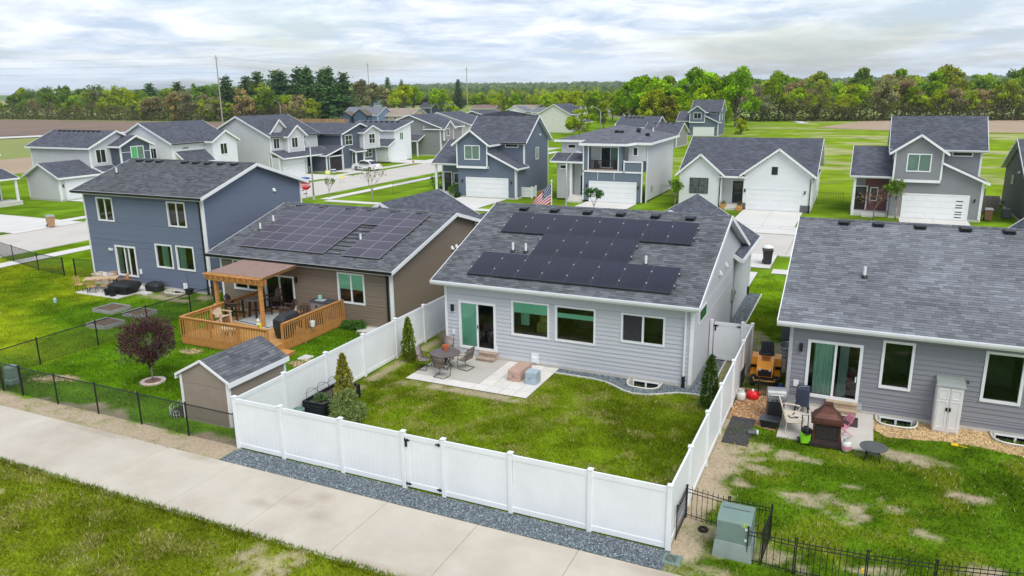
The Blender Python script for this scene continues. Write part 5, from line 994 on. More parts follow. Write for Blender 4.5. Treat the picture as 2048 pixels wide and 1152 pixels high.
T=thing('garden_figurine','small dark figurine standing on the round side table','figurine',(-25.72,29.75,DZ+.5)); mb=MB(); mb.lathe((-25.72,29.75,DZ+.5),[(.05,0),(.06,.08),(.03,.12),(.045,.17),(.01,.2)],10); mb.build('figure',M('bronze',(.13,.06,.035),.5),T)
T=thing('deck_cabinet','grey resin deck cabinet with black top against the brown wall','cabinet',(-24.6,29.95,DZ)); mb=MB(); mb.rbox(-25.2,-23.75,29.65,30.24,DZ,DZ+.82,.015); mb.build('body',M('taupe_resin',(.26,.225,.215),.6),T); mb=MB(); mb.rbox(-25.26,-23.7,29.58,30.25,DZ+.82,DZ+.87,.012); mb.build('top',M('slate_resin',(.055,.06,.07),.55),T)
for xx in (-25.15,-24.42): mb=MB(); mb.box(xx,xx+.68,29.625,29.645,DZ+.08,DZ+.76); d_=mb.build('cabinet_door',M('taupe_resin'),T); mb=MB(); mb.box(xx+.30,xx+.40,29.60,29.625,DZ+.55,DZ+.65); mb.build('cabinet_handle',BLACK,d_)
T=thing('teal_jug','pale teal jug on a tray on the deck cabinet','jug',(-24.75,29.9,DZ+.87)); mb=MB(); mb.lathe((-24.75,29.9,DZ+.87),[(.1,0),(.12,.12),(.09,.22),(.1,.26),(.07,.25)],14); mb.build('jug',M('teal_glaze',(.26,.52,.48),.35),T,smooth=True); mb=MB(); mb.rbox(-24.98,-24.45,29.74,30.1,DZ+.87,DZ+.89,.01); mb.build('tray',M('tray_grey',(.45,.47,.48),.5),T)
# covered barbecue
def cover_shape(name,label,cat,secs,col,rgh=.45):
    T=thing(name,label,cat,(secs[0][0],secs[0][1],secs[0][2])); mb=MB(); per=28; rows=[]; rs=np.random.RandomState(len(label))
    for (x,y,z,w,d) in secs: rows.append([(x+w*math.copysign(abs(math.cos(a))**.35,math.cos(a))*(1+.05*(rs.rand()-.5)),y+d*math.copysign(abs(math.sin(a))**.35,math.sin(a))*(1+.05*(rs.rand()-.5)),z+.015*(rs.rand()-.5)) for a in [2*math.pi*k/per for k in range(per)]])
    mb.idx([p for r_ in rows for p in r_],[(j*per+k,j*per+(k+1)%per,(j+1)*per+(k+1)%per,(j+1)*per+k) for j in range(len(rows)-1) for k in range(per)]+[tuple(range((len(rows)-1)*per,len(rows)*per))]); mb.build('cover',col,T)
    x,y,z,w,d=secs[1]; mb=MB(); mb.bar((x-w*1.0,y-d*1.02,z+.02),(x+w*1.0,y-d*1.02,z+.02),.02,.03); mb.build('draw_cord',col,T); return T
CHAR=M('charcoal_cover',(.025,.027,.032),.5,var=.2,scale=3)
cover_shape('covered_grill','tall charcoal barbecue cover standing at the deck opening','grill cover',[(-24.15,26.4,DZ,.30,.26),(-24.15,26.45,DZ+.2,.33,.36),(-24.1,26.55,DZ+.62,.34,.62),(-24.1,26.6,DZ+.95,.34,.66),(-24.05,26.65,DZ+1.12,.24,.5),(-24.05,26.65,DZ+1.18,.12,.4)],CHAR)
cover_shape('covered_lounge','dark brown low fabric cover behind the right deck railing','cover',[(-24.3,28.6,DZ,.38,.7),(-24.3,28.6,DZ+.35,.39,.7),(-24.3,28.6,DZ+.55,.33,.62)],M('brown_cover',(.055,.038,.045),.7))
T=thing('white_bucket','white bucket hanging outside the right deck railing','bucket',(-23.48,27.6,.75)); mb=MB(); mb.lathe((-23.42,27.6,.72),[(.10,0),(.13,.27),(.11,.27),(.09,.05)],14); mb.build('bucket',WHITE,T); mb=MB(); mb.tube([(-23.42,27.47,.98),(-23.45,27.52,1.15),(-23.5,27.6,1.22),(-23.45,27.68,1.15),(-23.42,27.73,.98)],.008,5); mb.build('bail',GREYM,T)
T=thing('garden_ornament','small white and green ornament at the foot of the right pergola post','ornament',(-26.5,27.25,DZ)); mb=MB(); mb.lathe((-26.5,27.25,DZ),[(.1,0),(.11,.12),(.05,.2),(.09,.3),(.05,.4)],12); mb.build('figure',M('ornament_white',(.75,.74,.62),.6),T); mb=MB(); mb.lathe((-26.42,27.18,DZ),[(.07,0),(.08,.1),(.02,.16)],10); mb.build('frog',M('ornament_green',(.22,.36,.08),.6),T); mb=MB(); mb.lathe((-26.3,27.16,DZ),[(.06,0),(.07,.16),(.02,.25)],10); mb.build('yellow_bloom',M('ornament_yellow',(.7,.58,.06),.6),T)
# ================================================================ behind the blue house
mb=MB(); mb.rbox(-42.9,-39.2,29.25,32.05,-.04,.06,.015); struct(mb.build('patio_slab',CONCW,at=(-41,30.6,0)))
PALE=M('oak_top',(.56,.40,.25),.6,var=.1); RAT=M('rattan',(.50,.31,.15),.75,var=.2,scale=14)
T=thing('dining_table','long pale oak outdoor dining table on the blue house patio','table',(-41.9,30.3,.06)); TX,TY,TR=-41.85,30.35,R(38)
mb=MB(); mb.box(-.95,.95,-.45,.45,.70,.74); o=mb.build('table_top',PALE); o.parent=T
for xx in (-.75,.75): mb=MB(); mb.tube([(xx,-.36,.02),(xx,-.34,.70),(xx,.34,.70),(xx,.36,.02),(xx,-.36,.02)],.025,6); o=mb.build('leg_frame',BLACK); o.parent=T
at_(T,TX,TY,.06,TR)
def rattan():
    T=thing('rattan_chair','x','chair'); mb=MB(); mb.rbox(-.24,.24,-.22,.24,.40,.44,.01); mb.build('seat',RAT,T)
    for k in range(9): a=R(200+140*k/8); mb=MB(); mb.bar((.27*math.cos(a),.24*math.sin(a)+.02,.44),(.30*math.cos(a),.28*math.sin(a),.86),.035,.012,upv=(math.cos(a),math.sin(a),0)); mb.build('back_strand',RAT,T)
    mb=MB(); mb.tube([(.30*math.cos(a),.28*math.sin(a),.86-.2*max(0,math.sin(a)+.35)) for a in [R(190+160*k/12) for k in range(13)]],.022,6); mb.build('back_rim',RAT,T)
    for x in (-.2,.2):
        for y in (-.18,.2): mb=MB(); mb.tube([(x,y,.41),(x*1.15,y*1.15,0)],.013,5); mb.build('leg',BLACK,T)
    return T
c0=rattan(); GR='rattan chairs around the oak dining table'
ca,sa=math.cos(TR),math.sin(TR)
for i,(u,v,rz,lb) in enumerate(((-1.25,0,-90,'rattan chair at the left end of the oak dining table'),(-.35,-.75,0,'rattan chair on the camera side of the oak table, left one'),(.45,-.75,0,'rattan chair on the camera side of the oak table, right one'),(-.4,.78,180,'rattan chair on the far side of the oak table, left one'),(.4,.8,180,'rattan chair on the far side of the oak table, right one'),(1.3,.05,90,'rattan chair at the right end of the oak table by the patio door'))):
    c=c0 if i==0 else copy_tree(c0); at_(c,TX+u*ca-v*sa,TY+u*sa+v*ca,.06,TR+R(rz)); c['label']=lb; c['group']=GR
T=thing('storage_box','pale grey storage box against the blue wall left of the patio door','box',(-43.4,31.75,0)); mb=MB(); mb.rbox(-44.1,-42.75,31.4,32.0,0,.56,.02); mb.build('body',M('resin_grey',(.5,.52,.53),.6),T); mb=MB(); mb.rbox(-44.14,-42.71,31.36,32.03,.56,.64,.02); mb.build('lid',M('resin_lid',(.62,.64,.65),.6),T)
BLKC=M('black_tarp',(.014,.014,.016),.5,var=.3,scale=3,bump=.6,bscale=5)
cover_shape('covered_firepit','black crumpled tarp cover over furniture on the blue house patio','tarp cover',[(-40.0,30.35,.06,.75,.5),(-40.0,30.4,.3,.85,.55),(-39.95,30.45,.55,.95,.62),(-39.9,30.5,.68,.75,.5),(-39.9,30.5,.72,.4,.25)],BLKC)
cover_shape('covered_table','small black covered table by the blue wall','tarp cover',[(-38.75,31.55,.0,.5,.32),(-38.75,31.55,.35,.55,.36),(-38.72,31.58,.52,.42,.28)],M('black_cover_flat',(.03,.03,.034),.6,var=.2))
for x,y,lb in ((-40.35,29.55,'black plastic flower pot at the patio edge, left of two'),(-39.85,29.5,'black plastic flower pot at the patio edge, right of two')): T=thing('black_pot',lb,'flower pot',(x,y,.06),'black pots at the patio edge'); mb=MB(); mb.lathe((x,y,.03),[(.15,0),(.2,.36),(.22,.36),(.22,.4),(.19,.4),(.18,.3)],14); mb.build('pot',BLACK,T); mb=MB(); mb.lathe((x,y,.35),[(.185,0),(.05,.02)],12); mb.build('potting_soil',M('soil'),T)
T=thing('black_planter','black planter pot at the right corner of the blue house wall','flower pot',(-36.1,31.75,0)); mb=MB(); mb.lathe((-36.1,31.75,0),[(.18,0),(.24,.26),(.27,.26),(.27,.31),(.23,.31),(.2,.2)],14); mb.build('pot',BLACK,T); mb=MB(); mb.tube([(-36.1,31.8,.2),(-36.5,32.02,1.35)],.008,5); mb.build('cane',BLACK,T)
T=thing('stepping_pad','white concrete pad with a step beside the blue house patio','slab',(-39.0,30.9,0)); mb=MB(); mb.rbox(-39.15,-38.3,30.5,31.0,-.03,.10,.01); mb.build('pad',CONCW,T)
T=thing('door_step','dark wooden step below the patio door of the blue house','step',(-41.6,31.8,.06)); mb=MB(); mb.rbox(-42.4,-40.8,31.55,32.03,.06,.38,.01); mb.build('step',M('step_brown',(.20,.12,.09),.8),T); mb=MB(); mb.tube([(-41.2+.15*math.cos(a),31.7+.12*math.sin(a),.40) for a in [2*math.pi*k/14 for k in range(15)]],.03,6); mb.build('red_hose',M('red_hose',(.5,.07,.05),.5),T)
def timber_bed(label,x,y,w,d):
    T=thing('timber_bed',label,'raised bed',(x,y,0),'grey timber raised beds'); m=M('grey_timber',(.30,.295,.285),.85,var=.15,scale=4,rnd=.06)
    for a,b in (((x-w,y-d),(x+w,y-d)),((x+w,y-d),(x+w,y+d)),((x+w,y+d),(x-w,y+d)),((x-w,y+d),(x-w,y-d))): mb=MB(); mb.bar((*a,.09),(*b,.09),.05,.2); mb.build('side_board',m,T)
    mb=MB(); mb.poly([(x-w,y-d,.14),(x+w,y-d,.14),(x+w,y+d,.14),(x-w,y+d,.14)]); mb.build('soil',M('garden_soil',(.12,.085,.06),.95,var=.35,scale=6,bump=.6,bscale=15),T)
timber_bed('grey timber raised bed nearest the blue house, left of the fence',-37.4,27.5,.72,.64); timber_bed('grey timber raised bed right of the other two, touching the fence line',-35.2,27.5,.66,.58); timber_bed('grey timber raised bed closest to the camera along the fence',-35.2,25.4,.70,.6)
mb=MB(); mb.lathe((-41.9,27.3,0),[(.09,0),(.1,.2),(.04,.3)],8); tag(mb.build('garden_marker',M('pale_blue_plastic',(.35,.5,.55),.5),at=(-41.9,27.3,0)),'pale blue plastic marker standing in the left lawn','marker')
T=thing('black_clutter','black tubs and tools between the blue and the brown house','garden tools',(-33.6,32.6,0)); 
for k,(x,y,s,h) in enumerate(((-33.9,32.5,.25,.45),(-33.4,32.9,.22,.6),(-33.0,32.6,.2,.35))): mb=MB(); mb.lathe((x,y,0),[(s*.8,0),(s,h),(s*.85,h),(s*.7,h*.6)],10); mb.build('tub',BLACK,T)
# ================================================================ yard of the right grey house
mb=MB(); mb.rbox(-1.85,1.18,25.42,28.64,-.05,.05,.012); struct(mb.build('patio_slab',M('patio_concrete_pale',(.54,.50,.45),.85,var=.08,scale=1.4,bump=.15,bscale=80),at=(-.3,27,0)))
steps('raw plank steps below the sliding door of the right grey house',-.42,.60,28.62,(.22,.42),.22,M('raw_plank',(.42,.32,.22),.8,var=.2,scale=4,rnd=.08))
ORANGE=M('mower_orange',(.95,.36,.01),.35,var=.05); RUB=M('tyre_rubber',(.015,.015,.016),.8)
def wheel(T,c,r,w,axis='x',hub=GREYM):
    mb=MB(); c=Vector(c); d=Vector((1,0,0)) if axis=='x' else Vector((0,1,0)); n=20; prof=[(.55,-w/2),(.92,-w/2),(1,-w*.3),(1,w*.3),(.92,w/2),(.55,w/2)]; vs=[]; a1,a2=(Vector((0,1,0)) if axis=='x' else Vector((1,0,0))),Vector((0,0,1))
    for q,t in prof: vs+=[c+d*t+(a1*math.cos(2*math.pi*k/n)+a2*math.sin(2*math.pi*k/n))*r*q for k in range(n)]
    mb.idx(vs,[(j*n+k,j*n+(k+1)%n,(j+1)*n+(k+1)%n,(j+1)*n+k) for j in range(5) for k in range(n)]); o=mb.build('wheel',RUB,T); mb=MB(); mb.tube([c-d*w*.42,c+d*w*.42],r*.56,14); mb.build('rim',hub,o); return o
# ride-on mower, nose towards the camera
T=thing('ride_on_mower','orange ride on lawn mower parked by the white fence','lawn mower'); 
mb=MB(); prof=[(-.78,.42,.25),(-.80,.62,.27),(-.72,.78,.27),(-.35,.90,.28),(0.05,.93,.28),(.05,.45,.28)]; 
for s in (1,): 
    A=[(-w,y,z) for y,z,w in prof]; B=[(w,y,z) for y,z,w in prof]; n=len(prof); mb.idx(A+B,[tuple(range(n)),tuple(range(2*n-1,n-1,-1))]+[(i,(i+1)%n,n+(i+1)%n,n+i) for i in range(n)])
mb.build('hood',ORANGE,T); mb=MB(); mb.rbox(-.22,.22,-.83,-.79,.46,.70,.01); mb.build('grille',BLACK,T)
for k in range(4): mb=MB(); mb.box(-.14,.14,-.40+.09*k,-.36+.09*k,.885+.012*k,.915+.012*k); mb.build('hood_slot',M('orange_dark',(.35,.11,.01),.5),T)
for s in (-1,1): mb=MB(); mb.lathe((.17*s,-.80,.66),[(.05,0),(.05,.06)],10); mb.build('headlight',M('lamp_lens',(.6,.6,.58),.2),T)
mb=MB(); mb.tube([(-.36,-.78,.36),(-.34,-.95,.34),(.34,-.95,.34),(.36,-.78,.36)],.03,6); mb.build('bumper',M('bumper_yellow',(.72,.40,.06),.5),T)
mb=MB(); mb.rbox(-.28,.28,-.7,.9,.26,.42,.03); mb.build('chassis',BLACK,T); mb=MB(); mb.rbox(-.52,.52,-.15,.55,.14,.30,.05); mb.build('cutting_deck',ORANGE,T)
for s in (-1,1):
    mb=MB(); mb.hexa([(s*.28,.35,.45),(s*.52,.35,.45),(s*.52,.98,.45),(s*.28,.98,.45)][::s],[(s*.28,.42,.72),(s*.50,.42,.72),(s*.50,.92,.74),(s*.28,.92,.74)][::s]); mb.build('fender',ORANGE,T); wheel(T,(.42*s,.72,.27),.27,.22); wheel(T,(.38*s,-.55,.20),.20,.15)
mb=MB(); mb.rbox(-.24,.24,.42,.86,.74,.84,.04); mb.hexa([(-.24,.80,.8),(.24,.80,.8),(.24,.90,.8),(-.24,.90,.8)],[(-.21,.92,1.16),(.21,.92,1.16),(.21,1.0,1.16),(-.21,1.0,1.16)]); mb.build('seat',M('black_seat',(.02,.02,.022),.5),T)
mb=MB(); mb.rbox(-.2,.2,.02,.12,.8,1.0,.03); mb.tube([(0,.1,.95),(0,.22,1.08)],.025,6); mb.build('dashboard',BLACK,T); mb=MB(); mb.tube([(.19*math.cos(a),.24+.14*math.sin(a),1.08+.12*math.sin(a)) for a in [2*math.pi*k/16 for k in range(17)]],.018,6); mb.build('steering_wheel',BLACK,T)
at_(T,-2.86,30.7,0,R(4)); T.scale=(1.15,1.15,1.15)
T=thing('push_mower','black push mower with a folded handle behind the orange mower','lawn mower'); mb=MB(); mb.rbox(-.26,.26,-.35,.35,.16,.34,.06); mb.build('deck',BLACK,T); mb=MB(); mb.lathe((0,-.05,.34),[(.17,0),(.17,.14),(.1,.2)],14); mb.build('engine',M('engine_grey',(.05,.05,.055),.4),T)
for x in (-.29,.29):
    for y in (-.28,.3): wheel(T,(x,y,.11),.11,.05)
mb=MB(); mb.tube([(-.22,.32,.3),(-.22,.62,.75),(-.22,.75,1.1),(-.15,.8,1.16),(.15,.8,1.16),(.22,.75,1.1),(.22,.62,.75),(.22,.32,.3)],.014,6); mb.build('handle',GREYM,T); mb=MB(); mb.rbox(-.2,.2,.32,.62,.25,.55,.04); mb.build('grass_bag',M('bag_black',(.02,.02,.02),.9),T); at_(T,-3.1,32.2,0,R(8))
T=thing('stock_tank','galvanised oval stock tank beside the left wall of the right house','tank',(-2.35,34.3,0)); mb=MB(); mb.lathe((-2.35,34.3,0),[(.34,0),(.36,.12),(.34,.14),(.36,.26),(.34,.28),(.36,.44),(.38,.46),(.36,.48),(.33,.46),(.31,.05),(.02,.04)],24,sx=.9,sy=1.5); mb.build('tank',GALV,T)
T=thing('bicycle','black bicycle leaning on the corner of the right grey house','bicycle'); 
for y in (-.52,.52):
    mb=MB(); mb.tube([(0,y+.33*math.cos(a),.34+.33*math.sin(a)) for a in [2*math.pi*k/24 for k in range(25)]],.02,6); w_=mb.build('wheel',RUB,T); mb=MB()
    for k in range(8): a=2*math.pi*k/8; mb.bar((0,y,.34),(0,y+.32*math.cos(a),.34+.32*math.sin(a)),.005,.005)
    mb.build('spokes',GREYM,w_)
mb=MB()
for p,q in (((0,-.1,.32),(0,.40,.78)),((0,-.1,.32),(0,-.25,.82)),((0,-.22,.72),(0,.38,.80)),((0,-.1,.32),(0,-.52,.34)),((0,-.52,.34),(0,-.22,.70)),((0,.37,.86),(0,.52,.34))): mb.tube([p,q],.018,6)
mb.build('frame',BLACK,T); mb=MB(); mb.rbox(-.07,.07,-.38,-.14,.82,.87,.03); mb.build('saddle',BLACK,T); mb=MB(); mb.tube([(-.28,.32,1.0),(-.1,.40,.98),(.1,.40,.98),(.28,.32,1.0)],.014,6); mb.tube([(0,.38,.8),(0,.4,.98)],.014,6); mb.build('handlebar',GREYM,T); T.rotation_euler=(0,R(-10),0); T.location=(-2.12,31.9,0); T.rotation_euler=(0,R(10),R(8))
T=thing('air_conditioner','grey air conditioner unit beside the left wall of the right house','air conditioner',(-2.4,36.6,0)); mb=MB(); mb.rbox(-2.8,-2.0,36.2,37.0,.05,.85,.05); mb.build('casing',M('ac_grey',(.13,.13,.135),.6),T)
for k in range(12): mb=MB(); mb.box(-2.76+.062*k,-2.735+.062*k,36.18,36.2,.12,.78); mb.build('grille_bar',M('ac_grille',(.22,.22,.225),.5),T)
mb=MB(); mb.lathe((-2.4,36.6,.85),[(.32,0),(.32,.03),(.05,.05)],20); mb.build('fan_guard',BLACK,T)
# wire pen panels
for i,(a,b,lb) in enumerate((((-3.6,29.2),(-2.9,28.85),'low black wire pen panel in front of the orange mower, left one'),((-2.88,28.85),(-2.2,29.25),'low black wire pen panel in front of the orange mower, right one'),((-3.62,29.25),(-3.62,30.2),'low black wire pen panel along the white fence by the mower'))): iron_fence(lb,a,b,.72,.07)
def propane(label,x,y,z,band=None):
    T=thing('propane_tank',label,'propane tank',(x,y,z),'white propane tanks'); mb=MB(); mb.lathe((x,y,z),[(.10,0),(.10,.03),(.13,.05),(.155,.10),(.155,.27),(.13,.34),(.06,.38),(.05,.39)],18); mb.build('cylinder',M('tank_white',(.70,.70,.68),.4,var=.1),T,smooth=True); mb=MB()
    mb.lathe((x,y,z+.37),[(.10,0),(.105,.11),(.098,.11),(.093,0.0)],16); mb.build('collar',M('tank_white'),T); mb=MB(); mb.lathe((x,y,z+.38),[(.02,0),(.02,.07),(.04,.07),(.03,.1)],10); mb.build('valve',GREYM,T)
    if band: mb=MB(); mb.lathe((x,y,z+.10),[(.157,0),(.157,.12)],18); mb.build('label_band',M('pink_band',(.62,.22,.30),.6,var=.2,scale=20),T)
propane('white propane tank standing on bark chips by the white fence',-3.42,28.15,.02); propane('white propane tank with pink band beside the copper fireplace',.36,25.2,.02,1)
T=thing('gas_can','red plastic gas can on the bark chips by the white fence','gas can',(-3.05,28.5,.02)); mb=MB(); mb.lathe((-3.05,28.5,.02),[(.14,0),(.2,.06),(.21,.2),(.14,.3),(.05,.33)],14,sx=1.15,sy=.8); mb.build('can',M('red_plastic',(.70,.012,.02),.4),T,smooth=True); mb=MB(); mb.lathe((-3.05,28.5,.34),[(.05,0),(.05,.07),(.02,.08)],10); mb.build('cap',WHITE,T); mb=MB(); mb.tube([(-2.95,28.45,.28),(-2.82,28.42,.36),(-2.78,28.44,.24)],.022,6); mb.build('handle',M('red_plastic'),T)
T=thing('blue_sprayer','small bright blue container beside the house corner behind the grill','container',(-2.2,29.6,0)); mb=MB(); mb.lathe((-2.15,29.7,0),[(.1,0),(.11,.2),(.04,.28),(.04,.34)],12); mb.build('bottle',M('blue_plastic',(.02,.08,.55),.4),T)
# gas grill with a grey lid
T=thing('gas_grill','black gas grill with grey lid and side shelf by the patio','grill'); mb=MB(); mb.rbox(-.28,.28,-.26,.26,.06,.70,.01); mb.build('cart',M('grill_black',(.028,.03,.033),.5),T); mb=MB(); mb.rbox(-.32,.32,-.3,.3,.72,.86,.03); mb.build('firebox',M('grill_grey',(.16,.165,.17),.45),T)
mb=MB(); n=10; pr=[(.30*math.cos(a),.86+.30*math.sin(a)) for a in [math.pi*k/n for k in range(n+1)]]; mb.extr([(-.31,y,z) for y,z in pr],(.62,0,0)); mb.build('lid',M('grill_lid',(.27,.275,.28),.35,metal=.4),T); mb=MB(); mb.tube([(-.22,-.33,.98),(.22,-.33,.98)],.018,6); mb.build('lid_handle',GREYM,T)
mb=MB(); mb.rbox(.33,.66,-.25,.25,.78,.81,.01); mb.build('side_shelf',M('grill_grey'),T)
for k in range(3): mb=MB(); mb.tube([(-.15+.15*k,-.30,.78),(-.15+.15*k,-.34,.78)],.025,8); mb.build('knob',BLACK,T)
for x in (-.22,.22): wheel(T,(x,.2,.07),.07,.04)
at_(T,-2.08,27.05,.02,R(12))
T=thing('storage_tote','black storage tote lying open beside the gas grill','storage box',(-2.15,26.2,0)); mb=MB(); mb.hexa([(-2.42,26.02,.02),(-1.92,26.02,.02),(-1.92,26.4,.02),(-2.42,26.4,.02)],[(-2.48,25.98,.30),(-1.86,25.98,.30),(-1.86,26.44,.30),(-2.48,26.44,.30)]); mb.build('tub',M('tote_black',(.02,.021,.025),.4),T); mb=MB(); mb.rbox(-2.5,-1.84,25.96,26.46,.30,.335,.02); mb.build('lid',M('tote_lid',(.05,.055,.065),.35),T)
T=thing('cooler_stand','navy covered cooler cart standing against the right house wall','cooler',(-1.2,28.05,.05)); mb=MB(); mb.rbox(-1.46,-1.0,27.8,28.25,.28,.98,.03); mb.build('body',M('navy_cover',(.035,.045,.075),.7,var=.12),T)
for x in (-1.42,-1.04):
    for y in (27.84,28.2): mb=MB(); mb.bar((x*1.0-.06 if x<-1.2 else x+.05,y,.05),(x,y,.3),.05,.05); mb.build('leg',BLACK,T)
mb=MB(); mb.tube([(-1.4,27.9,.99),(-1.3,27.85,1.05),(-1.15,28.0,1.02),(-1.05,27.9,1.06)],.014,5); mb.build('cable_coil',GREYM,T)
CRM=M('cream_paint',(.62,.56,.47),.5,var=.05)
T=thing('glider_bench','cream metal glider bench facing right on the patio','bench'); 
for s in (-1,1):
    mb=MB(); x=.50*s; mb.tube([(x,-.28,.03),(x,-.26,.42),(x,.22,.42),(x,.34,.03)],.02,6); mb.build('leg_frame',CRM,T); mb=MB(); mb.tube([(x,-.26,.42),(x,-.34,.66),(x,-.2,.70),(x,.28,.64),(x,.30,.56),(x,.24,.42)],.022,6); mb.build('arm',CRM,T)
mb=MB(); mb.rbox(-.48,.48,-.26,.28,.40,.44,.015); mb.build('seat',M('cream_sling',(.60,.53,.44),.8),T); mb=MB(); mb.hexa([(-.48,-.30,.44),(.48,-.30,.44),(.48,-.26,.44),(-.48,-.26,.44)],[(-.48,-.46,1.0),(.48,-.46,1.0),(.48,-.42,1.0),(-.48,-.42,1.0)]); mb.build('backrest',M('cream_sling'),T)
mb=MB(); mb.tube([(-.3,.1,.46),(-.1,.0,.47),(.15,.15,.46),(.2,-.1,.47),(0,-.15,.46)],.018,6); mb.build('cord_on_seat',BLACK,T); at_(T,-1.42,26.3,.05,R(-78))
T=thing('pressure_washer','lime green and black pressure washer at the patio edge','pressure washer'); LIME=M('lime_plastic',(.22,.58,.02),.4); mb=MB(); mb.rbox(-.16,.16,-.13,.13,.06,.42,.04); mb.build('body',LIME,T); mb=MB(); mb.lathe((0,-.02,.42),[(.14,0),(.15,.1),(.08,.2)],12); mb.build('motor_cap',BLACK,T); mb=MB(); mb.tube([(-.1,.12,.4),(-.1,.16,.95),(.1,.16,.95),(.1,.12,.4)],.018,6); mb.build('handle',BLACK,T)
for x in (-.19,.19): wheel(T,(x,.08,.1),.1,.05,hub=LIME)
mb=MB()
for r_ in (.10,.13): mb.tube([(r_*math.cos(a)+.02,-.17-.1*(r_-.1),.52+r_*math.sin(a)) for a in [2*math.pi*k/16 for k in range(17)]],.016,5)
mb.build('hose',BLACK,T); at_(T,-.92,25.25,.03,R(20))
# copper-roofed outdoor fireplace
COP=M('aged_copper',(.115,.048,.034),.5,var=.35,scale=5,metal=.5); FDK=M('dark_fireplace',(.042,.026,.026),.6,var=.3,scale=5)
T=thing('outdoor_fireplace','dark outdoor fireplace with copper hood and chimney on the patio','fireplace'); 
def fru(mb,a,b,z0,c,d,z1): mb.hexa([(-a,-b,z0),(a,-b,z0),(a,b,z0),(-a,b,z0)],[(-c,-d,z1),(c,-d,z1),(c,d,z1),(-c,d,z1)])
mb=MB(); fru(mb,.50,.40,0,.50,.40,.12); fru(mb,.46,.36,.12,.45,.35,.20); mb.build('base',FDK,T); mb=MB(); fru(mb,.41,.31,.2,.41,.31,.80); mb.build('firebox',FDK,T)
for s in (-1,1): mb=MB(); fru2=[(s*.41,-.33),(s*.36,-.33)]; mb.box(s*.36,s*.43,-.335,-.28,.2,.80); mb.build('corner_leg',COP,T)
mb=MB(); mb.box(-.34,.34,-.325,-.311,.26,.74); mb.build('mesh_screen',M('fire_mesh',(.03,.022,.022),.7,var=.4,scale=20),T)
mb=MB(); fru(mb,.50,.40,.80,.50,.40,.88); mb.build('mantel',COP,T); mb=MB(); fru(mb,.44,.34,.88,.42,.32,.98); fru(mb,.42,.32,.98,.28,.22,1.12); fru(mb,.28,.22,1.12,.16,.14,1.28); fru(mb,.16,.14,1.28,.12,.11,1.38); mb.build('hood',COP,T); mb=MB(); mb.box(-.14,.14,-.13,.13,1.38,1.42); mb.build('chimney_cap',COP,T); at_(T,-.30,25.55,.05,R(4))
PINK=M('pink_metal',(.58,.20,.28),.5)
T=thing('folding_chair','small pink folding chair beside the copper fireplace','chair'); mb=MB(); mb.rbox(-.17,.17,-.14,.18,.34,.365,.01); mb.build('seat',PINK,T); mb=MB(); mb.hexa([(-.17,-.19,.50),(.17,-.19,.50),(.17,-.17,.50),(-.17,-.17,.50)],[(-.15,-.27,.72),(.15,-.27,.72),(.15,-.25,.72),(-.15,-.25,.72)]); mb.build('backrest',PINK,T)
for s in (-1,1): mb=MB(); mb.tube([(.18*s,.25,0),(.18*s,-.28,.76)],.012,6); mb.build('back_leg',PINK,T); mb=MB(); mb.tube([(.165*s,-.25,0),(.165*s,.15,.36)],.012,6); mb.build('front_leg',PINK,T)
mb=MB(); mb.tube([(-.18,-.28,.76),(.18,-.28,.76)],.012,6); mb.build('top_bar',PINK,T); at_(T,.22,26.35,.05,R(125))
T=thing('fire_pit_table','round dark fire pit table with curved legs on the lawn edge','fire pit',(1.15,25.0,0)); mb=MB(); mb.lathe((1.15,25.0,0),[(.40,.40),(.42,.42),(.41,.44),(.27,.445),(.26,.43),(.02,.43)],30); mb.build('table_ring',M('dark_stone',(.095,.10,.10),.6,var=.15),T); mb=MB(); mb.lathe((1.15,25.0,0),[(.08,.16),(.2,.22),(.25,.36),(.25,.41)],20); mb.build('fire_bowl',M('bowl_grey',(.22,.21,.21),.6),T)
for k in range(4): a=R(40+90*k); q=lambda r,z:(1.15+r*math.cos(a),25+r*math.sin(a),z); mb=MB(); mb.tube([q(.34,0),q(.28,.12),q(.24,.25),q(.33,.40)],.015,6); mb.build('leg',BLACK,T,smooth=True)
T=thing('door_mat','dark brown mat lying on the patio behind the fireplace','mat',(.4,27.6,.05)); mb=MB(); mb.rbox(.12,.68,27.2,28.08,.052,.066,.005); mb.build('mat',M('mat_brown',(.055,.032,.035),.9,var=.2,scale=12),T)
T=thing('rubber_mat','black square rubber mat lying on the ground against the white fence','mat',(-3.1,25.4,0)); mb=MB(); mb.rbox(-3.5,-2.66,24.3,26.55,0,.05,.02); mb.build('mat',M('rubber_mat',(.05,.048,.05),.85,var=.3,scale=5),T)
T=thing('solar_lantern','dark green garden lantern lying on the grass beside the rubber mat','lantern',(-2.62,25.25,0)); mb=MB(); mb.tube([(-2.78,25.2,.1),(-2.5,25.3,.1)],[.09,.11],12); mb.build('body',M('lantern_green',(.08,.10,.09),.4),T); mb=MB(); mb.tube([(-2.5,25.3,.1),(-2.44,25.32,.1)],.10,12); mb.build('lens',M('lamp_lens'),T)
CAB=M('cabinet_resin',(.70,.68,.67),.6,var=.06)
T=thing('resin_cabinet','tall beige resin cabinet with grey green lid against the right house wall','cabinet',(3.4,28.35,0)); mb=MB(); mb.rbox(3.02,3.82,28.05,28.62,.02,1.72,.015); mb.build('body',CAB,T); mb=MB(); mb.hexa([(2.97,27.98,1.72),(3.87,27.98,1.72),(3.87,28.64,1.72),(2.97,28.64,1.72)],[(3.0,28.05,1.80),(3.84,28.05,1.80),(3.84,28.64,1.90),(3.0,28.64,1.90)]); mb.build('lid',M('lid_sage',(.26,.29,.275),.7),T)
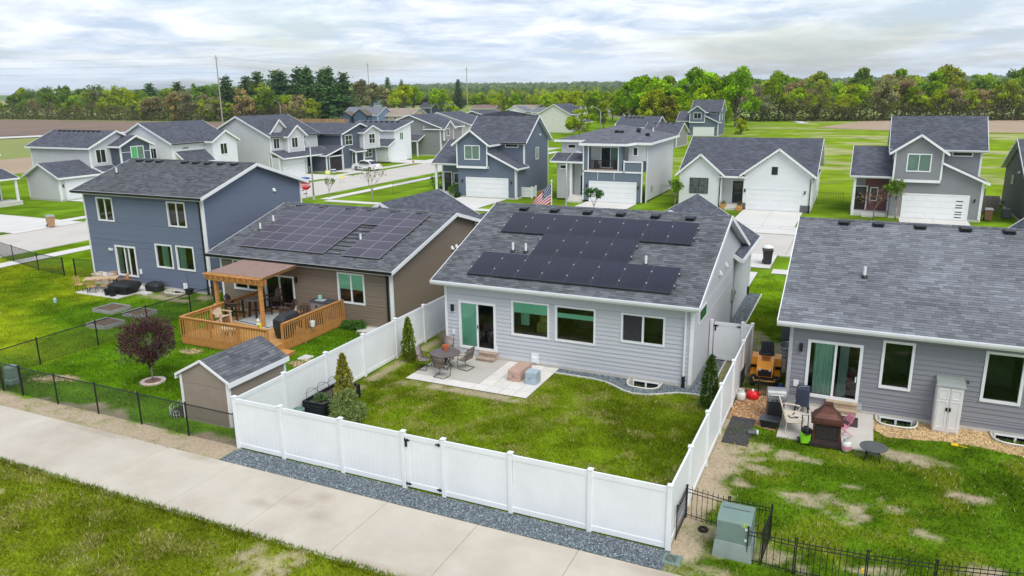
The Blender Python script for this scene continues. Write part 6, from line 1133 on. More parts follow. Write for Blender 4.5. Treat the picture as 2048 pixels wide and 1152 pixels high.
for x0 in (3.05,3.43):
    mb=MB(); mb.box(x0,x0+.36,28.025,28.05,.08,1.66); d_=mb.build('cabinet_door',CAB,T)
    for z0,z1 in ((.18,1.18),(1.25,1.60)): mb=MB(); f=Face((x0,28.025,0),'S'); f.ring(mb,.04,.32,z0,z1,.03,0,.012); mb.build('door_moulding',CAB,d_)
    mb=MB(); mb.box(x0+(.29 if x0<3.2 else .01),x0+(.35 if x0<3.2 else .07),28.0,28.026,.82,.95); mb.build('cabinet_handle',BLACK,d_)
mb=MB(); mb.lathe((3.95,28.5,1.75),[(.03,0),(.05,.03),(.03,.07)],8); tag(mb.build('wall_faucet',BLACK,at=(3.95,28.5,1.75)),'small black fitting on the wall right of the resin cabinet','faucet')
T=thing('toy_shovel','yellow toy shovel lying on the bark below the right window','toy',(3.75,27.05,0)); mb=MB(); mb.bar((3.72,27.05,.05),(4.0,26.98,.05),.03,.03); mb.build('handle',M('toy_yellow',(.8,.50,.01),.4),T); mb=MB(); mb.rbox(3.52,3.74,26.98,27.14,.03,.09,.02); mb.build('blade',M('toy_yellow'),T)
# ---- transformer, vault lid, tyre ring
TG=M('transformer_green',(.165,.24,.21),.5,var=.06)
T=thing('transformer','green pad mounted transformer box numbered 50 782 inside iron fence','transformer',(-2.1,18.1,0)); mb=MB(); mb.hexa([(-2.60,17.62,0),(-1.62,17.62,0),(-1.62,18.62,0),(-2.60,18.62,0)],[(-2.56,17.66,.44),(-1.66,17.66,.44),(-1.66,18.58,.44),(-2.56,18.58,.44)]); mb.build('pad',M('pad_green_grey',(.26,.31,.285),.8,var=.12),T)
mb=MB(); pr=[(17.70,.44),(17.70,1.0),(17.78,1.08),(18.12,1.16),(18.48,1.12),(18.52,1.06),(18.52,.44)]; mb.extr([(-2.53,y,z) for y,z in pr],(.84,0,0)); mb.build('cabinet',TG,T); mb=MB(); mb.box(-2.45,-1.77,18.12,18.135,1.157,1.168); mb.build('lid_seam',BLACK,T)
for z in (.55,.86): mb=MB(); mb.box(-1.83,-1.77,17.69,17.70,z,z+.07); mb.build('sticker',WHITE,T)
def text(body,size,loc,rot,mtl,parent,name='lettering',align='CENTER',ext=.002):
    c=bpy.data.curves.new(name,'FONT'); c.body=body; c.size=size; c.align_x=align; c.extrude=ext; o=bpy.data.objects.new(name,c); COL.objects.link(o); bpy.context.view_layer.update()
    me=bpy.data.meshes.new_from_object(o.evaluated_get(bpy.context.evaluated_depsgraph_get())); bpy.data.objects.remove(o); me.materials.clear(); me.materials.append(mtl); o=bpy.data.objects.new(name,me); COL.objects.link(o); o.parent=parent; o.location=Vector(loc)-(ORG[parent.name] if parent else Vector((0,0,0))); o.rotation_euler=rot; return o
YG=M('yellow_green_paint',(.55,.75,.12),.6,var=0)
text('50',.10,(-1.83,17.698,.99),(R(90),0,0),YG,T); text('782',.10,(-1.86,17.698,.94),(R(90),0,0),YG,T)
T.rotation_euler=(0,0,R(0))
T=thing('vault_lid','flat green utility vault lid in the gravel corner by the footpath','utility lid',(-3.48,16.98,0)); mb=MB(); mb.rbox(-3.72,-3.24,16.78,17.22,0,.05,.03); mb.build('lid',M('lid_green',(.16,.23,.19),.6,var=.1),T); mb=MB()
rs=np.random.RandomState(4)
for k in range(7): y=16.86+.045*k; mb.tube([(-3.64+.28*t,y+.018*math.sin(9*t+k),.052) for t in np.linspace(0,1,9)],.006,4)
mb.build('embossing',BLACK,T)
T=thing('tyre_ring','small black rubber tyre lying on the dirt beside the transformer','tyre',(-3.02,18.68,0)); mb=MB(); mb.tube([(-3.02+.10*math.cos(a),18.68+.10*math.sin(a),.04) for a in [2*math.pi*k/20 for k in range(21)]],.04,8,cap=False); mb.build('tyre',RUB,T,smooth=True)
mb=MB(); mb.rbox(.86,.92,17.66,17.70,.45,.55,.005); tag(mb.build('yellow_tag',M('toy_yellow'),at=(.89,17.68,.45)),'small yellow tag hanging on the iron fence','tag')
# ================================================================ houses across the streets
def SM(n,c): return mat('siding_'+n,c,.65,var=.04,scale=.8)
LG=SM('pale_grey',(.56,.565,.58)); WH=SM('white',(.72,.735,.75)); DB=SM('dark_blue',(.085,.105,.14)); SB=SM('slate_blue',(.125,.155,.205)); MG=SM('grey_mid',(.235,.24,.255)); GR=SM('taupe_grey',(.25,.245,.245)); CR=SM('cream',(.66,.64,.58)); DK=SM('dark_olive',(.075,.078,.07)); TN=SM('tan',(.40,.345,.28)); BU=SM('sky_blue',(.16,.24,.36)); NV=SM('navy',(.05,.065,.11)); BW=SM('brown_far',(.16,.115,.09)); RED=SM('maroon_door_wall',(.17,.07,.075))
def faces(x0,x1,y0,y1,z0=0): return {'S':Face((x0,y0,z0),'S'),'E':Face((x1,y0,z0),'E'),'N':Face((x1,y1,z0),'N'),'W':Face((x0,y1,z0),'W')}
def vol(root,x0,x1,y0,y1,ze,axis=None,zr=None,wm=LG,z0=0.,oh=.4,rm=RF,gut=None,ex=.17,corner=WHITE,found=True,name='roof',sides='SEW',ends=(1,1)):
    f=faces(x0,x1,y0,y1); mb=MB(); half=((y1-y0) if axis=='x' else (x1-x0))/2; sl=(zr-ze)/half if axis else 0
    for k in sides:
        W_=(x1-x0) if k in 'SN' else (y1-y0); g=(axis=='x' and k in 'EW') or (axis=='y' and k in 'SN'); zt=(zr if g else ze)
        lapwall(mb,f[k],0,W_,z0+(.2 if z0==0 else 0),zt+(0 if g else .04),ex,lim=(lambda z:((0,W_) if z<ze else ((z-ze)/sl,W_-(z-ze)/sl))) if g else None)
    if z0>0: mb.poly([(x0,y0,z0),(x0,y1,z0),(x1,y1,z0),(x1,y0,z0)])
    mb.build('wall',wm,root)
    if z0==0 and found: mb=MB(); mb.box(x0-.01,x1+.01,y0-.01,y1,-.2,.2); mb.build('foundation',FOUND,root)
    for k,u in (('S',0),('S',x1-x0-.12),('E',0),('E',y1-y0-.12)):
        if k in sides: mb=MB(); f[k].box(mb,u-.03*(u==0),u+.12+.03*(u>0),z0+(.2 if z0==0 else 0),ze,0,.045); mb.build('corner_board',corner,root)
    if axis:
        e=ze+.14-oh*sl
        gable(root,x0-oh,x1+oh,y0-oh,y1+oh,e,zr+.16,axis,mtl=rm,gutter=gut,name=name,ends=ends)
    return f
def slab_roof(root,P,mtl=RF,th=.16,name='lean_to_roof'):
    """single-slope slab given by its four upper corners, with white edge boards"""
    mb=MB(); P=[Vector(p) for p in P]; n=(P[1]-P[0]).cross(P[2]-P[0])
    if n.z<0: P=P[::-1]
    mb.poly(P); mb.poly([p-Vector((0,0,th)) for p in P][::-1],1)
    r=mb.build(name,[mtl,WHITE],root,uv=True); k=len(P)
    for i in range(k): mb=MB(); mb.bar(P[i]-Vector((0,0,th*.55)),P[(i+1)%k]-Vector((0,0,th*.55)),.05,th*1.15); mb.build('edge_board',WHITE,r)
    return r
def rvents(root,x0,x1,n,y,z,axis='x'):
    for k in range(n):
        t=x0+(x1-x0)*(k+.5)/n; mb=MB(); c=(t,y,z) if axis=='x' else (y,t,z); mb.box(c[0]-.18,c[0]+.18,c[1]-.16,c[1]+.16,c[2]-.08,c[2]+.13); mb.build('roof_vent',BLACK,root)
def post(root,x,y,z,s=.11,m=WHITE): mb=MB(); mb.rbox(x-s,x+s,y-s,y+s,0,z,.01); mb.build('porch_post',m,root)
def plan_a(label,ox,oy,wm,wm2,slots=None,glass=GLASSG,porch=None):
    H=thing('house',label,'house',(ox+6,oy+81,0)); X=lambda v:ox+v; Y=lambda v:oy+v
    vol(H,X(2.4),X(9.5),Y(79.6),Y(86.6),6.2,'x',8.75,wm2,gut=WHITE if wm2 is MG else BLACK)
    f=Face((X(2.45),Y(77),0),'S'); mb=MB(); lapwall(mb,f,0,7.15,.2,5.2,.17,lim=lambda z:(0,7.15 if z<3.55 else 7.15-(z-3.55)/.44)); fe=Face((X(9.6),Y(77),0),'E'); lapwall(mb,fe,0,2.7,.2,3.6); fw_=Face((X(2.45),Y(79.7),0),'W'); lapwall(mb,fw_,0,2.7,.2,5); mb.build('garage_wall',wm2,H); mb=MB(); mb.box(X(2.44),X(9.61),Y(76.99),Y(80),-.2,.22); mb.build('foundation',FOUND,H)
    mb=MB(); f.box(mb,7.05,7.18,.2,3.5,0,.045); mb.build('corner_board',WHITE,H)
    bf=vol(H,X(2.45),X(6.3),Y(76.75),Y(81.3),6.05,'y',7.4,wm,z0=3.4,oh=.42,name='bay_roof',ends=(1,0),sides='S'); mb=MB(); lapwall(mb,bf['E'],0,2.9,3.4,6.0); lapwall(mb,Face((X(2.45),Y(79.6),0),'W'),0,2.85,3.4,6.0); mb.build('bay_side',wm,H); mb=MB(); mb.box(X(2.4),X(6.35),Y(76.7),Y(76.76),3.3,3.55); mb.box(X(6.28),X(6.36),Y(76.7),Y(77.2),3.3,3.55); mb.build('bay_band',WHITE,H)
    window(H,bf['S'],1.0,2.95,4.25,5.85,[glass,GLASSF] if glass is GLASSF else glass); m2=Face((X(2.4),Y(79.6),0),'S'); window(H,m2,4.75,6.4,5.45,5.95,mull=0)
    slab_roof(H,[(X(6.3),Y(76.55),5.15),(X(10.05),Y(76.55),3.42),(X(10.05),Y(79.7),3.42),(X(6.3),Y(79.7),5.15)])
    garage_door(H,f,1.1,6.15,2.18,slots=slots); lantern(H,f,.55,1.7); lantern(H,f,6.65,1.7)
    vol(H,X(-.75),X(2.4),Y(79),Y(84),3.6,None,None,wm2,sides='SW'); mb=MB(); f3=Face((X(-.75),Y(79),0),'S')
    gable(H,X(-1.05),X(2.44),Y(77.0),Y(86),3.72,6.15,'x',Y(81.5),name='wing_roof',gutter=WHITE); post(H,X(-.6),Y(77.3),3.6)
    if porch: mb=MB(); f3.box(mb,1.05,3.1,.3,3.6,.025,.035); mb.build('porch_panel',porch,H)
    door(H,f3,.25,1.2,.35,2.15,(.03,.02,.02)); window(H,f3,1.5,2.2,1.2,2.5,mull=0,trim=.09); mb=MB(); mb.box(X(-.75),X(2.4),Y(77.3),Y(79),-.1,.3); mb.build('porch_floor',CONCW,H); mb=MB(); mb.box(X(.2),X(1.3),Y(76.6),Y(77.3),-.1,.15); mb.build('porch_step',CONCW,H)
    fE=Face((X(9.5),Y(79.6),0),'E'); window(H,fE,3.2,4.1,3.9,5.3,GLASSG,mull=1,trim=.07); wallvent(H,fE,4.5,6.6); downspout(H,fe,.08,3.3,WHITE)
    return H
H=plan_a('mid grey house with slotted white garage door and front gable bay, right of white house',0,0,MG,MG,slots=(.12,.24,.34,.52,.62,.78),porch=RED); ac=thing('air_conditioner','dark air conditioner between the mid grey and dark olive houses','air conditioner',(12.1,80.2,0)); mb=MB(); mb.rbox(11.75,12.45,79.9,80.6,.05,.85,.05); mb.build('casing',M('ac_grey'),ac); mb=MB(); mb.lathe((12.1,80.25,.85),[(.3,0),(.28,.04),(.04,.05)],16); mb.build('fan_guard',M('ac_grille'),ac)
H=plan_a('slate blue house with large front gable bay over its garage behind the flag',-44.15,-1.2,SB,SB,glass=GLASSG); mb=MB(); q=[(-42.3,81.8,8.86),(-34.5,81.8,8.86),(-38.6,82.6,9.45),(-38.6,82.6,9.45)]; mb.poly(q[:3]); mb.poly([(-34.5,81.8,8.86),(-42.3,81.8,8.86),(-38.6,82.6,9.45)][::1]); mb.poly([(-34.5,81.8,8.86),(-34.5,84,7.4),(-38.6,82.6,9.45)]); mb.poly([(-34.5,84,7.4),(-42.3,84,7.4),(-38.6,82.6,9.45)]); mb.poly([(-42.3,84,7.4),(-42.3,81.8,8.86),(-38.6,82.6,9.45)]); mb.build('raised_ridge',RF,H,uv=True)
plan_a('distant slate blue house beside the meadow with white garage door',-43.85,121,SB,SB,glass=GLASSF)
# ---- hip roofed grey house with a balcony
H=thing('house','pale grey hip roofed house with balcony above a wide white garage door','house',(-25.5,82,0)); f=faces(-30.4,-20.6,77,90)
mb=MB(); lapwall(mb,faces(-20.6,-20.6,77.9,90)['E'],0,12.1,.2,6.25); lapwall(mb,Face((-30.4,79,0),'S'),0,3.3,.2,6.4); lapwall(mb,Face((-27.1,78.6,0),'S'),0,6.5,3.2,6.2); lapwall(mb,Face((-22.5,77.9,0),'S'),0,1.9,4.4,6.2); lapwall(mb,Face((-30.4,90,0),'W'),0,11,.2,6.3); lapwall(mb,Face((-28.75,78.3,0),'S'),0,1.75,.2,4.2); lapwall(mb,Face((-27.15,77.05,0),'W'),0,.1,.2,3.2); mb.build('wall',LG,H)
mb=MB(); lapwall(mb,Face((-30.35,77.5,0),'S'),0,1.7,.2,4.2); lapwall(mb,Face((-28.65,77.5,0),'E'),0,.8,.2,4.2); mb.build('porch_wall',SM('greige',(.42,.41,.42)),H)
F=Face((-27.15,77,0),'S'); mb=MB(); F.box(mb,0,6.45,.2,3.2,-.2,0); F.box(mb,0,.55,3.35,6.0,-.8,.02); F.box(mb,3.85,4.25,3.35,6.0,-.8,.02); F.box(mb,4.55,6.4,3.35,4.3,-.9,.05); mb.build('blue_panel_front',SM('panel_blue',(.13,.165,.21)),H)
mb=MB()
for a in ((-.05,6.5,3.2,3.36,0,.07),(-.06,.06,.2,6.05,0,.07),(6.35,6.48,.2,4.45,0,.09),(4.42,4.54,3.2,4.5,0,.07),(4.5,6.48,4.3,4.45,0,.1),(.5,.6,3.36,6.0,0,.07),(3.8,3.9,3.36,6.0,0,.07),(.5,3.9,5.9,6.05,0,.07),(1.6,1.64,2.4,3.2,0,.02),(3.4,3.44,2.4,3.2,0,.02)): F.box(mb,*a)
mb.build('white_banding',WHITE,H)
mb=MB(); F.box(mb,.55,3.85,3.36,3.5,-1.55,0); mb.build('balcony_floor',WOODW,H); w=window(H,Face((-27.15,78.55,0),'S'),1.4,3.6,3.5,5.75,[GLASSF,GLASSG],name='balcony_door')
mb=MB(); F.box(mb,.6,3.8,4.4,4.46,-.1,-.05); F.box(mb,.6,3.8,3.55,3.6,-.1,-.05)
for k in range(26): u=.62+3.16*k/25; F.box(mb,u-.012,u+.012,3.55,4.42,-.09,-.06)
mb.build('balcony_rail',BLACK,H)
for u in (1.0,3.2): mb=MB(); F.box(mb,u,u+.5,3.5,3.95,-.9,-.4); F.box(mb,u,u+.5,3.95,4.35,-.48,-.4) ; mb.build('balcony_chair',M('chair_dark',(.06,.045,.045),.7),H)
garage_door(H,F,.78,5.75,2.15,rows=4); lantern(H,F,.4,1.6); lantern(H,F,6.05,1.6)
window(H,Face((-30.4,79,0),'S'),.7,1.7,5.45,5.95,mull=0); window(H,Face((-30.35,77.5,0),'S'),.3,1.2,3.35,3.85,mull=0); window(H,Face((-22.5,77.9,0),'S'),.45,1.05,4.9,5.85,mull=0)
door(H,Face((-28.75,78.3,0),'S'),.85,1.75,.6,2.1); mb=MB(); mb.box(-28.7,-27.2,76.8,78.3,-.1,.6); mb.box(-28.7,-27.2,76.4,76.8,-.1,.4); mb.box(-28.7,-27.2,76.0,76.4,-.1,.2); mb.build('front_steps',CONCW,H)
post(H,-28.72,77.5,4.1,.13)
slab_roof(H,[(-31.0,77.0,4.25),(-27.15,76.8,4.25),(-27.15,79,5.0),(-31.0,79,5.0)],name='porch_roof')
mb=MB(); e=6.30; ap=[(-25.6,83,7.75),(-25.6,86,7.75)]; C_=[(-31.1,78.5,e+.1),(-27.5,78.5,e+.1),(-27.5,76.5,e-.1),(-22.3,76.5,e-.1),(-21.6,77.4,e),(-20.0,77.4,e),(-20.0,90.5,e+.1),(-31.1,90.5,e+.1)]
for a,b,c in ((C_[0],C_[1],ap[0]),(C_[1],C_[2],ap[0]),(C_[2],C_[3],ap[0]),(C_[3],C_[4],ap[0]),(C_[4],C_[5],ap[0])): mb.poly([a,b,c])
mb.poly([C_[5],C_[6],ap[1],ap[0]]); mb.poly([C_[6],C_[7],ap[1]]); mb.poly([C_[7],C_[0],ap[0],ap[1]]); mb.poly([(x,y,z-.2) for x,y,z in C_][::-1],1); r=mb.build('hip_roof',[shingle_far('roof_mid',(.13,.13,.15)),WHITE],H,uv=True)
mb=MB()
for i in range(8): p,q=C_[i],C_[(i+1)%8]; mb.bar((p[0],p[1],p[2]-.1),(q[0],q[1],q[2]-.1),.06,.24)
mb.build('fascia',WHITE,r)
for x,y,z in ((-24.6,80.5,7.25),(-24.1,80.6,7.2),(-22.9,83.0,7.2),(-23.2,84.2,7.3),(-21.6,82.0,6.9)): mb=MB(); mb.box(x-.2,x+.2,y-.18,y+.18,z-.15,z+.15); mb.build('roof_vent',BLACK,r)
pipe(r,-26.5,86,7.4,.5,.07); pipe(r,-22.3,87,6.8,.6,.07); downspout(H,Face((-20.6,77.9,0),'E'),.15,6.2,WHITE); mb=MB(); Face((-20.6,77.9,0),'E').box(mb,2.2,2.5,1.0,1.6,.02,.15); mb.build('electric_meter',GREYM,H)
# ---- white ranch house
H=thing('house','white single storey house with two front gables and black framed windows','house',(-10.5,82,0)); f=vol(H,-16.8,-4.35,78.6,90,3.55,'x',6.45,WH,gut=BLACK)
a=vol(H,-16.8,-12.7,77,82.2,3.5,'y',5.25,WH,name='left_gable_roof',ends=(1,0)); b=vol(H,-10.5,-4.3,77,83.2,3.6,'y',5.9,WH,name='garage_gable_roof',ends=(1,0))
BF=mat('black_frame',(.02,.02,.022),.4); w=window(H,a['S'],1.0,2.85,1.45,3.0,mat('pale_glass',(.10,.115,.115),.15,var=.4),1,1,.05,fr=BF); window(H,b['S'],2.5,3.05,3.55,4.3,GLASSF,1,1,.04,fr=BF)
garage_door(H,b['S'],.35,5.2,2.1); lantern(H,b['S'],.12,1.8); lantern(H,b['S'],5.65,1.8)
for u in (-.02,5.3): mb=MB(); b['S'].box(mb,u,u+.92 if u>0 else u+.3,.0,.72,0,.07); mb.build('stone_base',mat('dark_stone_veneer',(.12,.12,.135),.9,var=.4,scale=5),H)
door(H,Face((-12.7,78.6,0),'S'),.9,1.9,.45,2.2); mb=MB(); mb.box(-12.6,-10.6,77.1,78.6,-.1,.42); mb.box(-12.2,-10.7,76.6,77.1,-.1,.22); mb.build('front_steps',CONCW,H); mb=MB(); slab_roof(H,[(-12.9,76.7,3.3),(-10.3,76.7,3.3),(-10.3,78.7,3.75),(-12.9,78.7,3.75)],name='entry_roof')
for F_,u in ((a['S'],4.0),(b['S'],6.1)): downspout(H,F_,u,3.3,BLACK)
for i,(x,y) in enumerate(((-12.35,76.9),(-10.75,76.5))):
    T=thing('wooden_planter','square wooden planter with orange flowers %s of the white house steps'%('left','right')[i],'planter',(x,y,0),'planters at the white house steps'); mb=MB(); mb.rbox(x-.25,x+.25,y-.25,y+.25,0,.5,.02); mb.build('box',WOOD,T); puff_=np.random.RandomState(i).randn(120,3)*.13+np.array([x,y,.62]); leafcloud('flowers',puff_,np.zeros((120,3))+[0,0,1],.12,np.where(np.random.RandomState(i).rand(120,1)<.4,np.array([[.3,.07,.02]]),np.array([[.08,.14,.03]])),LEAF,T,.6,i)
# ---- dark house at the right edge
H=thing('house','dark olive house cut by the right edge of the picture','house',(17,83,0)); f=vol(H,12.9,24,76.5,89.5,3.9,'x',6.75,DK); window(H,f['W'],4.2,5.0,2.6,3.4,GLASSG,0,trim=.08); wallvent(H,f['W'],7.4,3.9); wallvent(H,f['W'],7.8,3.9); mb=MB(); f['W'].box(mb,-.6,1.5,.4,.6,.05,1.5); f['W'].box(mb,-.6,-.5,.6,1.5,1.4,1.5); mb.build('deck_edge',WOODW,H)
T=thing('board_screen','grey board fence screen beside the dark olive house','fence',(11,82.5,0))
for k in range(14): mb=MB(); mb.box(9.9+.17*k,10.05+.17*k,82.4,82.44,.1,1.7) if k<11 else mb.box(9.86,9.9,82.5+.17*(k-11),82.65+.17*(k-11),.1,1.7); mb.build('board',mat('grey_board',(.24,.21,.20),.8,rnd=.1),T)
# ---- row on the far side of the left street (fronts face the street)
H=thing('house','grey house with white porch posts cut by the left edge of the picture','house',(-92,47,0)); f=vol(H,-98,-86.9,41,52.6,5.5,'x',7.6,GR); slab_roof(H,[(-86.9,43,3.9),(-86.9,53.2,3.9),(-84.6,53.5,2.95),(-84.6,43,2.95)],name='porch_roof'); 
for y in (45,49,53.1): post(H,-84.85,y,2.95)
mb=MB(); mb.box(-86.9,-84.6,43,53.4,-.1,.45); mb.build('porch_floor',CONCW,H); window(H,f['E'],8.2,9.6,1.1,2.6,GLASSG,0,trim=.12); window(H,f['E'],8.6,9.9,4.0,5.3,trim=.1)
H=thing('house','pale grey two storey house with blue grey bay behind the blue house roof','house',(-88,62,0)); f=vol(H,-88,-82.4,56.5,61.5,2.75,'y',4.1,LG,name='garage_roof'); garage_door(H,f['E'],.7,4.7,2.15); lantern(H,f['E'],.3,1.6); m=vol(H,-93.9,-83.2,61.3,68.6,5.7,'x',7.35,LG); window(H,m['E'],.7,2.1,3.75,5.45); bb=vol(H,-84,-81.5,64.1,68.4,5.75,'x',6.75,DB,z0=2.9,name='bay_roof',ends=(0,1)); window(H,bb['E'],1.4,3.3,3.95,5.6,[mat('green_blind',(.10,.42,.17),.4),GLASSG]); rvents(H,-93,-85,9,64.6,7.35); slab_roof(H,[(-83.3,61.4,3.5),(-83.3,64,3.5),(-81.6,64,2.9),(-81.6,61.4,2.9)]); vol(H,-84,-82,64.1,68.4,2.9,None,None,LG,sides='SE')
mb=MB()
for z in (3.7,4.9): bb['E'].box(mb,0,4.3,z,z+.05,0,.03)
mb.build('batten',WHITE,H); downspout(H,f['S'],5.5,2.7,WHITE)
H=thing('house','white two storey house with steep left gable in the left row','house',(-85,76,0)); f=vol(H,-90.4,-80.2,70.6,80.4,5.65,'y',8.0,WH,gut=BLACK); window(H,f['S'],6.2,7.4,3.6,5.0); bb=vol(H,-83,-78.7,75.9,80.1,5.7,'x',6.85,WH,z0=0,name='bay_roof',ends=(0,1)); window(H,bb['E'],1.2,2.5,3.75,5.3); slab_roof(H,[(-80.2,71,4.6),(-80.2,75.9,4.6),(-78.4,75.9,3.2),(-78.4,71,3.2)]); window(H,f['E'],1.5,2.7,4.75,5.1,mull=0)
H=thing('house','pale grey two storey house with two front gables behind the street lamp','house',(-82,89,0)); f=vol(H,-88.0,-76.5,84.4,94.6,5.75,'y',8.4,LG,gut=BLACK); bb=vol(H,-79.4,-75.6,87.0,90.5,5.8,'x',7.05,LG,z0=2.9,name='bay_roof',ends=(0,1)); window(H,bb['E'],.7,2.1,3.95,5.5); vol(H,-81.4,-77.2,85.2,88.6,6.4,'x',7.9,LG,z0=5.6,name='dormer_roof',ends=(0,1))
for a in (.5,6.2): window(H,f['E'],a,a+1.3,3.95,5.5)
slab_roof(H,[(-76.5,84.2,3.75),(-76.5,95.2,3.75),(-74.2,95.2,2.8),(-74.2,84.2,2.8)],name='pent_roof'); vol(H,-77,-75.2,84.4,90.2,2.8,None,None,LG,sides='SE'); garage_door(H,Face((-75.2,84.4,0),'E'),.7,5.2,2.2); window(H,f['E'],6.4,7.2,.8,2.6,mull=0); window(H,f['E'],7.5,8.3,.8,2.6,mull=0); post(H,-74.5,94.8,2.8)
H=thing('house','dark slate two storey house with an open garage and white car in front','house',(-79,99,0)); f=vol(H,-84.5,-73.5,96.7,105.6,5.5,'x',6.85,DB,gut=BLACK); window(H,f['E'],.8,2.7,3.7,5.3,mull=1,bars=1); bb=vol(H,-75,-72.7,101.3,105.7,5.55,'x',6.4,LG,z0=2.9,name='bay_roof',ends=(0,1)); window(H,bb['E'],1.4,3.1,3.65,5.25,mull=1,bars=1); g_=vol(H,-82,-73.4,92.6,96.7,2.45,None,None,DB,sides='SE'); slab_roof(H,[(-82.4,92.2,2.6),(-73,92.2,2.6),(-73,96.7,3.75),(-82.4,96.7,3.75)]); mb=MB(); g_['E'].box(mb,.7,3.7,.1,2.25,-.02,.03); mb.build('garage_shade_panel',mat('garage_inner_shade',(.03,.025,.025),.9,var=.6,scale=1.5),H); mb=MB(); g_['E'].ring(mb,.55,3.85,.1,2.4,.15,.02,.06,bot=False); mb.build('garage_frame',WHITE,H)  # flat dark panel on the wall: shade inside the open garage, painted as colour
door(H,f['E'],2.5,3.5,.35,2.1); post(H,-72.6,98.9,2.7); post(H,-72.6,101.0,2.7); slab_roof(H,[(-73.6,98.5,3.2),(-73.6,101.4,3.2),(-72.2,101.4,2.75),(-72.2,98.5,2.75)],name='porch_roof'); window(H,f['E'],5.9,7.8,1.4,2.9,mull=1,bars=1)
H=thing('house','white two storey house with one tall sloping roof edge in the left row','house',(-79,113,0)); f=faces(-84,-73.5,111.2,116.6); mb=MB(); lapwall(mb,f['S'],0,10.5,2.6,5.35); lapwall(mb,f['E'],0,5.4,.2,6.5,lim=lambda z:(0 if z<5.35 else (z-5.35)/.23,5.4)); lapwall(mb,Face((-73.5,109.2,0),'E'),0,2,.2,3.3,lim=lambda z:(0 if z<2.8 else (z-2.8)/.5,2)); lapwall(mb,Face((-84,109.2,0),'S'),0,10.5,.2,2.85); lapwall(mb,Face((-73.5,116.6,0),'N'),0,10.5,.2,6.4); mb.build('wall',WH,H); slab_roof(H,[(-84.4,110.8,5.35),(-73.1,110.8,5.35),(-73.1,117,6.75),(-84.4,117,6.75)],name='roof'); slab_roof(H,[(-84.4,108.8,2.85),(-73.1,108.8,2.85),(-73.1,111.25,3.95),(-84.4,111.25,3.95)]); garage_door(H,Face((-73.5,109.2,0),'E'),.8,5.6,2.15); window(H,f['E'],1.7,2.9,3.6,4.95,GLASSG); rvents(H,-83,-75,7,115.8,6.55)
H=thing('house','taupe grey two storey house with covered porch further up the left street','house',(-78,128,0)); f=vol(H,-85,-72,124.5,133,5.2,'y',7.4,GR); bb=vol(H,-75.2,-71.3,124.6,128.2,5.1,'x',6.3,GR,z0=2.8,name='bay_roof',ends=(0,1)); window(H,bb['E'],1.0,2.0,3.6,5.0); garage_door(H,f['E'],3.6,7.8,2.15); slab_roof(H,[(-80,124.5,3.9),(-75.4,124.5,3.9),(-75.4,122,2.9),(-80,122,2.9)],name='porch_roof'); post(H,-75.7,122.2,2.9); post(H,-79.7,122.2,2.9); wallvent(H,f['S'],9.5,5.2)
H=thing('house','cream two storey house behind the taupe grey one','house',(-79,141,0)); f=vol(H,-86,-72,136,145,5.3,'y',7.5,CR)
for a in (3,5.0,6.6): window(H,f['E'],a,a+.9,4.0,5.1)
slab_roof(H,[(-72,136,3.9),(-72,144,3.9),(-70,144,2.9),(-70,136,2.9)]); H=thing('house','dark grey roofed house furthest up the left street','house',(-78,155,0)); vol(H,-86,-71,150,160,5.2,'y',7.4,GR)
# ---- farther houses
H=thing('house','tall cream house with dark roof and small front gables, mid distance','house',(-81,211,0)); f=vol(H,-86,-76.4,205,217.5,5.2,'y',7.8,CR); b1=vol(H,-80,-75.2,207.5,211,5.3,'x',7.1,CR,z0=2.8,name='bay_roof',ends=(0,1)); vol(H,-80,-75.2,212,215,5.3,'x',6.9,CR,z0=2.8,name='bay_roof',ends=(0,1)); window(H,b1['E'],1,2.3,3.6,5); slab_roof(H,[(-76.4,205,3.6),(-76.4,218,3.6),(-74,218,2.7),(-74,205,2.7)]); garage_door(H,f['E'],.6,5,2.1)
H=thing('house','dark blue house with low roof behind the hip roofed house','house',(-45,165,0)); vol(H,-49.2,-40.8,160,170,3.9,'x',5.9,SB); rvents(H,-48.5,-44,5,164,5.8); H=thing('house','grey single storey house with wide window beyond the hip roofed house','house',(-38,163,0)); f=vol(H,-42.3,-35.3,157,167,2.7,'x',4.7,GR); window(H,f['S'],3.2,5.4,.9,2.2,mull=1); rvents(H,-41.5,-36.5,4,161.5,4.65)
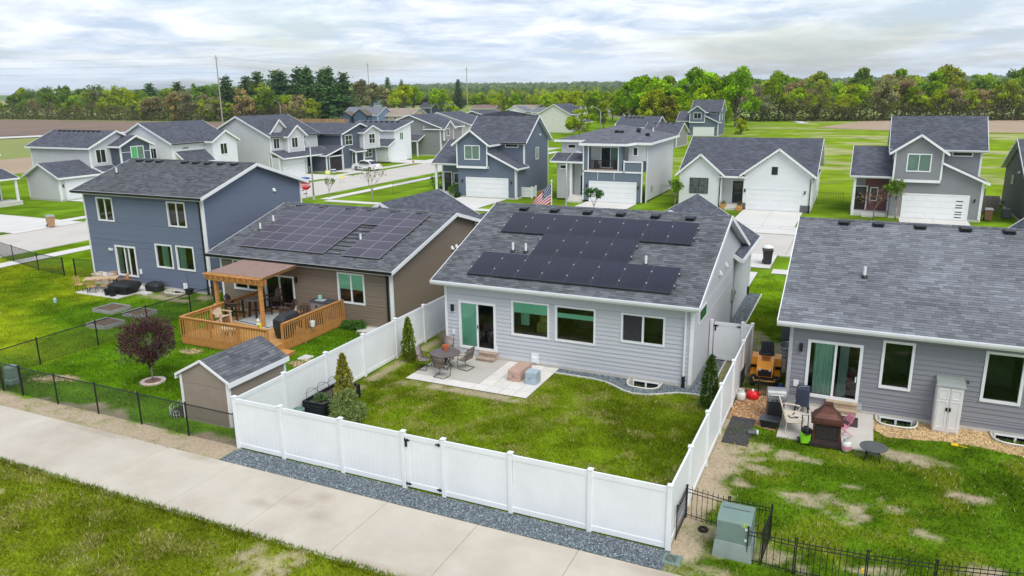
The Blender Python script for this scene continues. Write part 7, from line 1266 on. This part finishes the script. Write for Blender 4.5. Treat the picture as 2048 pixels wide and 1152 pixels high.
for lb,a,wm,rm in (('pale blue house with steep front gable near the wood edge',(-194,-177,257,268,2.9,'x',5.9),BU,RFG),('tan house with broad tan roof beside the pale blue one',(-178.5,-165,262,275,2.6,'x',5.3),TN,RFT),('distant navy house with white trimmed gables',(-227,-210,370,382,3.2,'x',6.0),NV,RF),('distant white barn like house with teal roof by the conifers',(-294,-285,420,430,3.6,'x',6.6),WH,RFS),('distant brown house with pale brown roof in the centre',(-164,-150,354,366,3.0,'x',4.7),BW,RFT),('distant grey roofed house left of the big green trees',(-112,-97,328,340,2.6,'x',5.0),TN,RFG),('distant house with reddish brown roof behind the cream house',(-196,-182,372,384,2.6,'x',4.5),TN,RFB),('distant small white house behind the dark roofs',(-142,-132,300,310,3.2,'y',5.2),WH,RFG),('distant grey house with hip like roof in the centre',(-128,-116,298,310,3.0,'x',4.8),LG,RFG),('distant grey roofed house half hidden by yellow green trees',(-122,-110,345,355,3.4,'y',6.2),LG,RFG)):
    H=thing('house',lb,'house',((a[0]+a[1])/2,a[2],0)); f=vol(H,*a,wm,rm=rm,sides='SE'); w_=a[1]-a[0]
    for k in range(3): window(H,f['S'],w_*(.15+.27*k),w_*(.15+.27*k)+1.2,1.0,2.3,mull=1,trim=.12)
    if 'pale blue' in lb: vol(H,-186.5,-180,254,258,3.0,'y',5.2,BU,rm=rm,name='front_gable'); vol(H,-193,-188,254.5,258,2.6,'y',4.2,BU,rm=rm,name='front_gable')
    if 'navy' in lb: vol(H,-217,-211,366,371,3.2,'y',5.4,NV,rm=rm,name='front_gable')
T=thing('board_fence','long brown board fence along the wood edge behind the left row','fence',(-225,250,0))
for k in range(60): mb=MB(); mb.box(-243+.95*k,-242.1+.95*k,249.9,250,0,1.7); mb.build('board',mat('cedar_board',(.33,.21,.12),.8,rnd=.2),T)
# ================================================================ street furniture
POLEM=mat('lamp_pole',(.42,.44,.45),.45,var=.05,metal=.4)
def street_lamp(label,x,y,h,dx,dy):
    T=thing('street_lamp',label,'street lamp',(x,y,0),'street lamps'); mb=MB(); mb.tube([(x,y,0),(x,y,h*.55),(x,y,h*.86)],[.10,.08,.065],10); mb.build('pole',POLEM,T,smooth=True); mb=MB(); mb.lathe((x,y,0),[(.17,0),(.17,.1),(.11,.5)],10); mb.build('base',POLEM,T)
    pts=[(x+dx*t,y+dy*t,h*.86+(h*.14)*math.sin(t*math.pi/2)) for t in [i/8 for i in range(9)]]; mb=MB(); mb.tube(pts,[.06-.02*i/8 for i in range(9)],8); mb.build('arm',POLEM,T,smooth=True)
    e=pts[-1]; l=math.hypot(dx,dy); ux,uy=dx/l,dy/l; mb=MB(); mb.hexa([(e[0]-uy*.12,e[1]+ux*.12,e[2]-.06),(e[0]+uy*.12,e[1]-ux*.12,e[2]-.06),(e[0]+ux*.6+uy*.1,e[1]+uy*.6-ux*.1,e[2]-.06),(e[0]+ux*.6-uy*.1,e[1]+uy*.6+ux*.1,e[2]-.06)],[(e[0]-uy*.08,e[1]+ux*.08,e[2]+.07),(e[0]+uy*.08,e[1]-ux*.08,e[2]+.07),(e[0]+ux*.55+uy*.05,e[1]+uy*.55-ux*.05,e[2]+.02),(e[0]+ux*.55-uy*.05,e[1]+uy*.55+ux*.05,e[2]+.02)]); mb.build('lamp_head',mat('lamp_head',(.5,.52,.53),.4),T)
street_lamp('tall grey street lamp beside the red stop sign',-55.8,67.7,6.9,-1.3,.3); street_lamp('grey street lamp in front of the balcony house',-25.0,66.2,6.2,1.15,-.5); street_lamp('distant street lamp above the roofs on the left',-204,232,9,-2,0); street_lamp('distant street lamp beside the big green trees',-62.5,190,7.5,-2,-.4)
T=thing('stop_sign','red octagonal stop sign with blue street name plates on its post','stop sign',(-56,66.75,0)); mb=MB(); mb.tube([(-56,66.75,0),(-56,66.75,2.75)],.035,8); mb.build('post',GALV,T); c=Vector((-56,66.72,1.75)); va=R(-40)
d=Vector((-math.sin(R(40)),-math.cos(R(40)),0))*-1; nrm=Vector((math.sin(R(40)),-math.cos(R(40)),0)); h_=Vector((math.cos(R(40)),math.sin(R(40)),0)); oc=lambda r,o:[c+h_*(r*math.cos(R(22.5+45*k)))+Vector((0,0,r*math.sin(R(22.5+45*k))))+nrm*o for k in range(8)]
mb=MB(); mb.extr(oc(.60,.03),nrm*.012); mb.build('sign_border',WHITE,T); mb=MB(); mb.extr(oc(.555,.045),nrm*.006); mb.build('sign_face',mat('sign_red',(.55,.012,.02),.45,var=0),T)
text('STOP',.44,c+nrm*.056-Vector((0,0,.155)),(R(90),0,R(40)),WHITE,T)
BLUE=mat('sign_blue',(.03,.12,.50),.5,var=.1)
for z,rz in ((2.55,R(40)),(2.76,R(130))): hh=Vector((math.cos(rz),math.sin(rz),0)); cc=Vector((-56,66.75,z)); mb=MB(); mb.bar(cc-hh*.45,cc+hh*.45,.012,.19); mb.build('street_name_plate',BLUE,T)
# flag on its pole in the front yard of the solar house
T=thing('flag_pole','white flag pole with american flag hanging behind the solar house roof','flag pole',(-19.2,48,0)); mb=MB(); mb.tube([(-19.2,48,0),(-19.2,48,5.62)],[.05,.035],8); mb.build('pole',WHITE,T); mb=MB(); mb.lathe((-19.2,48,5.6),[(.03,0),(.07,.05),(.06,.1),(.01,.14)],10); mb.build('finial',WHITE,T)
fr=mat('flag_red',(.62,.012,.03),.8,var=.05); fwm=mat('flag_white',(.75,.75,.74),.8,var=.04); fb=mat('flag_blue',(.02,.035,.14),.8,var=.05)
def fp(u,v):   # u along the fly 0..1, v from top 0..1 ; drooping, rippled cloth
    L_,Hh=2.35,1.35; dx=-L_*u*.62; drop=L_*u*.62*(.75+.25*u); return (-19.24+dx*(1)-.10*v*u,48+.10*math.sin(u*7+v*1.5)*u,5.50-drop-Hh*v*(1-.12*u)+.02*math.sin(u*9))
mb=MB(); NU=24
for s in range(13):
    for k in range(NU):
        u0,u1=k/NU,(k+1)/NU; v0,v1=s/13,(s+1)/13; m=1 if s%2 else 0
        if s<7 and u1<=.42: m=2
        mb.poly([fp(u0,v1),fp(u1,v1),fp(u1,v0),fp(u0,v0)],m)
for r_ in range(5):
    for k in range(6 if r_%2==0 else 5):
        u=.035+.066*k+(.033 if r_%2 else 0); v=.05+.10*r_; p=Vector(fp(u,v)); mb.poly([p+Vector((-.03,-.012,-.03)),p+Vector((.03,-.012,-.03)),p+Vector((.03,-.012,.03)),p+Vector((-.03,-.012,.03))],1)
mb.build('flag',[fr,fwm,fb],T)
# white car on the drive
def car(label,x,y,rz):
    T=thing('parked_car',label,'car'); W_=mat('car_white',(.72,.73,.74),.22,var=.02,spec=.6); prof=[(-2.3,.35),(-2.32,.75),(-2.15,.92),(-1.75,1.0),(-1.1,1.42),(-.2,1.58),(.5,1.52),(1.15,1.08),(1.95,.96),(2.25,.78),(2.3,.4),(2.0,.28),(-2.0,.28)]
    mb=MB(); rows=[]
    for w,k in ((-.93,.0),(-.90,.06),(0,.08),(.90,.06),(.93,0)): rows.append([(px,w*(1 if pz<1.0 else .80),pz+(k if pz>.9 else 0)-.03) for px,pz in prof])
    n=len(prof); mb.idx([p for r_ in rows for p in r_],[(j*n+i,j*n+(i+1)%n,(j+1)*n+(i+1)%n,(j+1)*n+i) for j in range(4) for i in range(n)]+[tuple(range(n)),tuple(range(5*n-1,4*n-1,-1))]); mb.build('body',W_,T,smooth=False)
    gl=mat('car_glass',(.015,.018,.02),.08,var=0,spec=.6)
    for s in (-1,1):
        mb=MB(); q=[(-1.45,1.05),(-1.02,1.36),(-.2,1.49),(.45,1.44),(.98,1.08)]; mb.poly([(a,s*(.935 if b<1.1 else .775),b) for a,b in q]); mb.build('side_window',gl,T)
        for wx in (-1.42,1.42): wheel(T,(wx,s*.84,.34),.34,.22,'y')
        mb=MB(); mb.box(2.18,2.29,s*.55,s*.88,.66,.8); mb.build('headlight',mat('lamp_lens'),T); mb=MB(); mb.box(-2.33,-2.2,s*.5,s*.88,.8,.9); mb.build('tail_light',fr,T); mb=MB(); mb.box(.72,.9,s*.93,s*1.05,1.02,1.14); mb.build('mirror',W_,T)
    mb=MB(); mb.poly([(.54,-.70,1.56),(1.17,-.80,1.13),(1.17,.80,1.13),(.54,.70,1.56)]); mb.build('windscreen',gl,T); mb=MB(); mb.poly([(-1.13,-.70,1.47),(-1.75,-.76,1.06),(-1.75,.76,1.06),(-1.13,.70,1.47)][::-1]); mb.build('rear_window',gl,T)
    return at_(T,x,y,.06,rz)
car('white crossover car parked on the drive of the dark slate house',-69.3,97.0,R(172))
def cart(label,x,y,c,rz,bag=False):
    T=thing('wheelie_bin',label,'bin'); m=mat('bin_%d'%int(c[0]*1000),c,.55,var=.06); mb=MB(); mb.hexa([(-.24,-.26,.06),(.24,-.26,.06),(.24,.26,.06),(-.24,.26,.06)],[(-.32,-.36,1.0),(.32,-.36,1.0),(.32,.36,1.0),(-.32,.36,1.0)]); mb.box(-.35,.35,-.39,.39,.93,1.0); mb.build('body',m,T); mb=MB(); mb.hexa([(-.35,-.40,1.0),(.35,-.40,1.0),(.35,.42,1.0),(-.35,.42,1.0)],[(-.28,-.30,1.1),(.28,-.30,1.1),(.28,.36,1.1),(-.28,.36,1.1)]); mb.build('lid',mat('bin_lid_grey',(.30,.31,.32),.5) if not bag else m,T)
    for s in (-1,1): wheel(T,(.27*s,.30,.13),.13,.07)
    mb=MB(); mb.tube([(-.25,.46,.95),(.25,.46,.95)],.02,6); mb.build('bar_handle',m,T)
    if bag: mb=MB(); rs=np.random.RandomState(3); mb.lathe((0,0,1.08),[(.30,0),(.36,.06),(.28,.16),(.12,.22),(.03,.24)],11); mb.build('white_bag',mat('bin_bag',(.72,.73,.74),.5,bump=.5,bscale=8),T)
    return at_(T,x,y,.05,rz)
cart('tan wheelie bin with grey lid at the kerb of the left street',-66.9,44.4,(.40,.24,.13),R(70)); cart('black wheelie bin with white bag on top on the drive right of the solar house',-5.35,52.8,(.03,.028,.03),R(10),True); cart('brown wheelie bin beside the mid grey house on the right',10.4,77.9,(.20,.10,.06),0)
for x,y,lb,c in ((-69.06,87.2,'yellow yard sign on the far lawn by the sidewalk',(.75,.70,.25)),(-69.5,89.1,'white and navy yard sign on the far lawn by the sidewalk',(.62,.64,.68)),(-63.3,82.8,'small yellow sign in a black frame at the kerb',(.75,.66,.2))):
    T=thing('yard_sign',lb,'sign',(x,y,0)); n_=Vector((.65,-.76,0)); hh=Vector((.76,.65,0)); c0_=Vector((x,y,.75)); mb=MB(); mb.bar(c0_-hh*.32,c0_+hh*.32,.02,.5); mb.build('board',mat('sign_%d'%int(c[1]*100),c,.6,var=.06),T)
    for s in (-.25,.25): mb=MB(); mb.tube([c0_+hh*s-Vector((0,0,.75)),c0_+hh*s],.012,5); mb.build('stake',BLACK,T)
    if 'navy' in lb: mb=MB(); mb.bar(c0_-hh*.32+n_*.02-Vector((0,0,.0)),c0_+hh*.32+n_*.02,.012,.2); mb.build('sign_stripe',fb,T)
T=thing('fire_hydrant','pale orange fire hydrant on the far side of the left street','hydrant',(-68.0,108.3,0)); mb=MB(); mb.lathe((-68,108.3,0),[(.18,0),(.18,.06),(.12,.08),(.12,.55),(.17,.56),(.16,.66),(.08,.76),(.03,.8)],12); mb.build('barrel',mat('hydrant_orange',(.62,.36,.20),.5),T); mb=MB(); mb.tube([(-68.22,108.3,.45),(-67.78,108.3,.45)],.07,8); mb.build('nozzle',mat('hydrant_orange'),T)
T=thing('privacy_screen','white slatted screen around bins beside the slate blue house','screen',(-34.2,77.6,0))
for k in range(7): mb=MB(); mb.box(-34.85,-33.3,77.3,77.34,.12+.16*k,.25+.16*k); mb.build('slat',VINYL,T)
for k in range(7): mb=MB(); mb.box(-33.3,-33.26,77.35,78.5,.12+.16*k,.25+.16*k); mb.build('slat',VINYL,T)
for x,y in ((-34.85,77.3),(-33.28,77.3),(-33.28,78.5)): mb=MB(); mb.box(x-.06,x+.06,y-.06,y+.06,0,1.35); mb.build('post',VINYL,T)
for lb,a,b in (('black iron fence in front of the slate blue house corner, along the sidewalk',(-50.1,75.0),(-50.3,84.6)),('black iron fence between the balcony house and the white house',(-20.4,84),(-17,84)),('black iron fence between the white house and the mid grey house',(-4.1,83.5),(-1.6,83.5))): iron_fence(lb,a,b,1.3,.22)
def shrub(label,x,y,r,h,c,seed,n=500): 
    T=thing('shrub',label,'shrub',(x,y,0)); rs=np.random.RandomState(seed); P=rs.randn(n,3); P/=np.linalg.norm(P,axis=1)[:,None]; P*=(.55+.5*rs.rand(n,1)); Nn_=P.copy(); P=P*np.array([r,r,h/2])+np.array([x,y,h/2]); P=P[P[:,2]>.02]; leafcloud('foliage',P,Nn_[:len(P)],.22,np.array(c)*(.5+rs.rand(len(P),1)),LEAF,T,.5,seed)
shrub('large leafy green shrub at the left corner of the slate blue house',-46.0,79.3,1.3,2.3,(.10,.20,.03),1,900); shrub('round bright green bush beside the slate blue garage',-42.6,76.4,.75,1.4,(.12,.24,.02),2); shrub('small dark green bush by the slate blue garage door',-41.6,75.3,.35,.6,(.04,.09,.03),3,200)
for lb,x,y,h,r,c,sd,sp in (('thin young tree with sparse pale leaves on the verge by the stop sign lawn',-48.4,68.4,4.6,1.3,(.20,.24,.05),41,.5),('tiny staked young tree by the kerb near the stop sign',-55.2,69.7,2.6,.5,(.14,.22,.02),42,.3),('narrow young tree in front of the balcony house garage',-23.1,68.7,2.9,.7,(.05,.15,.02),43,.25),('young bright green tree in front of the white house window',-17.0,76.0,3.2,.9,(.14,.26,.02),44,.4),('young upright green tree in front of the mid grey house',3.0,75.6,4.2,.8,(.13,.22,.02),45,.3),('bare reddish branched young tree in front of the mid grey house',1.2,74.8,3.4,1.3,(.20,.13,.08),46,.6)):
    leafy_tree('young_tree',lb,x,y,h,r,c,sd,.28,130 if 'bare' in lb or 'thin' in lb else (160 if 'tiny' in lb else 700),.22 if h>3 else .18,(.30,.24,.20) if 'bare' not in lb else (.22,.12,.10),depth=3,spread=sp)
# power line
WP=mat('pole_wood',(.34,.31,.28),.85,var=.1)
PL=[(-560,180,27),(-252,250,27.5),(-297,423,30),(-226,425,26)]; WIREM=mat('line_wire',(.16,.17,.18),.5,var=0)
for i,(x,y,h) in enumerate(PL[1:]):
    T=thing('utility_pole',('tall utility pole in front of the left wood','tall utility pole rising behind the pale blue house','utility pole beside a lone conifer in the centre')[i],'utility pole',(x,y,0)); mb=MB(); mb.tube([(x,y,-.2),(x,y,h)],[.32,.2],8); mb.build('pole',WP,T); mb=MB(); mb.bar((x-1.3,y,h-1.2),(x+1.3,y,h-1.2),.16,.16); mb.build('cross_arm',WP,T)
    for dx in (-1.2,0,1.2): mb=MB(); mb.lathe((x+dx,y,h-1.1),[(.08,0),(.1,.2),(.03,.3)],6); mb.build('insulator',GREYM,T)
for k,(za,zb) in enumerate(((27,26.5),(23.8,24.2),(20.6,22),(13,13))):
    T=thing('overhead_wire','overhead wire crossing in front of the left wood, %s of four'%('topmost','second','third','lowest')[k],'wire',(-252,250,za)); mb=MB(); A=Vector((-560,190,zb+4)); B=Vector((-252,250,za)); mb.tube([A.lerp(B,t/16)-Vector((0,0,6*(t/16)*(1-t/16))) for t in range(17)],.035,4); mb.build('wire',WIREM,T)
    if k<3: mb=MB(); A=Vector((-252,250,za)); B=Vector((-226,425,za-3)); mb.tube([A.lerp(B,t/12)-Vector((0,0,8*(t/12)*(1-t/12))) for t in range(13)],.035,4); mb.build('wire_span',WIREM,T)
# ================================================================ woods and far country
TREEL=mat('tree_leaf',(1,1,1),.65,var=0,objcol=True,tone=True,trans=.3,spec=.02); BARKF=mat('tree_bark',(.15,.12,.095),.95,var=.2)
def proto_tree(kind,seed):
    """unit-height tree: trunk with limbs, crown of small leaf faces in uneven clumps"""
    rs=np.random.RandomState(seed); mb=MB(); Ps=[];Ns=[];ts=[]; sz=.034
    if kind=='conifer':
        mb.tube([(0,0,0),(0,0,.98)],[.016,.004],6)
        z=.10
        while z<.99:
            r=.23*(1-z)**.75*(.75+.5*rs.rand())+.012; m=rs.randint(5,9); o=rs.rand()*6.28
            for k in range(m):
                a=o+6.28*k/m+.3*rs.randn(); l=r*(.65+.6*rs.rand()); e=np.array([math.cos(a)*l,math.sin(a)*l,-.10*l+.03*rs.randn()]); mb.tube([(0,0,z),(e[0],e[1],z+e[2])],.003,3,cap=False)
                q=max(6,int(40*l/.2)); t=rs.rand(q,1)**.7; p=np.array([0,0,z])+e*t+rs.randn(q,3)*np.array([.022,.022,.012]); Ps.append(p); Ns.append(np.tile([math.cos(a)*.7,math.sin(a)*.7,.6],(q,1))); ts.append((.5+.5*t+.3*rs.rand(q,1))*np.ones((q,3)))
            z+=.028+.02*rs.rand()
        sz=.036
    else:
        wide={'round':.36,'tall':.24,'wide':.46,'brush':.42,'bare':.36}[kind]; th={'round':.20,'tall':.14,'wide':.22,'brush':.04,'bare':.18}[kind]; tips=[]
        mb.tube([(0,0,0),(.01,0,th*.6),(0,0,th+.1)],[.026,.02,.016],7)
        nb={'round':30,'tall':26,'wide':34,'brush':26,'bare':30}[kind]
        for i in range(nb):
            a=rs.rand()*6.28; zz_=th+.08+(.92-th-.10)*rs.rand()**.85; env=math.sin(min(1,max(.06,(zz_-th*.6)/(1-th*.6)))**.8*math.pi)**.6; q=wide*env*math.sqrt(rs.rand())*.95; c=np.array([q*math.cos(a),q*math.sin(a),zz_]); rr=(.07+.075*rs.rand())*(1.15-.45*zz_); 
            mb.tube([(0,0,th*.7+.25*zz_*rs.rand()),(c[0]*.5,c[1]*.5,zz_*.72),tuple(c)],[.009,.006,.0025],4,cap=False)
            k=int({'bare':85,'brush':120}.get(kind,125)*(rr/.1)**1.4); d=rs.randn(k,3); d/=np.linalg.norm(d,axis=1)[:,None]; p=c+d*rr*(.45+.65*rs.rand(k,1))*np.array([1.1,1.1,.85]); Ps.append(p); Ns.append(d); tb=.65+.7*rs.rand(); ts.append(tb*(.6+.8*rs.rand(k,1))*np.ones((k,3)))
            if kind=='bare':
                for _ in range(9): e=c+rs.randn(3)*rr*1.1; mb.tube([tuple(c*.9),tuple(e)],[.0035,.0012],3,cap=False)
        sz={'bare':.036,'brush':.055}.get(kind,.046)
    T=bpy.data.objects.new('tree',None); COL.objects.link(T); ORG[T.name]=Vector((0,0,0)); mb.build('trunk',BARKF,T); P=np.concatenate(Ps); N2=np.concatenate(Ns); t=np.concatenate(ts); sh=np.array([1,1,1])+.10*rs.randn(len(t),3)*np.array([1,.4,1]); ok=P[:,2]>.005
    leafcloud('crown',P[ok],N2[ok],sz,(t*sh)[ok],TREEL,T,.7,seed); return T
PROTO={k:[proto_tree(k,s) for s in ss_] for k,ss_ in (('round',(1,2,3)),('tall',(4,5)),('wide',(6,7)),('brush',(8,9)),('bare',(10,11,12)),('conifer',(13,14,15)))}
USED={}
OLIVE=(.34,.42,.03); YEL=(.38,.48,.015); BRIGHT=(.27,.42,.010); MID=(.18,.29,.035); TANB=(.42,.35,.15); DKG=(.10,.19,.06); GREYB=(.33,.32,.15); RUST=(.40,.26,.15)
def plant(kind,x,y,h,col,label,group,cat='tree',wf=1.):
    L_=PROTO[kind]; i=random.randrange(len(L_)); p=L_[i]
    if (kind,i) in USED: T=copy_tree(p)
    else: T=p; USED[(kind,i)]=1
    T.name={'conifer':'pine_tree','bare':'bare_tree','brush':'bush'}.get(kind,'broadleaf_tree'); T.location=(x,y,-.15); T.rotation_euler=(0,0,random.uniform(0,6.28)); w=h*wf*random.uniform(.9,1.12); T.scale=(w,w,h); T['label']=label; T['category']=cat; T['group']=group
    v=random.uniform(.85,1.15); c=tuple(min(1,a*v*random.uniform(.93,1.07)) for a in col)
    for ch in T.children:
        if ch.name.startswith('crown'): ch.color=(*c,1)
    return T
NUM=['first','second','third','fourth','fifth','sixth','seventh','eighth','ninth','tenth','eleventh','twelfth','thirteenth','fourteenth','fifteenth','sixteenth','seventeenth','eighteenth','nineteenth','twentieth']
CN={OLIVE:'olive green',YEL:'yellow green',BRIGHT:'bright green',MID:'mid green',TANB:'brownish budding',DKG:'dark green',GREYB:'grey brown',RUST:'rusty brown'}
def num(i): return NUM[i] if i<20 else ('twenty '+NUM[i-20] if i<40 else 'thirty '+NUM[i-30])
def row(a,b,n,h0,h1,kinds,cols,where,jit=4.,wf=1.):
    for i in range(n):
        t=(i+.5)/n; x=a[0]+(b[0]-a[0])*t+random.uniform(-jit,jit); y=a[1]+(b[1]-a[1])*t+random.uniform(-jit,jit); k=random.choice(kinds); c=random.choice(cols); kn={'conifer':'pine','bare':'sparse tree','brush':'bush'}.get(k,'tree')
        plant(k,x,y,random.uniform(h0,h1),c,'%s %s, %s from left %s'%(CN[c],kn,num(i),where),where,wf=wf)
# left wood behind the ploughed field
row((-470,283),(-232,262),23,8.5,15,['bare','brush','round','round','wide'],[OLIVE,OLIVE,GREYB,TANB,YEL,MID],'in the front row of the left wood',4,.95)
row((-480,302),(-250,285),22,12,18.5,['round','wide','round','tall','bare'],[OLIVE,MID,YEL,MID,BRIGHT],'in the second row of the left wood',5)
row((-490,335),(-270,318),19,15,18.5,['round','tall','conifer','wide'],[MID,OLIVE,MID],'in the back row of the left wood',6)
for i,(x,y,h) in enumerate(((-352,300,18),(-338,306,18.5),(-275,277,19.5),(-268,283,20),(-262,284,22),(-255,288,22.5),(-249,285,21.5),(-243,290,22.5),(-237,288,22.8),(-231,292,22),(-226,290,22.5),(-222,296,21),(-258,296,22),(-245,299,23),(-235,300,22.5))): plant('conifer',x,y,h,DKG if i%3 else (.11,.21,.08),'tall dark pine, %s from the left in the pine stand of the left wood'%num(i),'pines of the left wood','tree',1.75)
row((-275,262),(-218,272),9,8.5,12.5,['bare','brush','round'],[RUST,OLIVE,TANB,YEL],'in the low row in front of the pines',3)
row((-262,330),(-215,345),6,15,19,['round','tall','bare'],[OLIVE,YEL,GREYB],'right of the pine stand')
for x,y,h,k,c,lb in ((-287,430,21,'conifer',DKG,'dark conifer, left one of a pair behind the utility pole'),(-279,434,19,'conifer',DKG,'dark conifer, right one of a pair behind the utility pole'),(-232,372,16.5,'wide',BRIGHT,'broad bright green tree left of centre behind the navy house'),(-219,378,15,'round',BRIGHT,'bright green tree right beside the broad one behind the navy house'),(-240,365,13,'round',BRIGHT,'smaller bright green tree left of the navy house'),(-236,432,19,'conifer',(.09,.17,.07),'lone open conifer by the centre utility pole'),(-203,352,9,'round',MID,'compact green tree beside the navy house'),(-168,300,8.5,'brush',YEL,'yellow green shrubby tree between the distant roofs')): plant(k,x,y,h,c,lb,'single trees in the middle distance')
row((-215,420),(-105,372),17,9,12.5,['round','wide','conifer','bare'],[MID,BRIGHT,OLIVE,MID],'in the centre belt behind the far roofs',6)
row((-200,395),(-90,335),17,8,12,['round','brush','wide'],[YEL,BRIGHT,YEL,OLIVE],'in the near centre belt behind the cream house',6)
row((-120,318),(-66,262),11,10,13,['round','brush','tall'],[YEL,BRIGHT,OLIVE],'between the cream house and the big green trees',5)
row((-76,262),(-38,252),8,15,19,['round','tall','wide'],[BRIGHT,BRIGHT,MID],'in the big bright green group right of centre',4)
row((-62,228),(-36,232),6,9,13,['tall','round'],[BRIGHT,YEL,(.12,.2,.02) if False else BRIGHT],'at the front of the big bright green group',3)
for x,y,h,c,lb in ((-70.5,196,7.5,YEL,'yellow green tree beside the cream house front'),(-74,228,8.5,OLIVE,'olive tree behind the cream house front'),(-38.5,214,5.5,YEL,'low yellow green bush left of the distant slate blue house'),(-30,208,4.5,YEL,'low yellow green bush right of the distant slate blue house'),(-54,226,10.5,(.20,.22,.03),'conical yellow green young tree in front of the big green group')): plant('tall' if h>8 else 'brush',x,y,h,c,lb,'single trees by the middle houses')
# right wood
row((-42,298),(95,340),24,8.5,15,['bare','round','brush','round'],[OLIVE,TANB,GREYB,OLIVE,YEL],'in the front row of the right wood',4)
row((-46,312),(105,356),24,11.5,18.5,['round','bare','wide','tall'],[YEL,OLIVE,BRIGHT,TANB,BRIGHT],'in the second row of the right wood',5)
row((-50,335),(110,385),22,13.5,21,['round','tall','wide','round'],[MID,OLIVE,BRIGHT,MID],'in the back row of the right wood',6)
row((-60,470),(160,520),16,16,20,['round','wide'],[MID,MID,BRIGHT],'far behind the right wood',8)
for k,L_ in PROTO.items():
    for i,p in enumerate(L_):
        if (k,i) not in USED:
            for ch in list(p.children): bpy.data.objects.remove(ch)
            bpy.data.objects.remove(p)
# undergrowth at the wood edges, distant woods and hills
def scrub(name,label,a,b,n,h,dep,cols,seed,sz=.7):
    rs=np.random.RandomState(seed); t=rs.rand(n); x=a[0]+(b[0]-a[0])*t+rs.randn(n)*dep; y=a[1]+(b[1]-a[1])*t+rs.randn(n)*dep*.5; z=h*rs.rand(n)**1.4*(.5+.9*vn(x,y,.15,3)); P=np.stack([x,y,z],-1); d=rs.randn(n,3); o=bpy.data.objects.new('x',None); ORG['x_']=Vector((0,0,0)); c=np.array(cols)[rs.randint(len(cols),size=n)]*(.5+rs.rand(n,1)); bpy.data.objects.remove(o)
    class Z: name='x_'
    dd=d/np.linalg.norm(d,axis=1)[:,None]; aa=np.cross(dd,rs.randn(n,3)); aa/=np.linalg.norm(aa,axis=1)[:,None]; s=(sz*(.5+rs.rand(n)))[:,None]; V=np.stack([P-aa*s*.4,P+dd*s*.5,P+aa*s*.4,P-dd*s*.5],1).reshape(-1,3); i=4*np.arange(n)[:,None]; F=np.concatenate([i+np.array([[0,3,1]]),i+np.array([[3,2,1]])],0); return tag(tris(name,V,F,np.repeat(c,4,0),LEAF),label,'undergrowth')
scrub('undergrowth','tangled brown and olive undergrowth at the foot of the left wood',(-478,272),(-218,262),15000,6.5,4.5,[(.17,.18,.04),(.18,.15,.07),(.14,.14,.06),(.07,.09,.02)],1)
scrub('undergrowth','tangled dark undergrowth at the foot of the right wood',(-44,292),(115,334),13000,6.5,4.0,[(.13,.14,.035),(.12,.11,.05),(.06,.075,.02)],2)
def hillz(x,y): return 20*ss(1100,3200,y+.25*np.abs(x+600))*(.55+.9*vn(x,y,.0011,5))
xs=np.arange(-4200,2401,110.); ys=np.arange(700,4301,110.); X,Y=np.meshgrid(xs,ys); Z=hillz(X,Y)-.2; nx,ny=len(xs),len(ys); I=np.arange(nx*ny).reshape(ny,nx); F=np.stack([I[:-1,:-1],I[:-1,1:],I[1:,1:],I[1:,:-1]],-1).reshape(-1,4); cc=np.where((vn(X,Y,.004,9)>.62)[...,None],np.array([.34,.28,.17]),np.array([.13,.20,.045])).reshape(-1,3)
o=tris('hills',np.stack([X,Y,Z],-1).reshape(-1,3),F,cc,LAWN,'structure')
rs=np.random.RandomState(77); n=15000; yy=620+3500*rs.rand(n)**1.5; xx=-yy*1.35+rs.rand(n)*(yy*1.95)-80; k=(fbm(xx,yy*1.6,.0035,6,3)>.44-.09*ss(700,2200,yy))|(rs.rand(n)<.05); xx,yy=xx[k],yy[k]; n=len(xx); base=np.where(yy>700,hillz(xx,yy),0)
s=(5.5+4*rs.rand(n))*(1+yy/4200); jit=1+.35*(rs.rand(n,6,1)-.5); v=OCT[None]*jit*np.stack([s,s,s*.85],-1)[:,None,:]; 
# each far crown: a lumpy solid of 8 corners times 3 lobes
Vs=[];Fs=[];Cs=[]
for lobe in range(4):
    off=np.stack([rs.randn(n)*s*.5,rs.randn(n)*s*.5,s*(.55+.25*rs.rand(n))],-1); vv=v*(.55+.3*rs.rand(n,1,1))+off[:,None,:]+np.stack([xx,yy,base],-1)[:,None,:]; Vs.append(vv.reshape(-1,3)); Fs.append((OCF[None]+6*np.arange(n)[:,None,None]).reshape(-1,3)+lobe*6*n); c=np.array([MID,OLIVE,MID,DKG,MID])[rs.randint(5,size=n)]*(.4+.4*rs.rand(n,1)); Cs.append(np.repeat(c,6,0))
tag(tris('far_woods',np.concatenate(Vs),np.concatenate(Fs),np.concatenate(Cs),LEAF),'distant wooded country fading into haze below the horizon','woodland')
# ---------------------------------------------------------------- haze
mb=MB(); mb.box(-4300,2500,-420,4400,-1.4,62); hz=mb.build('haze',mat('unused_haze',(.8,.8,.8))); hz['kind']='stuff'; tag(hz,'thin pale haze over the whole country','haze')
hm=bpy.data.materials.new('haze_air'); hm.use_nodes=True; t=hm.node_tree; t.nodes.clear(); o_=t.nodes.new('ShaderNodeOutputMaterial'); pv=t.nodes.new('ShaderNodeVolumePrincipled'); pv.inputs['Color'].default_value=(.82,.90,1,1); pv.inputs['Density'].default_value=.00010; pv.inputs['Anisotropy'].default_value=.2; t.links.new(pv.outputs[0],o_.inputs['Volume']); hz.data.materials.clear(); hz.data.materials.append(hm)
